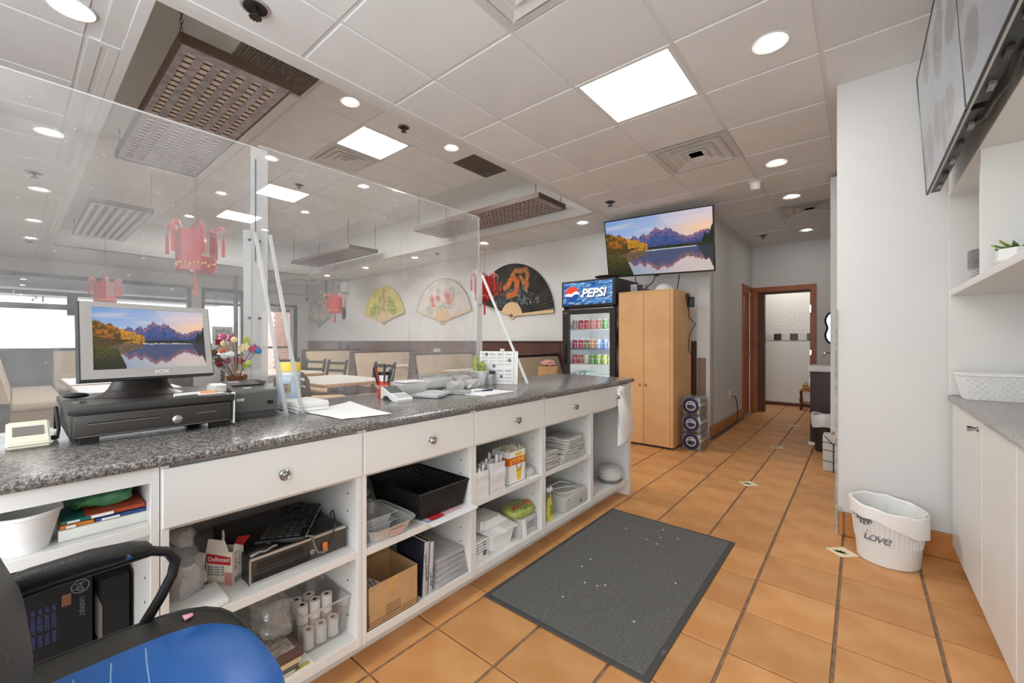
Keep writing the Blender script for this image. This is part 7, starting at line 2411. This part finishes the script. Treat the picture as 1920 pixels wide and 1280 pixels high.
def lantern(x, y, label):
    t = thing('red_lantern', label, 'lantern', (x, y, LT), 0, 'hexagonal red lanterns hung from the louvred fixtures')
    z0 = LT
    for k in range(6):
        a0, a1 = PI / 3 * k, PI / 3 * (k + 1)
        p0, p1 = Vector((x + .135 * math.cos(a0), y + .135 * math.sin(a0), 0)), Vector((x + .135 * math.cos(a1), y + .135 * math.sin(a1), 0))
        ob('side_panel', B().poly([p0 + Vector((0, 0, z0 - .21)), p1 + Vector((0, 0, z0 - .21)), p1 + Vector((0, 0, z0)), p0 + Vector((0, 0, z0))]), REDC if k % 2 == 0 else RED, t, smooth=0)
        ob('lower_band', B().poly([p0 + Vector((0, 0, z0 - .32)), p1 + Vector((0, 0, z0 - .32)), p1 + Vector((0, 0, z0 - .21)), p0 + Vector((0, 0, z0 - .21))]), RED, t, smooth=0)
        b = B()
        for q in range(5):
            m_ = p0 * (1 - (q + .5) / 5) + p1 * ((q + .5) / 5)
            d = Vector((m_.x - x, m_.y - y, 0)).normalized()
            b.sph(m_ + d * .003 + Vector((0, 0, z0 - .27 + .012 * math.sin(q * 2.2))), .011, 1, 1, 1.2, 8, 5)
        ob('gilt_relief', b, GLD, t)
        ob('corner_rib', B().cyl(p0 + Vector((0, 0, z0 - .325)), p0 + Vector((0, 0, z0 + .005)), .006, n=6), RED, t)
        d = Vector((math.cos(a0), math.sin(a0), 0))
        o_ = Vector((x, y, 0))
        b = B().tube([o_ + d * .12 + Vector((0, 0, z0 - .02)), o_ + d * .145 + Vector((0, 0, z0 + .035)), o_ + d * .175 + Vector((0, 0, z0 + .05)), o_ + d * .198 + Vector((0, 0, z0 + .025)), o_ + d * .19 + Vector((0, 0, z0 - .01))], .012, 6, rs=[.006, .013, .015, .012, .005])
        for q in range(4):
            b.sph(o_ + d * (.15 + .014 * q) + Vector((0, 0, z0 + .05 - .014 * (q % 2))), .013, n=8, m=5)
        hd_ = ob('scroll_head', b, mat('scroll_pink', c(206, 120, 116), .4) if 'scroll_pink' not in bpy.data.materials else bpy.data.materials['scroll_pink'], t)
        ob('tassel', B().cyl(o_ + d * .192 + Vector((0, 0, z0 - .005)), o_ + d * .192 + Vector((0, 0, z0 - .045)), .004, n=5).cyl(o_ + d * .192 + Vector((0, 0, z0 - .04)), o_ + d * .192 + Vector((0, 0, z0 - .19)), .009, .013, 8), REDT, hd_)
    ob('crown', B().lathe([(.135, -.002), (.06, .01), (.02, .06), (.012, .07), (0, .07)], x, y, 6, M=Matrix.Translation((0, 0, z0)), cap=False), REDC, t)
    ob('string', B().cyl((x, y, z0 + .06), (x, y, 2.885), .0022, n=5), REDT, t)
    ob('centre_tassel', B().cyl((x, y, z0 - .30), (x, y, z0 - .37), .006, n=6).cyl((x, y, z0 - .36), (x, y, z0 - .52), .010, .016, 8), REDT, t)
    ob('core', B().cyl((x, y, z0 - .30), (x, y, z0 + .02), .035, n=10), REDT, t)


lantern(-4.17, .96, 'large red lantern behind the screen above the bouquet')
lantern(-8.81, .90, 'far red lantern just above the touch screen')
lantern(-8.20, 4.20, 'small red lantern beside the pale corner fan')
lantern(-4.05, 4.25, 'red lantern in front of the black dragon fan')

# --- odds and ends on the far walls
for x, z0, z1, lb in ((-11.93, 2.30, 2.79, 'black down arrow hanging in the corner by the window wall'), (-10.80, 2.27, 2.79, 'black down arrow hanging beside the small red lantern')):
    t = thing('hanging_arrow', lb, 'arrow sign', (x, 5.3, z0), 0, 'black arrows hung from the ceiling')
    Mx = Matrix(((1, 0, 0, x), (0, 0, -1, 5.3), (0, 1, 0, z0), (0, 0, 0, 1)))
    ob('shaft', B().prism([(-.02, .12), (.02, .12), (.02, z1 - z0), (-.02, z1 - z0)], .012, Mx), DGREY, t, smooth=0)
    ob('arrow_head', B().prism([(0, 0), (.085, .13), (.03, .105), (-.03, .105), (-.085, .13)], .012, Mx), DGREY, t, smooth=0)
t = thing('emergency_light', 'white emergency light high on the fan wall near the corner', 'emergency light', (-10.3, 5.5, 2.5))
ob('case', B().box(-10.35, -10.1, 5.44, 5.55, 2.46, 2.72, bev=.01), WHITE, t)
for s in (-.42, -.16):
    ob('lamp_head', B().cyl((-10.22 + s, 5.42, 2.70), (-10.22 + s, 5.34, 2.68), .06, .07), mat('lamp_head_%d' % (s * -100), c(196, 196, 192), .3), t)
t = thing('oval_plaque', 'grey oval plaque on the wall beside the small lantern', 'plaque', (-10.35, 5.54, 1.78))
ob('plate', B().lathe([(0, .012), (.09, .012), (.1, 0)], 0, 0, 24, M=frame_mat((-10.35, 5.55, 1.93), (1, 0, 0), (0, 0, 1)) @ Matrix.Diagonal((1, 1.7, -1, 1)) ), mat('plaque_grey', c(150, 152, 156), .4), t)
ob('rim', B().tube([(-10.35 + .1 * math.cos(a), 5.542, 1.93 + .17 * math.sin(a)) for a in [i * PI / 14 for i in range(28)]], .006, 6, closed=True), DGREY, t)
VAS = mat('vase_dark', c(62, 60, 64), .4)
for x, h, lb in ((-9.62, .16, 'taller dark vase on the booth cap rail by the corner'), (-9.60, .11, 'squat dark vase beside the taller one on the booth rail')):
    y = 5.05 if h > .12 else 5.24
    t = thing('dark_vase', lb, 'vase', (x, y, 1.01))
    ob('body', B().lathe([(.03, 0), (.06, h * .35), (.05, h * .6), (.018, h * .8), (.016, h * .92)], x, y, 18, M=Matrix.Translation((0, 0, 1.0105))), VAS, t)
    ob('lip', B().lathe([(.016, h * .9), (.026, h), (.018, h)], x, y, 18, M=Matrix.Translation((0, 0, 1.0105))), VAS, t)
for x, y, lb in ((-5.62, 4.72, 'small white card on the booth rail behind the cactus'),):
    t = thing('rail_card', lb, 'card', (x, y, 1.01))
    ob('card', B().box(x - .02, x - .012, y - .07, y + .07, 1.0105, 1.07, bev=.01), PAPER, t)
one('room_post', B().box(-11.74, -11.66, 3.45, 3.53, .001, 2.79, bev=.004), mat('post_grey', c(92, 92, 96), .4, .3), 'dark grey post standing before the middle window', 'post')
t = thing('framed_poster', 'white-framed poster with a red dish standing before the middle window', 'poster', (-12.2, 3.38, 1.0))
ob('frame', B().box(-12.34, -12.31, 3.17, 3.23, .90, 1.56).box(-12.34, -12.31, 3.55, 3.61, .90, 1.56).box(-12.34, -12.31, 3.23, 3.55, 1.49, 1.56).box(-12.34, -12.31, 3.23, 3.55, .90, .97), WFR, t, smooth=0)
paint('picture', 30, 40, lambda u, v: (-12.314, 3.23 + u * .32, .97 + v * .52), lambda u, v: (lin(220), lin(90), lin(70)) if math.hypot(u - .35, (v - .66) * 1.5) < .27 + .1 * nz(u * 9, v * 9) else mixc((lin(186), lin(190), lin(186)), (lin(120), lin(132), lin(122)), nz(u * 8, v * 8) * 2), attr_mat('poster_print', .6), t)
ob('poster_stand', B().box(-12.33, -12.31, 3.35, 3.43, .001, .91), DGREY, t, smooth=0)
t = thing('snack_box', 'open brown box of pink packets on the booth seat beside the fridge', 'box', (-3.17, 4.55, .4515))
ob('box_wall', B().box(-3.26, -3.08, 4.44, 4.66, .4515, .87), KRAFT, t, smooth=0)
ob('packets', crbox((-3.17, 4.55, .8705), .16, .20, .07, .02, 30, 3), mat('packet_pink', c(216, 180, 170), .5, col2=c(190, 110, 100), vscale=40), t)
